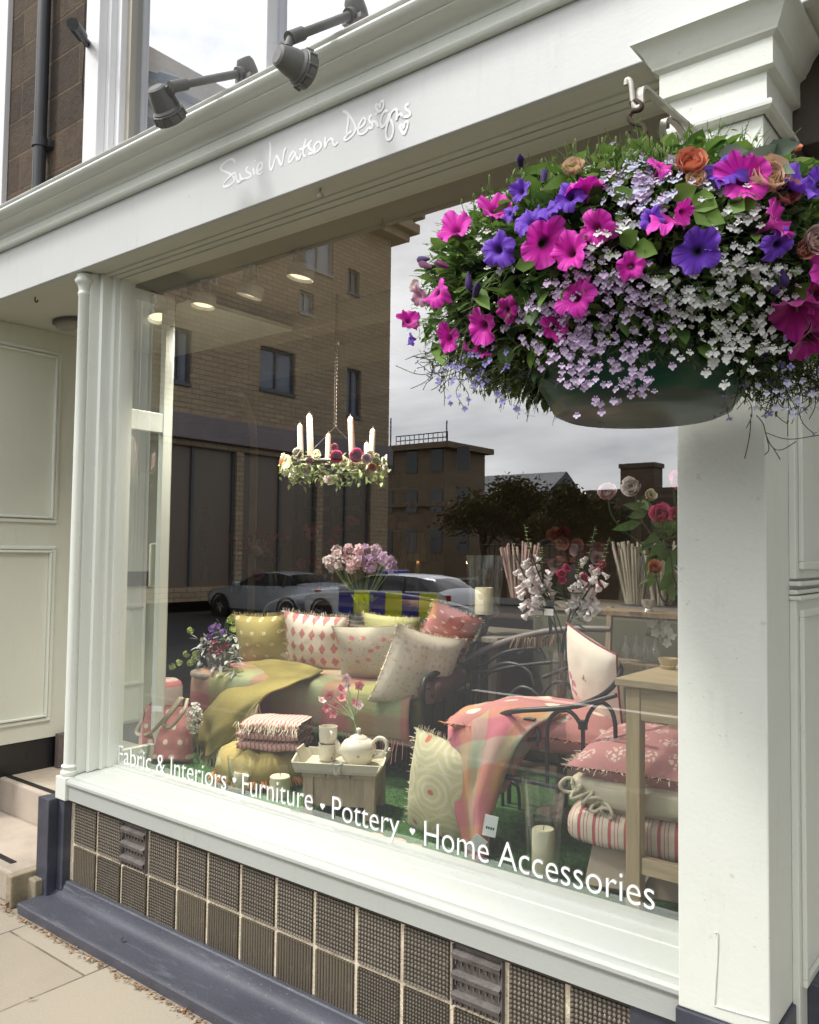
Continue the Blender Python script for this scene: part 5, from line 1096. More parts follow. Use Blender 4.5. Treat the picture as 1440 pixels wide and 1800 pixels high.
mb = MB(); q = W(277, 1246, .395); Mx = Matrix.Translation(q) @ Matrix.Rotation(R_(32), 4, 'Z') @ Matrix.Rotation(R_(-8), 4, 'X'); mb.box((-.026, -.002, -.014), (.026, .002, .014), M=Mx); part('bag_label', mb, WHITE, bag)
rt = thing('rolled_blanket', 'rolled pink checked blanket standing on end behind the tote bag', 'blanket', W(294, 1345, .60)); b_ = W(293, 1232, .62); mb = MB()
mb.lathe([(0, -.30), (.082, -.30), (.085, -.1), (.083, .06), (.074, .085), (.05, .10), (.03, .102), (.0, .098)], 28, b_ + Vector((0, 0, .02))); part('blanket_roll', mb, F['lampcloth'], rt, smooth=60)
sp = thing('hydrangea_sprig', 'white hydrangea head beside the tote bag', 'flowers', W(340, 1345, .55)); rnd = random.Random(3); mb = MB(); c = W(342, 1262, .52)
for k in range(60): d = Vector((rnd.gauss(0, 1), rnd.gauss(0, 1), rnd.gauss(0, 1))).normalized(); blossom(mb, c + Vector((d.x * .035, d.y * .035, d.z * .075)), .016, d, rnd, 4)
part('flower_head', mb, PT['white'], sp); mb = MB(); mb.tube([c, Vector((c.x + .02, c.y + .02, FZ))], .004, 6); part('stem', mb, STEM, sp)
tb = thing('plant_stool', 'small dark wooden stool carrying leafy plants left of the daybed', 'stool', W(385, 1300, .72)); c = W(385, 1178, .82); mb = MB(); mb.lathe([(0, 0), (.15, 0), (.155, .008), (.155, .02), (.15, .028), (0, .028)], 28, c - Vector((0, 0, .03))); part('stool_top', mb, WOOD('worn_stool_wood', (.25, .21, .16)), tb, smooth=40)
for k in range(3): a = k * 2.09 + .5; mb = MB(); mb.tube([c + Vector((math.cos(a) * .10, math.sin(a) * .10, -.03)), Vector((c.x + math.cos(a) * .15, c.y + math.sin(a) * .15, FZ + .005))], .012, 8); part('leg', mb, DARKWOOD, tb, smooth=50)
pl = thing('silver_leaf_plant', 'silver leaved plant with purple and magenta flowers on the dark stool', 'plant', c); rnd = random.Random(31)
mb = MB(); mb.lathe([(0, 0), (.055, 0), (.075, .09), (.07, .09), (0, .08)], 18, c); part('pot', mb, pmat('grey_pot', (.12, .11, .10), .6), pl, smooth=40)
mb = MB()
for k in range(190): q = W(rnd.uniform(348, 420), rnd.uniform(1118, 1182), .78 + rnd.uniform(-.06, .10)); leaf(mb, q, Vector((rnd.gauss(0, 1), rnd.gauss(0, 1), rnd.gauss(-.1, .7))), rnd.uniform(.035, .06), rnd.uniform(.007, .011))
part('silver_leaves', mb, LEAFY, pl, smooth=60); mb = MB()
for k in range(60): q = W(rnd.uniform(365, 412), rnd.uniform(1095, 1165), .80 + rnd.uniform(0, .1)); mb.tube([c + Vector((0, 0, .1)), q], .0015, 4); leaf(mb, q, (rnd.gauss(0, 1), rnd.gauss(0, 1), .6), .035, .007)
part('stems', mb, LEAFG, pl)
for key, pts in (('violet', [(372, 1105), (382, 1100), (378, 1118), (392, 1112), (368, 1120)]), ('crimson', [(377, 1130), (392, 1140), (385, 1148), (400, 1136), (373, 1143)]), ('lime', [(405, 1090), (410, 1105), (335, 1108), (328, 1150), (342, 1158), (335, 1165), (303, 1172), (315, 1165), (345, 1150)])):
    for (u, v) in pts:
        mb = MB(); q = W(u, v, .76)
        for k in range(14): d = Vector((rnd.gauss(0, 1), rnd.gauss(0, 1), rnd.gauss(0, 1))).normalized(); blossom(mb, q + d * .014, .012, d, rnd)
        part('flower', mb, PT[key], pl)
fp = thing('floor_pouffe', 'big mustard floor cushion with orange tassels under the striped cloths', 'cushion', W(455, 1380, .5)); c = W(462, 1362, .56); mb = MB()
mb.lathe([(0, -.085), (.17, -.085), (.215, -.06), (.225, -.01), (.21, .045), (.15, .075), (.06, .085), (0, .08)], 36, Vector((c.x, c.y, FZ + .09))); 
mb.v = [tuple(Vector(q) + Vector((0, 0, .012 * math.sin(math.atan2(q[1] - c.y, q[0] - c.x) * 9)))) for q in mb.v]; part('pouffe_body', mb, F['sack'], fp, smooth=60)
mb = MB(); rnd = random.Random(8)
for k in range(260): a = rnd.uniform(0, 6.28); strand(mb, (c.x + .222 * math.cos(a), c.y + .222 * math.sin(a), FZ + .055), (math.cos(a), math.sin(a), -.7), .035, .003, rnd)
part('tassels', mb, FR['orange'], fp)
def folded(name, label, cat, cen, w, d, h, yaw, m, layers=3, group=None, seed=0, z=None):
    rnd = random.Random(seed); t = thing(name, label, cat, cen, group); lh = h / layers
    for l in range(layers):
        mb = MB(); N = 40; zc = cen[2] + lh * (l + .5); sx = 1 - rnd.uniform(0, .06); rings = []
        def fn(a, b):
            x = (a - .5) * w * sx; t_ = b * 2 * math.pi; cy = math.cos(t_); sy = math.sin(t_)
            e = .7; y = abs(cy) ** .35 * (1 if cy > 0 else -1) * d / 2; zz = abs(sy) ** e * (1 if sy > 0 else -1) * lh * .49
            ed = 1 - .25 * abs(a * 2 - 1) ** 10
            nz = mnoise.noise(Vector((x * 12, y * 12, l * 3 + seed))) * lh * .18
            return Vector((x + .004 * math.sin(b * 40), y * (1 - .03 * math.sin(a * 9 + l)), (zz * ed + nz)))
        mb.grid(fn, N, 28)
        Mx = Matrix.Translation((cen[0] + rnd.uniform(-.006, .006), cen[1], zc)) @ Matrix.Rotation(R_(yaw + rnd.uniform(-3, 3)), 4, 'Z'); mb.xf(Mx)
        part('fold', mb, m, t, smooth=180)
    return t
c = W(480, 1325, .56); fz_ = FZ + .172
fo = folded('folded_blankets', 'stack of folded pink striped blankets on the mustard floor cushion', 'blankets', (c.x + .02, c.y, fz_), .30, .24, .135, 28, F['stripe2'], 3, None, 4)
mb = MB(); rnd = random.Random(9); Mx = Matrix.Translation((c.x + .02, c.y, fz_ + .13)) @ Matrix.Rotation(R_(28), 4, 'Z')
for k in range(120): strand(mb, Mx @ Vector((-.15 + rnd.uniform(0, .30), -.12 + rnd.uniform(-.01, .01), rnd.uniform(-.03, .006))), Mx.to_3x3() @ Vector((rnd.gauss(0, .3), -1, -.5)), .028, .0018, rnd)
part('fringe', mb, FR['cream'], fo)
def hurricane(label, u, v, y, h, r0, r1, ch_, cr_):
    p = W(u, v, y); p.z = FZ + .006; t = thing('hurricane_glass', label, 'glass vase', p)
    mb = MB(); mb.lathe([(0, .002), (r0, .002), (r0 + .002, .01), (r0, h * .5), (r1, h), (r1 - .003, h), (r0 - .003, h * .5), (r0 - .002, .012), (0, .010)], 32, p); part('glass_cylinder', mb, VESSEL, t, smooth=40)
    cd = thing('pillar_candle', 'ivory pillar candle standing inside ' + label, 'candle', p + Vector((0, 0, .012)))
    mb = MB(); mb.lathe([(0, 0), (cr_, 0), (cr_, ch_ - .006), (cr_ - .004, ch_), (cr_ * .6, ch_ - .004), (0, ch_ - .006)], 24, p + Vector((0, 0, .0125))); part('wax', mb, WAX, cd, smooth=40)
    mb = MB(); mb.tube([p + Vector((0, 0, ch_)), p + Vector((.002, 0, ch_ + .022))], .0015, 5); part('wick', mb, BLACKIRON, cd)
hurricane('the low hurricane glass before the mustard cushion', 424, 1396, .36, .155, .060, .066, .075, .036); hurricane('the tall hurricane glass under the iron chair', 955, 1548, .37, .33, .062, .078, .145, .039)
p = W(492, 1388, .42); p.z = FZ + .006; cd = thing('pillar_candle', 'bare ivory pillar candle beside the wooden crate', 'candle', p); mb = MB(); mb.lathe([(0, 0), (.045, 0), (.045, .085), (.04, .09), (.02, .086), (0, .085)], 24, p); part('wax', mb, WAX, cd, smooth=40); mb = MB(); mb.tube([p + Vector((0, 0, .085)), p + Vector((0, 0, .105))], .0015, 5); part('wick', mb, BLACKIRON, cd)
# ------------------------------------------------------------------ crate with tray and tea things
c = W(607, 1405, .46); c.z = FZ + .006; cr_ = thing('wooden_crate', 'rough pale wooden crate turned upside down under the tea tray', 'crate', c, world_built=False); cr_.rotation_euler.z = R_(30)
w, d, h = .30, .26, .185; mb = MB()
for sx in (-1, 1):
    for sy in (-1, 1): mb.box((sx * w / 2 - .022 * (1 + sx) , sy * d / 2 - .022 * (1 + sy), 0), (sx * w / 2 - .022 * (1 + sx) + .044, sy * d / 2 - .022 * (1 + sy) + .044, h - .018))
part('corner_post', mb, CRATEW, cr_, bevel=.003)
for s, nm in ((-1, 'front_board'), (1, 'back_board')):
    mb = MB(); mb.box((-w / 2 + .0445, s * (d / 2 - .014) - .006, .05), (w / 2 - .0445, s * (d / 2 - .014) + .006, h - .0185)); part(nm, mb, CRATEW, cr_, bevel=.002)
    mb = MB(); mb.box((s * (w / 2 - .014) - .006, -d / 2 + .0445, .05), (s * (w / 2 - .014) + .006, d / 2 - .0445, h - .0185)); part('side_board', mb, CRATEW, cr_, bevel=.002)
for k in range(3): mb = MB(); a = -w / 2 - .004 + k * (w + .008) / 3; mb.box((a, -d / 2 - .004, h - .0178), (a + (w + .008) / 3 - .004, d / 2 + .004, h)); part('top_board', mb, CRATEW, cr_, bevel=.002)
def CL(x, y, z): return c + Matrix.Rotation(R_(30), 3, 'Z') @ Vector((x, y, z))
ty = thing('tea_tray', 'cream wooden tray with cut out handles on the wooden crate', 'tray', CL(-.01, -.02, h + .002), world_built=False); ty.rotation_euler.z = R_(30); TR = pmat('cream_tray_paint', (.52, .48, .36), .5, .08)
tw, td = .34, .26; mb = MB(); mb.box((-tw / 2, -td / 2, 0), (tw / 2, td / 2, .010)); part('tray_base', mb, TR, ty)
for s in (-1, 1):
    mb = MB(); mb.add([(-tw / 2, s * td / 2 - .005, .0102), (tw / 2, s * td / 2 - .005, .0102), (tw / 2 + .012, s * (td / 2 + .006) - .005, .042), (-tw / 2 - .012, s * (td / 2 + .006) - .005, .042), (-tw / 2, s * td / 2 + .005, .0102), (tw / 2, s * td / 2 + .005, .0102), (tw / 2 + .012, s * (td / 2 + .006) + .005, .042), (-tw / 2 - .012, s * (td / 2 + .006) + .005, .042)], [(0, 1, 2, 3), (7, 6, 5, 4), (3, 2, 6, 7), (0, 3, 7, 4), (1, 5, 6, 2)]); part('tray_side', mb, TR, ty)
    mb = MB(); e = s * (tw / 2); ee = s * .018
    for (ya, yb, hh0, hh1) in ((-td / 2 + .006, -.05, .042, .060), (-.05, .05, .075, .075), (.05, td / 2 - .006, .060, .042)):
        mb.add([(e, ya, .0104), (e, yb, .0104), (e + ee, yb, hh1), (e + ee, ya, hh0), (e + .008, ya, .0104), (e + .008, yb, .0104), (e + ee + .008, yb, hh1), (e + ee + .008, ya, hh0)], [(0, 1, 2, 3), (7, 6, 5, 4), (3, 2, 6, 7), (0, 3, 7, 4), (1, 5, 6, 2)])
    part('tray_end', mb, TR, ty)
tz = h + .0135
def dotpot(name):
    n = NT(name); o = n.coord('Object'); k = scatter((.66, .61, .50), [])(n, o); d = n.voro(n.map(o, loc=(.3, .2, .1)), 26); k = n.mix(n.step(d, .22, .15), k, (.42, .30, .22)); k = n.mix(n.step(n.voro(o, 40), .12, .08), k, (.35, .08, .09)); return n.done(n.bsdf(k, .22, 0, .5))
POTD = dotpot('sprigged_pottery'); PS = .94
tp = thing('teapot', 'round cream pottery teapot with a loop handle on the tray', 'teapot', CL(.055, -.01, tz)); b = CL(.055, -.01, tz)
mb = MB(); mb.lathe([(0, .0), (.045, 0), (.05, .006), (.066, .025), (.076, .052), (.074, .078), (.058, .098), (.04, .105), (.034, .106)], 32, b); part('pot_body', mb, POTD, tp, smooth=60)
mb = MB(); mb.lathe([(.040, .1055), (.034, .114), (.018, .121), (.007, .125), (.006, .130), (.011, .136), (.012, .142), (.008, .148), (0, .150)], 24, b); part('lid', mb, POTD, tp, smooth=60)
rx = Vector((.95, .3, 0)).normalized(); mb = MB(); mb.tube(catmull([b + rx * .06 + Vector((0, 0, .085)), b + rx * .09 + Vector((0, 0, .115)), b + rx * .122 + Vector((0, 0, .108)), b + rx * .128 + Vector((0, 0, .075)), b + rx * .105 + Vector((0, 0, .045)), b + rx * .07 + Vector((0, 0, .035))], 5), .008, 10); part('handle', mb, POTD, tp, smooth=60)
mb = MB(); mb.tube(catmull([b - rx * .06 + Vector((0, 0, .04)), b - rx * .088 + Vector((0, 0, .05)), b - rx * .10 + Vector((0, 0, .075)), b - rx * .118 + Vector((0, 0, .098))], 5), [.020 - .012 * k / 15 for k in range(16)], 12); part('spout', mb, POTD, tp, smooth=60)
def mug(label, q, r=.038, hh=.072, hd=(.9, .4, 0)):
    t = thing('mug', label, 'mug', q, 'pottery mugs on the tray'); mb = MB(); mb.lathe([(0, 0), (r * .8, 0), (r * .95, .008), (r, .03), (r * 1.02, hh), (r * .95, hh), (r * .92, .03), (r * .7, .008), (0, .008)], 28, q); part('mug_body', mb, POTD, t, smooth=50); dd = Vector(hd).normalized()
    mb = MB(); mb.tube(catmull([q + dd * r * .98 + Vector((0, 0, hh * .8)), q + dd * (r + .022) + Vector((0, 0, hh * .75)), q + dd * (r + .026) + Vector((0, 0, hh * .45)), q + dd * r * .95 + Vector((0, 0, hh * .22))], 4), .005, 8); part('handle', mb, POTD, t, smooth=60)
mug('cream mug on the tray carrying the second mug', CL(-.085, .02, tz)); mug('sprigged cream mug stacked on top of the other mug', CL(-.084, .021, tz + .074), .039, .07, (.8, -.5, 0))
q = CL(.0, -.145, h + .002); vt = thing('glass_votive', 'small silvery glass votive on the front edge of the crate', 'votive', q); mb = MB(); mb.lathe([(0, 0), (.020, 0), (.024, .01), (.024, .03), (.028, .045), (.026, .045), (.021, .03), (.0, .006)], 20, q + Vector((0, -.0, 0))); part('votive_cup', mb, pmat('silvered_glass', (.5, .48, .42), .2, .4, 90, metal=.6), vt, smooth=50)
sv = thing('orchid_sprig', 'pink orchid sprig in a slim glass behind the teapot', 'flowers', CL(.0, .09, tz)); q = CL(.02, .07, tz); mb = MB(); mb.lathe([(0, 0), (.022, 0), (.022, .09), (.020, .09), (.020, .004), (0, .004)], 16, q); part('bud_vase', mb, VESSEL, sv, smooth=50)
rnd = random.Random(17); mb = MB(); tips = [(565, 1232), (580, 1222), (600, 1212), (612, 1206), (590, 1240), (575, 1245), (608, 1192), (632, 1205), (624, 1236), (632, 1240), (601, 1228), (587, 1255)]
for (u, v) in tips: e = W(u, v, .60 + rnd.uniform(-.04, .04)); mb.tube(catmull([q + Vector((0, 0, .02)), q + Vector((0, 0, .16)), e], 4), .0018, 5)
part('stems', mb, STEM, sv)
for i, (u, v) in enumerate(tips):
    mb = MB(); e = W(u, v, .58 + rnd.uniform(-.03, .03)); blossom(mb, e, .024, (CAM - e).normalized() + Vector((rnd.gauss(0, .4), rnd.gauss(0, .4), rnd.gauss(0, .3))), rnd, 5); blossom(mb, e, .012, (CAM - e).normalized(), rnd, 3, 0, .8); part('bloom', mb, PT['rosepink' if i % 3 else 'blush'], sv)
# loose stone pieces on the grass by the glass
BRK = pmat('pink_stone_chip', (.48, .30, .22), .9, .3, 20, .5, 60); rnd = random.Random(14)
for i, (u, v, s, lab) in enumerate(((655, 1466, .05, 'flat pink stone chip on the grass, the one nearest the crate'), (690, 1472, .06, 'flat pink stone chip on the grass, middle of the row'), (725, 1480, .05, 'flat pink stone chip on the grass nearest the paisley cushion'))):
    q = W(u, v, .26); q.z = FZ + .012; mb = MB(); mb.lathe([(0, -.008), (s * .9, -.008), (s, .0), (s * .85, .008), (0, .010)], 9, q); mb.v = [tuple(Vector(x) + Vector((rnd.uniform(-.008, .008), rnd.uniform(-.008, .008), 0))) for x in mb.v]; o = part('stone_chip', mb, BRK); tag(o, lab, 'stone', 'stone chips on the grass')
# ------------------------------------------------------------------ right half of the display: iron chair, cushions, table
seat = thing('iron_chair', 'black wrought iron chair with arched arms behind the pile of floor cushions', 'chair', W(985, 1440, .75)); seat.location.z = FZ
r1 = .0075
def tb_(pts, r=r1, n=5): m = MB(); m.tube(catmull([W(*q) if len(q) == 3 and q[0] > 20 else Vector(q) for q in pts], n), r, 8); return m
yn = .455
m = tb_([(858, 1245, .50), (880, 1222, .52), (911, 1213, yn), (960, 1209, yn), (1000, 1205, yn), (1030, 1197, yn), (1060, 1183, yn + .05), (1082, 1163, yn + .12), (1092, 1142, yn + .2), (1086, 1128, yn + .25)], .0095); m.tube(catmull([W(1012, 1204, yn - .01), W(1045, 1194, yn - .02), W(1084, 1182, yn - .02)], 5), .008, 8)
part('near_arm', m, BLACKIRON, seat, smooth=50)
m = tb_([(962, 1340, yn), (962, 1290, yn), (963, 1240, yn), (970, 1222, yn), (984, 1211, yn), (998, 1211, yn), (1010, 1219, yn), (1020, 1233, yn)]); m.tube(catmull([W(q[0], q[1], yn) for q in ((1030, 1233), (1036, 1216), (1048, 1200), (1060, 1196), (1071, 1204), (1078, 1216), (1082, 1240), (1082, 1300))], 5), r1, 8)
m.tube([W(1025, 1228, yn), W(1025, 1243, yn)], .017, 10); m.tube([W(1025, 1240, yn), W(1026, 1330, yn)], r1, 8); part('arm_arch', m, BLACKIRON, seat, smooth=50)
m = tb_([(942, 1229, .50), (924, 1228, .50), (915, 1240, .50), (916, 1256, .50), (928, 1264, .50), (942, 1262, .50)], .007); m.tube([W(944, 1241, .50), W(948, 1258, .49), W(944, 1276, .49)], [.006, .011, .005], 8); part('arm_scroll', m, BLACKIRON, seat, smooth=50)
yf = 1.02
m = tb_([(890, 1226, yf), (892, 1205, yf), (901, 1188, yf), (915, 1178, yf), (931, 1180, yf), (945, 1190, yf), (950, 1200, yf), (955, 1190, yf), (965, 1176, yf), (980, 1168, yf), (996, 1170, yf), (1008, 1184, yf)]); m.tube(catmull([W(955, 1160, yf), W(990, 1146, yf), (W(1030, 1132, yf)), W(1080, 1120, yf)], 5), .0085, 8); part('far_arm', m, BLACKIRON, seat, smooth=50)
fa, fb_, fc, fd = Vector((-1.92, .45, FZ + .36)), Vector((-1.20, .46, FZ + .36)), Vector((-1.16, 1.02, FZ + .36)), Vector((-1.95, 1.0, FZ + .36))
m = MB(); m.tube([fa, fb_, fc, fd, fa], .010, 8); m.tube([fa.lerp(fd, .5), fb_.lerp(fc, .5)], .007, 6); part('seat_frame', m, BLACKIRON, seat, smooth=50)
for q in (fa, fb_, fc, fd):
    m = MB(); m.tube([q, Vector((q.x, q.y, FZ + .006))], .010, 8); part('leg', m, BLACKIRON, seat, smooth=50)
m = tb_([(884, 1345, .95), (884, 1380, .95), (885, 1428, .95)]); m.tube(catmull([W(868, 1352, .95), W(884, 1342, .95), W(905, 1346, .95), W(912, 1360, .95), W(914, 1400, .95)], 5), r1, 8); part('back_stretcher', m, BLACKIRON, seat, smooth=50)
cushion('seat_cushion', 'pink cushion with big pale spots lying flat on the iron chair', 'cushion', Vector((-1.60, .74, FZ + .435)), .68, .50, .17, 4, -90, 0, F['pinkdot'], FR['orange'], None, 8, flen=.02, puff=3.2)
cushion('butterfly_cushion', 'cream cushion with a pink butterfly print and dark piping propped up on the iron chair', 'cushion', W(1046, 1196, .80), .40, .35, .12, -38, 12, 12, F['butter'], None, None, 9, pull=.06, piping=pmat('dark_red_piping', (.20, .03, .04), .8))
rows = [[(792, 1262, .86), (838, 1240, .88), (905, 1236, .88), (1005, 1246, .82)], [(790, 1270, .64), (838, 1246, .60), (900, 1240, .58), (985, 1256, .56)], [(792, 1300, .50), (835, 1282, .47), (880, 1276, .46), (940, 1280, .49)], [(797, 1350, .45), (828, 1338, .42), (862, 1330, .41), (905, 1318, .45)],
        [(800, 1410, .42), (824, 1402, .40), (850, 1396, .39), (882, 1378, .43)], [(808, 1465, .40), (826, 1464, .38), (844, 1460, .38), (864, 1440, .41)], [(814, 1508, .37), (828, 1514, .35), (842, 1516, .35), (856, 1500, .37)]]
drape('plaid_throw', 'orange and pink plaid throw tumbling off the iron chair to the grass', 'throw', [P3(r) for r in rows], F['plaid2'], 50, 64, .016, 3.1, 5, .008, [(0, 1, 1, 1, (0, -.1, -1))], FR['orange'], .03)
rows = [[(930, 1262, .52), (965, 1256, .54), (1000, 1254, .58)], [(905, 1285, .47), (935, 1278, .50), (955, 1282, .54)], [(888, 1325, .46), (910, 1322, .49), (930, 1320, .53)], [(872, 1385, .44), (890, 1378, .47), (904, 1352, .50)], [(868, 1412, .44), (872, 1402, .46), (880, 1385, .48)]]
drape('throw_corner', 'loose folded back corner of plaid wool over the chair seat, below the iron arm scroll', 'throw', [P3(r) for r in rows], F['plaid2'], 30, 40, .010, 2.5, 7, .008)
for (u, v, y, rz, lab) in ((862, 1452, .36, 10, 'white price ticket with dark print hanging at the throw edge'), (838, 1485, .33, 40, 'small white ticket lying on the foot of the plaid throw')):
    q = W(u, v, y); mb = MB(); Mx = Matrix.Translation(q) @ Matrix.Rotation(R_(rz), 4, 'Y') @ Matrix.Rotation(R_(25), 4, 'Z'); mb.box((-.024, -.0008, -.038), (.024, .0008, .038), M=Mx); o = part('price_ticket', mb, WHITE); tag(o, lab, 'ticket')
    if rz == 10: mb = MB(); [mb.box((-.014 + k * .008, -.0016, -.012), (-.009 + k * .008, -.001, -.003), M=Mx) for k in range(4)]; part('print', mb, BLACKIRON, o)
cushion('paisley_cushion', 'pale green paisley cushion standing on the grass against the plaid throw', 'cushion', W(786, 1392, .50), .34, .42, .21, 2, 6, 10, F['paisley'], FR['cream'], None, 12, flen=.02, pull=.02, puff=2.0)
# pile of floor cushions on a low box
sx, sy = -1.09, .585
bx = thing('low_box', 'pale cardboard box under the pile of floor cushions', 'box', (sx, sy, FZ)); mb = MB(); Mb = Matrix.Translation((sx + .02, sy, FZ + .005)) @ Matrix.Rotation(R_(12), 4, 'Z'); mb.box((-.22, -.16, 0), (.22, .2, .145), M=Mb); part('box_body', mb, pmat('pale_board', (.44, .34, .25), .8, .1), bx, bevel=.006)
fl_ = mb_ = MB(); mb_.add([Mb @ Vector(q) for q in ((-.22, -.161, .14), (.0, -.161, .14), (-.06, -.20, .03), (-.24, -.19, .02))], [(0, 1, 2, 3)]); part('box_flap', mb_, pmat('pale_board_flap', (.47, .37, .28), .8, .1), bx, solid=.003)
box_cushion('floor_cushion', 'red ticking striped floor cushion, lowest of the pile beside the oak table', 'cushion', Vector((sx, sy, FZ + .213)), .56, .50, .13, 10, F['stripe'], 'floor cushions in a pile', 14)
box_cushion('floor_cushion', 'cream tufted floor cushion in the middle of the pile beside the oak table', 'cushion', Vector((sx + .01, sy, FZ + .325)), .54, .50, .12, 6, F['tuft'], 'floor cushions in a pile', 15, 4, .4)
cushion('floor_cushion', 'pink sprig printed cushion with a frayed edge on top of the pile', 'cushion', Vector((sx + .0, sy - .02, FZ + .425)), .50, .48, .16, 8, -86, 0, F['pinksprig'], FR['cream'], 'floor cushions in a pile', 16, puff=2.6, pull=.03, flen=.02)
rnd = random.Random(40); mb = MB(); pts = []
for k in range(34): t = k * .9; pts.append(Vector((sx - .235 + k * .0052 + .028 * math.cos(t), sy - .262 + .010 * math.sin(t * 1.7), FZ + .345 - k * .0022 + .020 * math.sin(t * 1.13))))
mb.tube(catmull(pts, 4), .0058, 7)
o = part('tied_cord', mb, F['tuft'], smooth=60); tag(o, 'looped cream cotton cord hanging from the tufted cushion', 'cord')
# oak table
tx, ty_ = -1.107, .232
tbl = thing('oak_table', 'pale oak side table with square legs standing next to the pilaster', 'table', (tx + .26, ty_ + .2, FZ)); mb = MB(); mb.box((tx, ty_, 1.297), (tx + .53, ty_ + .44, 1.320)); part('table_top', mb, OAKX, tbl, bevel=.003)
for (x, y) in ((tx + .025, ty_ + .025), (tx + .46, ty_ + .025), (tx + .025, ty_ + .37), (tx + .46, ty_ + .37)):
    mb = MB(); mb.box((x, y, FZ + .006), (x + .045, y + .045, 1.2965)); part('leg', mb, OAK, tbl, bevel=.003)
mb = MB(); mb.box((tx + .0705, ty_ + .030, 1.195), (tx + .4595, ty_ + .048, 1.2965)); mb.box((tx + .030, ty_ + .0705, 1.195), (tx + .048, ty_ + .3695, 1.2965)); part('apron', mb, OAKX, tbl, bevel=.002)
mb = MB(); mb.box((tx + .0705, ty_ + .034, .735), (tx + .4595, ty_ + .060, .785)); mb.box((tx + .034, ty_ + .0705, .735), (tx + .060, ty_ + .3695, .785)); part('stretcher', mb, OAKX, tbl, bevel=.002)
q = Vector((tx + .235, ty_ + .10, 1.3205)); q = G(1175, 1176, 1.3205); tl = thing('tealight_holder', 'small amber glass tealight holder on the oak table', 'tealight', q); mb = MB(); mb.lathe([(0, 0), (.022, 0), (.024, .006), (.033, .03), (.034, .036), (.031, .036), (.022, .008), (0, .006)], 24, q); part('holder', mb, pmat('amber_glass', (.42, .32, .18), .15, .1), tl, smooth=50); mb = MB(); mb.lathe([(0, .008), (.026, .010), (.028, .024), (0, .026)], 20, q); part('tealight', mb, WAX, tl, smooth=50)
# ------------------------------------------------------------------ further back: console, glass, foxgloves, jars, peonies, shelf
ct = thing('console_table', 'long dark wooden table behind the daybed', 'table', (-3.0, 1.75, FZ)); mb = MB(); mb.box((-4.4, 1.45, 1.235), (-2.30, 2.0, 1.262)); part('table_top', mb, WOOD('grey_table_top', (.22, .19, .15)), ct, bevel=.003)
for (x, y) in ((-4.36, 1.49), (-2.38, 1.49), (-4.36, 1.93), (-2.38, 1.93)): mb = MB(); mb.box((x, y, FZ), (x + .05, y + .05, 1.2345)); part('leg', mb, DARKWOOD, ct, bevel=.003)
p = W(851, 1108, 1.55); p.z = 1.263; gh = thing('footed_candle_glass', 'tall footed glass candle holder on the dark table behind the daybed', 'glass vase', p); mb = MB(); mb.lathe([(0, 0), (.055, .0), (.055, .008), (.02, .02), (.025, .04), (.018, .05), (.026, .065), (.02, .08), (.06, .095), (.085, .12), (.088, .2), (.10, .42), (.096, .42), (.084, .2), (.08, .125), (0, .10)], 32, p); part('glass_bowl', mb, VESSEL, gh, smooth=40)
cd = thing('pillar_candle', 'ivory pillar candle inside the tall footed glass', 'candle', p + Vector((0, 0, .11))); mb = MB(); mb.lathe([(0, .11), (.05, .11), (.05, .245), (.046, .25), (0, .245)], 24, p); part('wax', mb, WAX, cd, smooth=40)
mb = MB(); mb.tube([p + Vector((0, 0, .245)), p + Vector((0, 0, .265))], .0015, 5); part('wick', mb, BLACKIRON, cd)
def vase(t, c, r, h, rt=None): mb = MB(); rt = rt or r; mb.lathe([(0, 0), (r * .8, 0), (r, .02), (r, h * .5), (rt * .8, h * .85), (rt, h), (rt - .004, h), (rt * .78, h * .84), (r - .005, h * .5), (r - .006, .022), (0, .012)], 28, c); return part('vase', mb, VESSEL, t, smooth=45)
FOXM = petal('white_foxglove', (.66, .50, .56), (.88, .84, .84)); rnd = random.Random(55); p = W(988, 1228, 1.05); p.z = FZ + .42
st_ = thing('side_stand', 'small dark stand carrying the foxglove vase behind the iron chair', 'stand', (p.x, p.y, FZ)); mb = MB(); mb.lathe([(0, .405), (.15, .405), (.15, .419), (0, .419)], 24, (p.x, p.y, FZ)); part('stand_top', mb, DARKWOOD, st_, smooth=40); mb = MB(); mb.lathe([(.12, 0), (.03, .03), (.022, .2), (.03, .404)], 16, (p.x, p.y, FZ)); part('stand_foot', mb, DARKWOOD, st_, smooth=50)
fx = thing('foxglove_vase', 'glass vase of white and pink foxgloves behind the iron chair', 'flowers', p); vase(fx, p, .055, .26, .06); tops = [(922, 922), (900, 950), (1047, 925), (1072, 945), (950, 960), (1020, 985)]
mb = MB(); gm = MB()
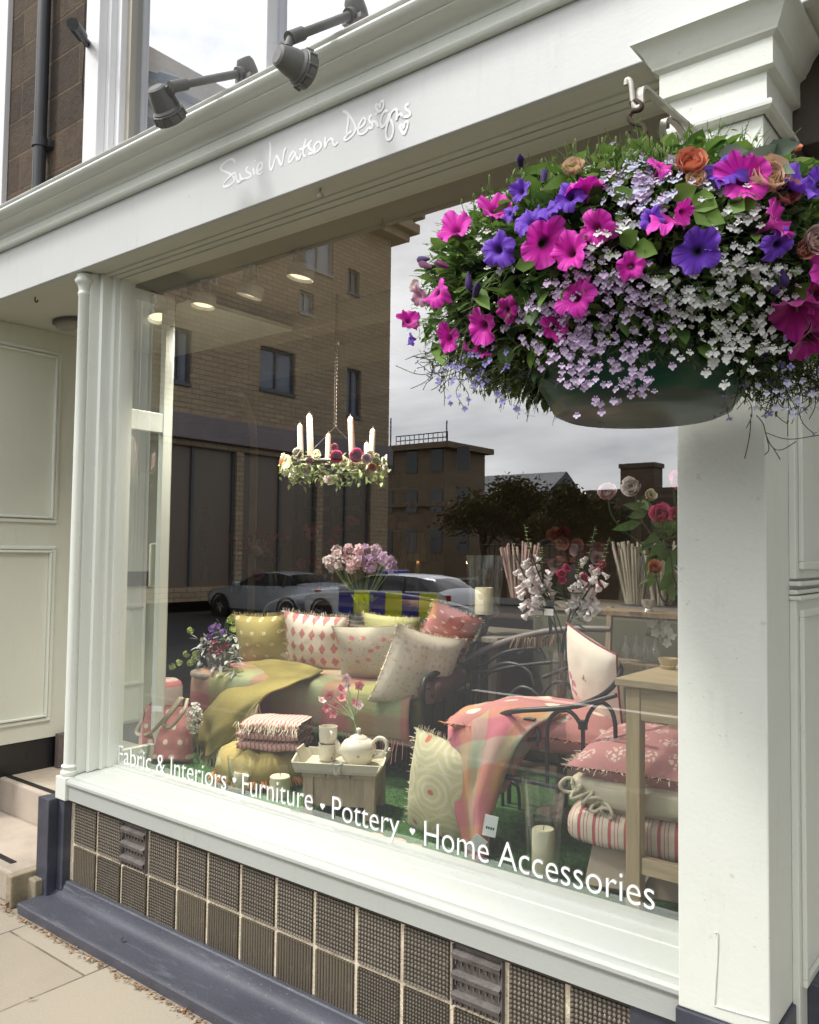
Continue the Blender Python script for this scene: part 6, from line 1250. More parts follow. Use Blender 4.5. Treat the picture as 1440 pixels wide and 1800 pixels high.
for i, (u, v) in enumerate(tops):
    e = W(u, v, 1.03 + rnd.uniform(-.08, .08)); a = p + Vector((rnd.uniform(-.02, .02), rnd.uniform(-.02, .02), .03)); L = catmull([a, a + Vector((0, 0, .28)), a.lerp(e, .75) + Vector((0, 0, .03)), e], 8); mb.tube(L, .0032, 6)
    ax = (L[-1] - L[-6]).normalized(); sp_ = MB(); n = 19; H = .34
    for k in range(n):
        f = k / n; c = e - ax * H * (1 - f) * (.95 if i < 4 else .6); s = (1 - f) ** .6
        if f > .58:
            for j in range(2): b = rnd.uniform(0, 6.28); d = Vector((math.cos(b), math.sin(b), .5)).normalized(); leaf(gm, c, d, .026 * s + .010, .007)
        else:
            for j in range(1 + k % 2):
                b = rnd.uniform(0, 6.28); d = Vector((math.cos(b), math.sin(b), -.85)); d = (d + (CAM - c).normalized() * .25).normalized(); r = .0095 * s + .0035; c = c + Vector((math.cos(b), math.sin(b), .2)) * .010; h_ = .040 * s + .008
                sp_.lathe([(.002, 0), (r * .55, h_ * .12), (r * .72, h_ * .55), (r * .95, h_ * .85), (r * 1.45, h_)], 9, c, ax=d)
    part('flower_spike', sp_, FOXM, fx, smooth=60)
part('bud_tips', gm, petal('bud_green', (.30, .38, .12), (.45, .50, .22)), fx, smooth=60); 
for k in range(26): c = W(rnd.uniform(955, 1010), rnd.uniform(1040, 1100), 1.0 + rnd.uniform(-.05, .05)); leaf(mb, c, (rnd.gauss(0, 1), rnd.gauss(0, .5), rnd.gauss(.4, .6)), rnd.uniform(.06, .11), .018)
part('stems', mb, LEAFD, fx, smooth=60)
fb = MB()
for k in range(9): c = W(rnd.uniform(985, 1060), rnd.uniform(990, 1040), 1.06); rose(fb, c, .02, (CAM - c).normalized(), rnd, 3)
part('small_blooms', fb, PT['hotpink'], fx)
mb = MB(); q = W(965, 1076, .98); mb.box((q.x - .022, q.y - .001, q.z - .014), (q.x + .022, q.y + .001, q.z + .014), M=None); part('paper_tag', mb, WHITE, fx)
cn = thing('display_counter', 'cloth covered sage counter behind the iron chair', 'counter', (-1.5, 2.0, FZ)); mb = MB(); mb.box((-2.28, 1.75, FZ), (-.75, 2.4, 1.40)); part('counter_cloth', mb, cloth('sage_counter_cloth', lambda n, uv: (.115, .105, .07)), cn, bevel=.03)
mb = MB(); mb.box((-2.3, 1.74, 1.4005), (-.74, 2.42, 1.43)); part('counter_top', mb, WOOD('counter_wood', (.18, .15, .11)), cn, bevel=.003)
for (u, lab, n) in ((915, 'left', 16), (1120, 'middle', 22), (1165, 'right', 18)):
    c = W(u, 1060, 2.0); c.z = 1.431; t = thing('glass_jar', 'clear glass jar of pale taper candles, the %s one on the counter' % lab, 'jar', c, 'candle jars on the counter'); r = .095 if u != 1120 else .11
    mb = MB(); mb.lathe([(0, 0), (r * .8, 0), (r * .85, .02), (r, .26), (r - .004, .26), (r * .82, .02), (0, .008)], 24, c); part('jar_glass', mb, VESSEL, t, smooth=45); mb = MB()
    for k in range(int(n * 1.6)): a = rnd.uniform(0, 6.28); q = c + Vector((math.cos(a) * r * .5, math.sin(a) * r * .5, .01)); e = c + Vector((math.cos(a) * r * rnd.uniform(.8, 1.3), math.sin(a) * r * rnd.uniform(.8, 1.3), rnd.uniform(.29, .34))); mb.tube([q, e], .0075, 7)
    part('taper_candles', mb, pmat('grey_white_candles', (.46, .40, .33) if u != 915 else (.45, .30, .28), .5, .15, 20), t, smooth=50)
ls = thing('ladder_shelf', 'pale wooden ladder shelf with tiny bottles beside the pilaster', 'shelf', (-1.1, 1.3, FZ)); yL = 1.25
mb = MB()
for (u0, u1) in ((1073, 1060), (1210, 1216)): a, b = W(u0, 1066, yL + .1), W(u1, 1240, yL - .05); mb.tube([a, Vector((b.x, b.y, FZ))], .016, 4)
part('side_rail', mb, WOOD('shelf_wood', (.30, .22, .14)), ls)
for v in (1070, 1158, 1190):
    a = W(1055, v, yL); mb = MB(); mb.box((a.x, yL - .09, a.z - .02), (-.70, yL + .09, a.z)); part('shelf_board', mb, WOOD('shelf_wood_%d' % v, (.30, .22, .14)), ls, bevel=.002)
zz = W(1055, 1158, yL).z
for i, u in enumerate((1100, 1118, 1135, 1152)):
    c = W(u, 1150, yL); c.z = zz + .0005; t = thing('bud_bottle', ['squat clear bud bottle at the open end of the ladder shelf', 'clear bud bottle, standing next to the squat one on the ladder shelf', 'narrow clear bud bottle holding white flowers on the ladder shelf', 'clear bud bottle nearest the pilaster on the ladder shelf'][i], 'bottle', c, 'bud bottles on the ladder shelf')
    mb = MB(); mb.lathe([(0, 0), (.024, 0), (.026, .01), (.026, .06), (.012, .08), (.011, .11), (.014, .115), (.009, .115), (.009, .08), (.022, .06), (0, .006)], 16, c); part('bottle_glass', mb, VESSEL, t, smooth=40)
    if i == 2:
        mb = MB(); fb = MB()
        for (uu, vv) in ((1145, 1096), (1158, 1092), (1168, 1098), (1152, 1112), (1166, 1112), (1175, 1106), (1162, 1122), (1180, 1118), (1172, 1130)): e = W(uu, vv, yL - .02); mb.tube([c + Vector((0, 0, .03)), c + Vector((0, 0, .12)), e], .0015, 4); blossom(fb, e, .022, (CAM - e).normalized() + Vector((rnd.gauss(0, .4), rnd.gauss(0, .4), rnd.gauss(0, .3))), rnd, 5)
        part('stems', mb, STEM, t); part('flower', fb, PT['white'], t)
c = W(1082, 1060, yL); c = W(1140, 1062, yL); c.z = W(1055, 1070, yL).z + .0005; tq = thing('silver_votive', 'small silvery votive glass on the ladder shelf top', 'votive', c); mb = MB(); mb.lathe([(0, 0), (.02, 0), (.014, .012), (.03, .03), (.03, .05), (.027, .05), (0, .02)], 18, c); part('votive_cup', mb, pmat('silvered_votive', (.5, .49, .46), .2, .3, 60, metal=.5), tq, smooth=50)
p = W(1225, 1120, .72); p.z = 1.33; pe = thing('peony_vase', 'bunch of pink and magenta peonies leaning out beside the pilaster', 'flowers', p); vase(pe, p, .06, .24, .07)
mb = MB(); pts = [(1067, 868, .040, 'blush'), (1115, 858, .042, 'whitepink'), (1163, 906, .044, 'hotpink'), (1184, 850, .042, 'hotpink'), (1140, 872, .026, 'cream'), (1190, 905, .03, 'hotpink'), (1150, 1000, .03, 'coral'), (1178, 965, .03, 'lime')]
for (u, v, r, key) in pts:
    e = W(u, v, .56 + rnd.uniform(-.04, .06)); mb.tube(catmull([p + Vector((0, 0, .05)), p + Vector((-.01, 0, .26)), e - (e - p).normalized() * .1 + Vector((0, 0, -.03)), e], 6), .003, 6)
    if key != 'lime': f_ = MB(); rose(f_, e, r, ((CAM - e).normalized() + Vector((rnd.gauss(0, .3), rnd.gauss(0, .3), .3))).normalized(), rnd, 7, 0, .8); part('peony', f_, PT[key], pe, smooth=60)
part('stems', mb, LEAFD, pe, smooth=60); mb = MB()
for (u, v, du, dv) in ((1140, 900, -25, 6), (1130, 918, -40, 10), (1150, 895, -40, -6), (1170, 950, -20, 20), (1150, 975, -10, 20), (1185, 930, -30, -10), (1185, 985, -30, -18), (1165, 930, -30, 30), (1120, 880, 20, 10), (1185, 1000, -20, 30), (1170, 1010, 10, 30), (1190, 960, -15, 40)):
    a = W(u, v, .60); b = W(u + du, v + dv, .56); leaf(mb, a, b - a, (b - a).length * 1.35, .017, 0, .2, CAM - a)
for k in range(16): a = W(rnd.uniform(1150, 1195), rnd.uniform(940, 1020), .62); leaf(mb, a, (rnd.gauss(-.5, .7), rnd.gauss(-.3, .5), rnd.gauss(0, .7)), .10, .02)
part('leaves', mb, LEAFG, pe, smooth=60)
p = W(637, 1120, 1.62); p.z = 1.263; bv = thing('blossom_vase', 'vase of pale pink and lilac blossom with lime wrapping behind the daybed', 'flowers', p); vase(bv, p, .05, .14)
mb = MB(); heads = []
for k in range(46):
    u = rnd.uniform(574, 692); v = rnd.uniform(965, 1000) if 590 < u < 680 else rnd.uniform(980, 1004); e = W(u, v, 1.6 + rnd.uniform(-.1, .1)); mb.tube([p + Vector((0, 0, .1)), p.lerp(e, .5) + Vector((0, 0, .04)), e], .0018, 4); heads.append((u, e))
part('stems', mb, STEM, bv)
for key, lo, hi in (('whitepink', 0, 600), ('blush', 600, 640), ('lilac', 640, 800)):
    fb = MB()
    for u, e in heads:
        if lo <= u + rnd.gauss(0, 12) < hi or (lo == 0 and u < 600):
            for j in range(7): d = Vector((rnd.gauss(0, 1), rnd.gauss(0, 1) - .6, rnd.gauss(0, 1))).normalized(); blossom(fb, e + d * .022, .024, d, rnd)
    part('blossom', fb, PT[key], bv)
mb = MB()
for k in range(50): leaf(mb, p + Vector((rnd.gauss(0, .02), rnd.gauss(0, .02), .12)), (rnd.gauss(0, .35), rnd.gauss(0, .35), .8), .075, .012)
part('wrapping', mb, petal('lime_paper', (.42, .52, .03), (.55, .66, .05)), bv)
# flower clusters, dresser, lit lamp and clutter deep in the shop
def bunch(label, cu, cv, y, su, sv_, keys, n, r, seed, base=1.3):
    rr = random.Random(seed); p = W(cu, cv, y); b = Vector((p.x, p.y, base)); t = thing('flower_bunch', label, 'flowers', b); mb = MB(); mb.lathe([(0, 0), (.05, 0), (.07, .10), (.055, .2), (.05, .2), (0, .02)], 16, b); part('vase', mb, pmat('dark_vase', (.06, .05, .05), .3), t, smooth=50); mb = MB()
    for k in range(n):
        e = W(cu + rr.uniform(-su, su), cv + rr.uniform(-sv_, sv_), y + rr.uniform(-.12, .12)); mb.tube([b + Vector((0, 0, .1)), b.lerp(e, .6) + Vector((0, 0, .05)), e], .003, 4); leaf(mb, b.lerp(e, .8), (rr.gauss(0, 1), rr.gauss(0, 1), rr.gauss(0, .5)), .08, .02)
        fb = MB(); rose(fb, e, r * rr.uniform(.7, 1.1), (CAM - e).normalized() + Vector((rr.gauss(0, .4), rr.gauss(0, .4), rr.gauss(0, .4))), rr, 4); part('bloom', fb, PT[keys[k % len(keys)]], t, smooth=60)
    part('stems', mb, LEAFD, t); return t
bt = thing('flower_table', 'dark table of cut flowers in the middle of the shop', 'table', (-3.6, 2.95, FZ)); mb = MB(); mb.box((-4.9, 2.55, 1.27), (-2.6, 3.25, 1.30)); part('table_top', mb, DARKWOOD, bt)
for (x, y) in ((-4.85, 2.6), (-2.7, 2.6), (-4.85, 3.15), (-2.7, 3.15)): mb = MB(); mb.box((x, y, FZ), (x + .06, y + .06, 1.2695)); part('leg', mb, DARKWOOD, bt)
bunch('bunch of pink and crimson blooms deep in the shop, seen above the silver car', 478, 965, 2.8, 34, 45, ['rosepink', 'crimson', 'blush', 'crimson'], 12, .058, 61); bunch('bunch of deep red blooms deep in the shop below the chandelier', 575, 965, 3.0, 40, 50, ['red', 'red', 'crimson', 'rosepink'], 13, .06, 62)
bunch('small bunch of red blooms beside the archway', 418, 968, 2.9, 18, 30, ['red', 'crimson'], 6, .05, 63); bunch('bunch of coral and pink blooms behind the foxgloves', 1010, 965, 2.7, 75, 28, ['coral', 'red', 'blush', 'coral', 'rosepink'], 14, .055, 64, 1.431); bunch('bunch of red blooms at the far wall, seen past the side window', 363, 925, 3.9, 10, 40, ['red', 'crimson'], 6, .06, 65)
dr = thing('glazed_dresser', 'tall brown dresser with two dark glazed doors at the back of the shop', 'dresser', (-4.6, 4.9, FZ)); a, b = W(536, 858, 4.8), W(642, 940, 4.8); mb = MB(); mb.box((a.x - .1, 4.8, FZ), (b.x + .1, 5.3, a.z + .15)); part('dresser_body', mb, WOOD('dresser_wood', (.20, .14, .08)), dr)
for s in (0, 1):
    x0 = a.x + s * (b.x - a.x) / 2 + .03; x1 = x0 + (b.x - a.x) / 2 - .06; mb = MB(); mb.box((x0, 4.78, b.z), (x1, 4.7995, a.z)); d_ = part('glazed_door', mb, DARKGLASS, dr)
    mb = MB()
    for k in range(3): zz = b.z + .1 + k * (a.z - b.z) / 3.2; mb.box((x0 + .03, 4.765, zz), (x1 - .03, 4.779, zz + .05))
    part('shelf_goods', mb, pmat('pale_goods_%d' % s, (.22, .18, .15), .8, .4, 30), d_)
lp = W(735, 962, 3.6); tl_ = thing('table_lamp', 'lit table lamp with a gridded shade at the back of the shop', 'lamp', lp); mb = MB(); mb.lathe([(.12, -.12), (.16, -.12), (.11, .12), (.10, .12)], 24, lp); part('lamp_shade', mb, pmat('brown_shade', (.16, .11, .06), .9), tl_, smooth=50)
mb = MB(); mb.lathe([(0, -.18), (.03, -.18), (.035, -.14), (.0, -.12)], 16, lp + Vector((0, -.0, .06))); part('bulb', mb, glow('warm_bulb', (1, .55, .2), 14), tl_, smooth=60); mb = MB(); mb.lathe([(.07, -.55), (.03, -.52), (.02, -.3), (.03, -.2), (.01, -.12)], 16, lp); part('lamp_base', mb, DARKWOOD, tl_, smooth=50)
mb = MB()
for k in range(16): a_ = k * .3927; mb.tube([lp + Vector((math.cos(a_) * .162, math.sin(a_) * .162, -.12)), lp + Vector((math.cos(a_) * .112, math.sin(a_) * .112, .12))], .004, 4)
part('shade_grid', mb, BLACKIRON, tl_)
ld = bpy.data.lights.new('lamp_glow', 'POINT'); ld.energy = 9; ld.color = (1, .6, .3); ld.shadow_soft_size = .03; lo = bpy.data.objects.new('lamp_glow', ld); COL.objects.link(lo); lo.location = lp - Vector((0, 0, .16)); lo.parent = tl_; lo.matrix_parent_inverse = Matrix.Translation(-lp)
rnd = random.Random(77)
def rack(label, x0, x1, y, z0, z1, n):
    t = thing('shelf_rack', label, 'shelving', ((x0 + x1) / 2, y, FZ)); mb = MB(); mb.box((x0, y, FZ), (x0 + .04, y + .35, z1)); mb.box((x1 - .04, y, FZ), (x1, y + .35, z1)); part('rack_side', mb, DARKWOOD, t)
    for k in range(n):
        z = z0 + (z1 - z0) * k / (n - 1); mb = MB(); mb.box((x0 + .0405, y, z - .03), (x1 - .0405, y + .34, z)); part('rack_shelf', mb, WOOD('rack_wood', (.18, .13, .08)), t)
        if k < n - 1:
            mb = MB(); x = x0 + .1
            while x < x1 - .2: w = rnd.uniform(.08, .2); mb.box((x, y + .05, z + .0005), (x + w, y + .3, z + rnd.uniform(.08, .25))); x += w + rnd.uniform(.02, .1)
            part('folded_goods', mb, pmat('dim_goods', rnd.choice([(.22, .12, .10), (.20, .17, .11), (.25, .2, .15), (.12, .12, .09)]), .9, .5, 9), t)
rack('dark shelving with folded goods behind the candle jars', -2.9, -1.0, 4.6, 1.0, 2.2, 4); rack('dark shelving against the back wall behind the red blooms', -7.6, -5.6, 4.9, 1.0, 2.4, 4)

ib = thing('iron_bench', 'dark iron bench with a curved back rail half hidden behind the iron chair', 'bench', (-2.0, 1.35, FZ))
def tw(pts, r, y): m = MB(); m.tube(catmull([W(u, v, y) for u, v in pts], 6), r, 8); return m
m = tw([(815, 1163), (850, 1143), (900, 1124), (960, 1110), (1020, 1105), (1075, 1106)], .016, 1.33); part('back_rail', m, pmat('grey_worn_iron', (.14, .12, .11), .5, .3), ib, smooth=60)
for i, q in enumerate(([(818, 1176), (850, 1168), (880, 1150), (910, 1142), (950, 1140)], [(830, 1180), (862, 1180), (900, 1172), (960, 1165), (1020, 1160)], [(912, 1150), (930, 1140), (950, 1145), (958, 1160)], [(845, 1200), (870, 1172), (900, 1166), (930, 1180), (940, 1205)])):
    part('scrollwork', tw(q, .009, 1.31), BLACKIRON, ib, smooth=60)
m = MB()
for k in range(60):
    u = 905 + k * 1.6; strand(m, W(u, 1122 - (k * .12), 1.30), (rnd.gauss(0, .3), -.4, -1), .04, .003, rnd)
part('wicker_edge', m, pmat('brown_wicker', (.16, .09, .05), .8, .3), ib)
for u in (830, 1060): a = W(u, 1150, 1.33); m = MB(); m.tube([a, Vector((a.x, a.y, FZ))], .012, 8); part('leg', m, BLACKIRON, ib, smooth=60)
# ------------------------------------------------------------------ hanging basket on its bracket
BY = -.60
HK = W(1110, 150, BY)
br = thing('basket_bracket', 'pale painted iron bracket with a scroll, bolted to the pilaster', 'bracket', W(1245, 255, -.072))
def flat(pts, w, t, n=5):
    L = catmull(pts, n); m = MB(); vs = []
    for i, p in enumerate(L):
        d = (L[min(i + 1, len(L) - 1)] - L[max(i - 1, 0)]).normalized(); s = Vector((1, 0, 0)); s = (s - d * s.dot(d)).normalized(); u = s.cross(d)
        vs += [p - s * w - u * t, p + s * w - u * t, p + s * w + u * t, p - s * w + u * t]
    N = len(L); m.add(vs, [(4*i+k, 4*i+(k+1) % 4, 4*i+4+(k+1) % 4, 4*i+4+k) for i in range(N - 1) for k in range(4)] + [(3, 2, 1, 0), tuple(4 * N - 4 + k for k in range(4))]); return m
def aw(u, v, f): return W(u, v, -.08 + (BY + .01 + .08) * f)
part('arm', flat([aw(1252, 262, 0), aw(1222, 232, .25), aw(1190, 204, .5), aw(1160, 179, .75), aw(1138, 159, .93), aw(1130, 155, .97), aw(1126, 162, 1), aw(1126, 182, 1)], .0075, .0035), GALV, br, smooth=30)
part('scroll', flat([aw(1240, 300, 0), aw(1218, 266, .12), aw(1205, 240, .30), aw(1192, 222, .42), aw(1178, 210, .50), aw(1168, 212, .54), aw(1165, 228, .52), aw(1170, 246, .48), aw(1178, 252, .44), aw(1184, 244, .42)], .0075, .003), GALV, br, smooth=40)
m = MB(); m.tube(catmull([W(q[0], q[1], BY) for q in ((1126, 186), (1120, 190), (1114, 184), (1112, 168), (1110, 150), (1107, 141), (1102, 141), (1101, 150))], 5), .0055, 10); part('hook', m, GALV, br, smooth=60)
c = W(1251, 243, -.072); m = MB(); m.box((c.x - .022, -.0745, c.z - .10), (c.x + .022, -.0701, c.z + .025)); part('wall_plate', m, SAGE, br, bevel=.003)
for (u, v) in ((1250, 243), (1307, 279)): q = W(u, v, -.0745); m = MB(); m.lathe([(0, -.0), (.012, 0), (.012, .008), (.009, .011), (0, .011)], 6, q, ax=(0, -1, 0)); part('bolt', m, SAGE, br)
sh = thing('s_hook', 'rusty iron S hook linking bracket and flower basket', 'hook', W(1118, 220, BY)); m = MB(); m.tube(catmull([W(q[0], q[1], BY) for q in ((1108, 182), (1118, 178), (1127, 184), (1126, 192), (1112, 196), (1106, 207), (1114, 216), (1130, 221), (1135, 235), (1126, 247), (1112, 248), (1104, 238), (1105, 231))], 5), .0055, 10); part('hook_body', m, pmat('dark_rusty_hook', (.06, .036, .026), .7, .35, 60, .5, 200, metal=.2), sh, smooth=60)
EC = Vector((HK.x - .005, BY, W(1110, 512, BY).z)); ER = Vector((.435, .36, .225))
bk = thing('hanging_basket', 'hanging basket overflowing with pink and purple petunias and white lobelia', 'hanging basket', EC)
def onE(u, v, k=1.0):
    d = ray(u, v).normalized(); o = CAM - EC; r = ER * k; D = Vector((d.x / r.x, d.y / r.y, d.z / r.z)); O = Vector((o.x / r.x, o.y / r.y, o.z / r.z))
    a, b, cc = D.dot(D), 2 * O.dot(D), O.dot(O) - 1; di = b * b - 4 * a * cc
    t = (-b - math.sqrt(di)) / (2 * a) if di > 0 else -b / (2 * a)
    p = CAM + d * t; q = p - EC; return p, Vector((q.x / r.x ** 2, q.y / r.y ** 2, q.z / r.z ** 2)).normalized()
def onL(u, v, k=1.0):                        # below the widest part the growth hangs straight down in front of the bowl
    p, nn = onE(u, min(v, 575), k)
    if v > 575: r = ray(u, v).normalized(); p = CAM + r * ((p - CAM).length * .995)
    return p, nn
rnd = random.Random(90)
# bowl
rimz = W(1132, 640, BY).z; botz = W(1132, 718, BY - .1).z; H_ = rimz - botz
m = MB(); m.lathe([(0, 0), (.15, 0), (.172, .010), (.185, .035), (.205, H_ * .62), (.216, H_ * .95), (.224, H_), (.224, H_ + .014), (.212, H_ + .014), (.205, H_ * .9), (0, H_ * .8)], 48, (EC.x + .025, EC.y, botz))
n = NT('green_basket_plastic'); o_ = n.coord('Object'); zc = n.xyz(o_)[2]; k = n.mix(n.step(zc, botz + .022, botz + .034), (.030, .055, .036), (.008, .072, .036)); k = n.mix(n.math('MULTIPLY', n.step(n.noise(n.map(o_, scale=(6, 6, 30)), 3, 6, .7), .5, .7), .35), k, (.16, .13, .09))
BOWLM = n.done(n.bsdf(k, n.math('ADD', n.math('MULTIPLY', n.noise(o_, 14, 4), .25), .2), 0, .5, n.bump(n.noise(o_, 60, 4), .1, .004)))
part('bowl', m, BOWLM, bk, smooth=40)
for k in range(3):
    a = k * 2.094 + .6; m = MB(); top = W(1118, 246, BY); e = Vector((EC.x + .22 * math.cos(a), EC.y + .22 * math.sin(a), rimz + .01)); m.tube([top, top.lerp(e, .5), e], .0018, 5); part('chain', m, BLACKIRON, bk)
# dark heart of the planting (inner leaves with shade put into their colour)
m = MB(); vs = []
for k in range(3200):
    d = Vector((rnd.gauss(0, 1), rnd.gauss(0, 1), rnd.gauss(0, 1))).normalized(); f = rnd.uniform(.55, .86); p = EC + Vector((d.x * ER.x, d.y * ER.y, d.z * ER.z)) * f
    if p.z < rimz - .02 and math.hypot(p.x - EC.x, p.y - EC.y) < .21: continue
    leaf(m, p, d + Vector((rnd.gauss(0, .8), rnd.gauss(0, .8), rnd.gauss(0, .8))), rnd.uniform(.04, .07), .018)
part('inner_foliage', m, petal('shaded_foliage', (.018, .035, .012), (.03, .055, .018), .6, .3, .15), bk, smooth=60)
# leaves near the surface
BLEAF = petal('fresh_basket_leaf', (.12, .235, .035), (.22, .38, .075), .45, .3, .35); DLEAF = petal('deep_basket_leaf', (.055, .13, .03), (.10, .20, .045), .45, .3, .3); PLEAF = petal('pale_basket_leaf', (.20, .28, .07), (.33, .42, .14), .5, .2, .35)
LB1, LB2, LB3 = MB(), MB(), MB()
for k in range(4600):
    d = Vector((rnd.gauss(0, 1), rnd.gauss(0, 1), rnd.gauss(.05, 1))).normalized(); f = rnd.uniform(.84, 1.02) + .04 * mnoise.noise(d * 3.1); p = EC + Vector((d.x * ER.x, d.y * ER.y, d.z * ER.z)) * f
    if p.z < rimz and math.hypot(p.x - EC.x, p.y - EC.y) < .24: continue
    big = mnoise.noise(d * 2.7 + Vector((3, 1, 7))); L = rnd.uniform(.018, .034) if big < .1 else rnd.uniform(.030, .048); w = L * rnd.uniform(.24, .42)
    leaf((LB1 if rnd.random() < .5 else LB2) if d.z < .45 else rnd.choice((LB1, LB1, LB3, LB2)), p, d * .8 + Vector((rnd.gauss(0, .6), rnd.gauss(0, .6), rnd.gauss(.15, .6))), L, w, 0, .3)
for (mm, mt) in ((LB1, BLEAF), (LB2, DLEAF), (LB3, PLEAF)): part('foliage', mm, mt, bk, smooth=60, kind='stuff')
m = MB()
for k in range(900):                           # growth spilling over the rim of the bowl
    a = rnd.uniform(0, 6.283); R0 = rnd.uniform(.222, .255); p = Vector((EC.x + .025 + math.cos(a) * R0, EC.y + math.sin(a) * R0, rimz + rnd.uniform(-.045, .05) * (1 if mnoise.noise(Vector((math.cos(a) * 2, math.sin(a) * 2, 4))) > -.1 else .3)))
    leaf(m, p, Vector((math.cos(a) * .7 + rnd.gauss(0, .5), math.sin(a) * .7 + rnd.gauss(0, .5), rnd.gauss(-.5, .5))), rnd.uniform(.018, .034), rnd.uniform(.003, .008), 0, .3)
part('rim_foliage', m, petal('dark_rim_leaf', (.03, .065, .02), (.05, .10, .03), .5, .3, .2), bk, smooth=60)
# fine lobelia stems with little leaves, bristling all over
m = MB(); ml = MB()
for k in range(2200):
    d = Vector((rnd.gauss(0, 1), rnd.gauss(0, 1), rnd.gauss(.1, 1))).normalized(); p = EC + Vector((d.x * ER.x, d.y * ER.y, d.z * ER.z)) * rnd.uniform(.86, .98)
    if p.z < rimz - .03 and math.hypot(p.x - EC.x, p.y - EC.y) < .25: continue
    e = p + (d * .7 + Vector((rnd.gauss(0, .45), rnd.gauss(0, .45), rnd.gauss(.15 if d.z > 0 else -.35, .4)))).normalized() * rnd.uniform(.04, .075); q = p.lerp(e, .55) + Vector((0, 0, .008)); m.tube([p, q, e], [.0009, .0008, .0005], 3, cap=False)
    for j in range(4): leaf(ml, p.lerp(e, .2 + .2 * j), Vector((rnd.gauss(0, 1), rnd.gauss(0, 1), rnd.gauss(.2, 1))), rnd.uniform(.008, .018), .0022, 0, .2)
part('lobelia_stems', m, STEM, bk, kind='stuff')
# trailing tangles under both sides
m = MB(); mf = MB()
for side, (u0, u1, v0, v1), n_ in ((0, (760, 930, 600, 655), 95), (1, (1300, 1460, 610, 680), 230)):
    for k in range(n_):
        u, v = rnd.uniform(u0, u1), rnd.uniform(v0, v1); p, nn = onE(u, v, .97); L = rnd.uniform(.05, .12); d = Vector((-.35 if side == 0 else .25, -.2, -.7)) + Vector((rnd.gauss(0, .6), rnd.gauss(0, .5), rnd.gauss(0, .35))); d.normalize()
        pts = [p]
        for j in range(4): d = (d + Vector((rnd.gauss(0, .45), rnd.gauss(0, .45), rnd.gauss(.06, .35)))).normalized(); pts.append(pts[-1] + d * L / 4)
        m.tube(catmull(pts, 3), .0009, 3, cap=False)
        if rnd.random() < .4: blossom(mf, pts[-1], .0075, d, rnd, 4)
        for j in (1, 2, 3): leaf(ml, pts[j], Vector((rnd.gauss(0, 1), rnd.gauss(0, 1), rnd.gauss(0, 1))), .012, .0022)
# one long tendril at the lower right
for pts in ([(1330, 730), (1342, 745), (1348, 768), (1360, 788), (1376, 790), (1400, 776)], [(1348, 768), (1352, 790), (1344, 800)], [(1320, 740), (1318, 765), (1312, 795), (1309, 806)], [(1360, 788), (1372, 808)], [(1345, 760), (1385, 772), (1440, 765)]):
    m.tube(catmull([W(u, v, -.62) for u, v in pts], 4), .0010, 4)
part('lobelia_leaves', ml, BLEAF, bk, kind='stuff'); part('trailing_stems', m, pmat('dark_trailing_stem', (.035, .032, .018), .7, .3), bk)
BLUE = petal('blue_lobelia', (.20, .17, .42), (.36, .34, .66)); part('trailing_florets', mf, BLUE, bk, kind='stuff')
# petunias
def petmat(name, throat, col, edge):
    n = NT(name); x = n.xyz(n.coord('UV')); v = x[1]; k = n.mix(n.step(v, .10, .42), throat, col); k = n.mix(n.step(v, .6, 1.0), k, edge)
    ve = n.math('POWER', n.math('ABSOLUTE', n.math('SINE', n.math('MULTIPLY', x[0], 15 * math.pi))), 10); k = n.mix(n.math('MULTIPLY', ve, n.step(v, .15, .9)), k, hsv(col, .55))
    k = n.mix(n.math('MULTIPLY', n.noise(n.coord('Object'), 40, 3), .25), k, hsv(edge, .75))
    a = n.bsdf(k, .5, 0, .3, n.bump(n.math('SINE', n.math('MULTIPLY', x[0], 60 * math.pi)), .12, .002), .3); t = n.n.new('ShaderNodeBsdfTranslucent'); n.put(t.inputs[0], k); mm = n.n.new('ShaderNodeMixShader'); mm.inputs[0].default_value = .3; n.l.new(a, mm.inputs[1]); n.l.new(t.outputs[0], mm.inputs[2]); return n.done(mm.outputs[0])
PM = {'m': petmat('magenta_petunia', (.16, .0, .07), (.80, .014, .48), (.90, .07, .64)), 'd': petmat('deep_magenta_petunia', (.10, 0, .05), (.46, .006, .25), (.56, .018, .34)), 'p': petmat('purple_petunia', (.03, .012, .09), (.15, .03, .56), (.27, .10, .76)), 'l': petmat('pale_pink_petunia', (.5, .15, .3), (.70, .32, .50), (.78, .55, .62))}
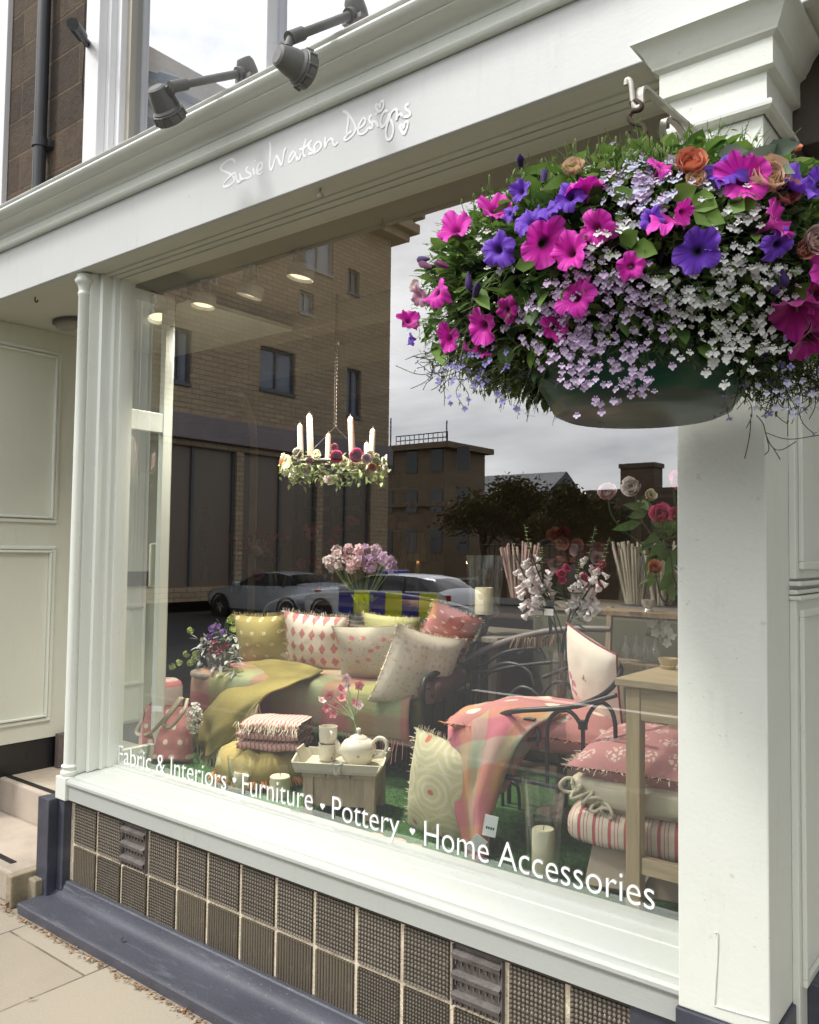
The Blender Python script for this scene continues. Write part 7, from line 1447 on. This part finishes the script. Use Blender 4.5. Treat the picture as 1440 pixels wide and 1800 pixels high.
def petunia(mb, c, ax, r, rr, cup=1.0, fold=0):
    q = Vector((0, 0, 1)).rotation_difference(Vector(ax).normalized()) ; c = Vector(c); NA = 40; R = [(.05, -.95), (.10, -.75), (.15, -.42), (.26, -.18), (.48, -.04), (.72, .02), (.90, .02), (1.0, -.02)]; vs = []; uv = []; ph = rr.uniform(0, 6.28); s1, s2 = rr.uniform(.8, 1.1), rr.uniform(0, 6)
    for j, (f, z) in enumerate(R):
        for i in range(NA):
            a = 2 * math.pi * i / NA; lobe = 1 - .20 * (f ** 3) * (abs(math.cos(2.5 * a + ph)) ** 8) * 1.2 + .06 * f * math.cos(2 * a + s2) + .05 * f * math.cos(3 * a + s2 * 3)
            ru = f ** 3 * (.12 * math.sin(5 * a + s2) + .11 * math.sin(8 * a + s2 * 2) + .07 * math.sin(17 * a)); zz = z * cup + ru + fold * f * f * (math.cos(2 * a + s2) + .6) + .25 * (f * math.cos(a - s2)) ** 2 * (1 if fold > 0 else -1)
            vs.append(c + q @ (Vector((f * lobe * math.cos(a) * s1, f * lobe * math.sin(a), zz)) * r)); uv.append((i / NA, f))
    mb.add(vs, [(j*NA+i, j*NA+(i+1) % NA, (j+1)*NA+(i+1) % NA, (j+1)*NA+i) for j in range(len(R) - 1) for i in range(NA)], 0, uv)
PL = [(800, 402, 38, 'm'), (868, 366, 30, 'm'), (958, 425, 40, 'm'), (1003, 442, 36, 'm'), (1048, 400, 30, 'm'), (1010, 520, 37, 'm'), (1108, 468, 24, 'm'), (848, 572, 31, 'm'), (836, 622, 32, 'm'), (788, 594, 26, 'm'), (765, 512, 30, 'm'), (718, 562, 28, 'm'),
      (1172, 383, 32, 'm'), (1200, 372, 20, 'm'), (1163, 290, 26, 'm'), (1030, 322, 36, 'm'), (1306, 312, 36, 'm'), (1364, 390, 36, 'm'), (1402, 542, 46, 'd'), (1425, 598, 44, 'd'), (1436, 520, 36, 'd'), (735, 520, 24, 'l'), (975, 575, 26, 'd'), (890, 545, 22, 'd'), (1460, 470, 36, 'm'),
      (934, 385, 33, 'p'), (873, 437, 31, 'p'), (966, 362, 30, 'p'), (1002, 344, 28, 'p'), (915, 336, 24, 'p'), (1227, 441, 34, 'p'), (1274, 296, 32, 'p'), (1398, 325, 32, 'p'), (1372, 430, 28, 'p'), (1146, 384, 22, 'p'), (895, 374, 18, 'p'), (720, 596, 18, 'p'), (1445, 322, 26, 'p'), (1470, 400, 30, 'p')]
V3 = lambda: Vector((rnd.gauss(0, 1), rnd.gauss(0, 1), rnd.gauss(0, 1)))
for (u, v, s, key) in PL:
    p, nn = onE(u, v, 1.09); r = s / 880 * rnd.uniform(.80, 1.02); tc_ = (CAM - p).normalized(); ax = (nn * .8 + tc_ * .35 + V3() * .34 + Vector((0, 0, .15))).normalized()
    if (u, v) == (1030, 322): ax = Vector((0, -.15, 1)).normalized()
    if (u, v) == (1227, 441): ax = tc_
    m = MB(); petunia(m, p, ax, r, rnd, 1.0, rnd.uniform(-.30, .30)); part('petunia', m, PM[key], bk, smooth=180)
# petunias round the far side and top
for k in range(26):
    a = rnd.uniform(.1, 2.9); h = rnd.uniform(-.2, .95); d = Vector((math.cos(a) * math.sqrt(1 - h * h), math.sin(a) * math.sqrt(1 - h * h), h)); p = EC + Vector((d.x * ER.x, d.y * ER.y, d.z * ER.z)) * 1.05
    m = MB(); petunia(m, p, (d + V3() * .25).normalized(), rnd.uniform(.03, .042), rnd, 1, rnd.uniform(-.15, .15)); part('petunia', m, PM[rnd.choice('mmpd')], bk, smooth=180)
# furled buds
m1, m2 = 1, 2; PBUD = petal('purple_bud', (.05, .02, .12), (.10, .04, .26))
for (u, v, du, dv, mm) in ((823, 478, 2, 34, m2), (1375, 472, 6, 34, m2), (1362, 498, 2, 20, m2), (832, 530, 10, -34, m2), (916, 300, -2, -30, m2), (955, 322, 2, -26, m2), (760, 470, -24, -8, m1), (755, 455, -22, 2, m2), (1372, 345, 4, -20, m2), (790, 470, -26, -10, m1)):
    p, nn = onE(u, v, 1.06); e, _ = onE(u + du, v + dv, 1.10); m = MB(); m.tube([p, p.lerp(e, .4), p.lerp(e, .75), e], [.002, .006, .0075, .0012], 8); part('bud', m, PM['d'] if mm == m1 else PBUD, bk, smooth=60)
# begonias
BG = {'o': petal('orange_begonia', (.55, .07, .03), (.68, .24, .14)), 'c': petal('peach_begonia', (.66, .34, .18), (.76, .56, .38)), 'k': petal('coral_begonia', (.66, .20, .14), (.72, .36, .28)), 'w': petal('blush_begonia', (.70, .40, .38), (.80, .66, .60))}
for (u, v, s, key, L_) in ((1212, 300, 28, 'o', 4), (1344, 328, 36, 'c', 6), (1378, 348, 24, 'k', 4), (1012, 306, 22, 'c', 4), (1428, 425, 26, 'w', 5), (736, 506, 16, 'w', 4), (1335, 300, 22, 'k', 4), (1392, 268, 14, 'o', 3), (1410, 440, 18, 'k', 4), (1222, 322, 18, 'c', 3)):
    p, nn = onE(u, v, 1.04); m = MB(); rose(m, p, s / 880, (nn + (CAM - p).normalized() * .5 + Vector((0, 0, .3))).normalized(), rnd, L_, 0, .75); part('begonia', m, BG[key], bk, smooth=60)
BGL = petal('bluish_begonia_leaf', (.10, .14, .09), (.20, .27, .20), .35, .2, .2)
for (u, v, du, dv, w) in ((1262, 272, 30, -4, .014), (1340, 268, 42, -10, .015), (1385, 266, -36, 2, .013), (1355, 285, 22, 10, .010)):
    a, _ = onE(u, v, 1.08); b, _ = onE(u + du, v + dv, 1.14); m = MB(); leaf(m, a, b - a, (b - a).length * 1.5, w, 0, .15, CAM - a); part('begonia_leaf', m, BGL, bk, smooth=60)
m = MB()
for (u, v, du, dv, w) in ((985, 290, -55, 10, .009), (990, 297, -40, 4, .007), (1005, 300, 20, -28, .012), (1000, 310, -28, 14, .010), (905, 470, 25, -8, .012), (760, 600, 14, 26, .014), (835, 505, 16, 24, .014), (1075, 350, 24, -10, .016), (1180, 350, 30, -14, .018), (1215, 345, 30, 12, .018), (1110, 430, 30, 10, .016), (1280, 350, 18, 12, .016), (1090, 430, 20, -16, .016), (1400, 500, 20, 20, .018), (1380, 560, 30, 26, .02), (1215, 365, 40, 18, .018), (1300, 365, 20, -14, .018)):
    a, _ = onE(u, v, 1.04); b, _ = onE(u + du, v + dv, 1.09); m = MB(); leaf(m, a, b - a, (b - a).length * 1.4, w, 0, .15, CAM - a); part('petunia_leaf', m, BLEAF, bk, smooth=60)
# upright buds against the sky
m = MB(); mb_ = MB()
for k in range(64):
    u = rnd.uniform(790, 1200) if k > 24 else rnd.uniform(1060, 1180); v = 300 + max(0, (1040 - u)) * .30 + rnd.uniform(-8, 30); p, nn = onE(u, v, .98); e = p + Vector((rnd.gauss(0, .012), rnd.gauss(0, .012), rnd.uniform(.02, .052))); m.tube([p, p.lerp(e, .5), e], .0008, 3)
    mb_.tube([e, e + Vector((0, 0, .006)), e + Vector((0, 0, .010))], [.0012, .0022, .0008], 5)
    for j in range(2): leaf(mb_, p.lerp(e, .3 + .3 * j), V3(), .011, .002)
part('bud_stems', m, STEM, bk, kind='stuff'); part('bud_tips', mb_, PLEAF, bk)
# lobelia sprays: many small florets, a broad lower lip and two narrow upper lobes
LBM = {'w': petal('white_lobelia', (.70, .72, .62), (.82, .82, .82), .5, .04), 'l': petal('lilac_lobelia', (.48, .36, .56), (.70, .58, .76), .5, .06), 'b': petal('pale_blue_lobelia', (.50, .50, .70), (.68, .68, .82), .5, .05), 'v': BLUE}
def floret(mb, c, ax, r, rr, mi=0):
    q = Vector((0, 0, 1)).rotation_difference(ax); dn = q.inverted() @ Vector((0, 0, -1)); dn.z = 0; dn = dn.normalized() if dn.length > .05 else Vector((1, 0, 0)); sd = Vector((-dn.y, dn.x, 0))
    for (a, L, w, z) in ((-1.0, .95, .42, .05), (0, 1.15, .46, .12), (1.0, .95, .42, .05), (-2.45, .62, .17, .3), (2.45, .62, .17, .3)):
        o = dn * math.cos(a) + sd * math.sin(a); s = Vector((-o.y, o.x, 0)); P = [Vector((0, 0, -.15)), o * L * .55 + s * w + Vector((0, 0, z)), o * L + s * w * .35 + Vector((0, 0, z * .6)), o * L - s * w * .35 + Vector((0, 0, z * .6)), o * L * .55 - s * w + Vector((0, 0, z))]
        mb.add([Vector(c) + q @ (x * r) for x in P], [(0, 1, 2), (0, 2, 3), (0, 3, 4)], mi, [(.5, 0), (0, .6), (.3, 1), (.7, 1), (1, .6)])
REST = MB(); RK = ['w', 'l', 'b', 'v']
def sprays(key, n, poly, r0, k0=1.02, sizej=5, own=False):
    for s in range(n):
        while True:
            u = rnd.uniform(min(p[0] for p in poly), max(p[0] for p in poly)); v = rnd.uniform(min(p[1] for p in poly), max(p[1] for p in poly)); ins = False
            for i in range(len(poly)):
                (x1, y1), (x2, y2) = poly[i], poly[i - 1]
                if (y1 > v) != (y2 > v) and u < (x2 - x1) * (v - y1) / (y2 - y1) + x1: ins = not ins
            if ins: break
        m = MB() if own else REST
        for j in range(sizej):
            p, nn = onL(u + rnd.gauss(0, 20), v + rnd.gauss(0, 19), k0 + rnd.uniform(0, .06)); ax = (nn * .55 + (CAM - p).normalized() * .40 + Vector((0, 0, rnd.uniform(.2, .9))) + V3() * .3).normalized(); floret(m, p, ax, r0 * rnd.uniform(.85, 1.15), rnd, 0 if own else RK.index(key))
        if own: part('lobelia_spray', m, LBM[key], bk)
sprays('w', 46, [(1240, 330), (1330, 350), (1330, 430), (1390, 480), (1400, 560), (1330, 620), (1180, 625), (1130, 560), (1130, 470), (1230, 470)], .0080, 1.02, 6, True)
sprays('l', 52, [(890, 520), (960, 480), (1130, 470), (1170, 560), (1150, 640), (1120, 690), (1010, 690), (900, 640)], .0080, 1.02, 7, True)
sprays('l', 9, [(1000, 670), (1130, 660), (1110, 728), (1030, 715)], .0082, 1.0, 2)
sprays('w', 3, [(1225, 620), (1290, 620), (1285, 660), (1230, 650)], .0105, 1.0, 2)
sprays('b', 14, [(1060, 270), (1190, 270), (1180, 350), (1060, 340)], .009)
sprays('l', 8, [(1060, 290), (1170, 290), (1170, 350), (1080, 350)], .010)
sprays('w', 8, [(1000, 400), (1130, 380), (1130, 470), (1010, 470)], .009)
sprays('w', 8, [(880, 380), (960, 400), (900, 500), (830, 450)], .008, 1.0, 3)
sprays('v', 10, [(755, 610), (900, 640), (890, 720), (790, 700)], .0075, 1.0, 3)
sprays('b', 8, [(1300, 640), (1440, 650), (1430, 730), (1330, 700)], .0075, .96, 3)
part('lobelia_florets', REST, [LBM[k] for k in RK], bk, kind='stuff')
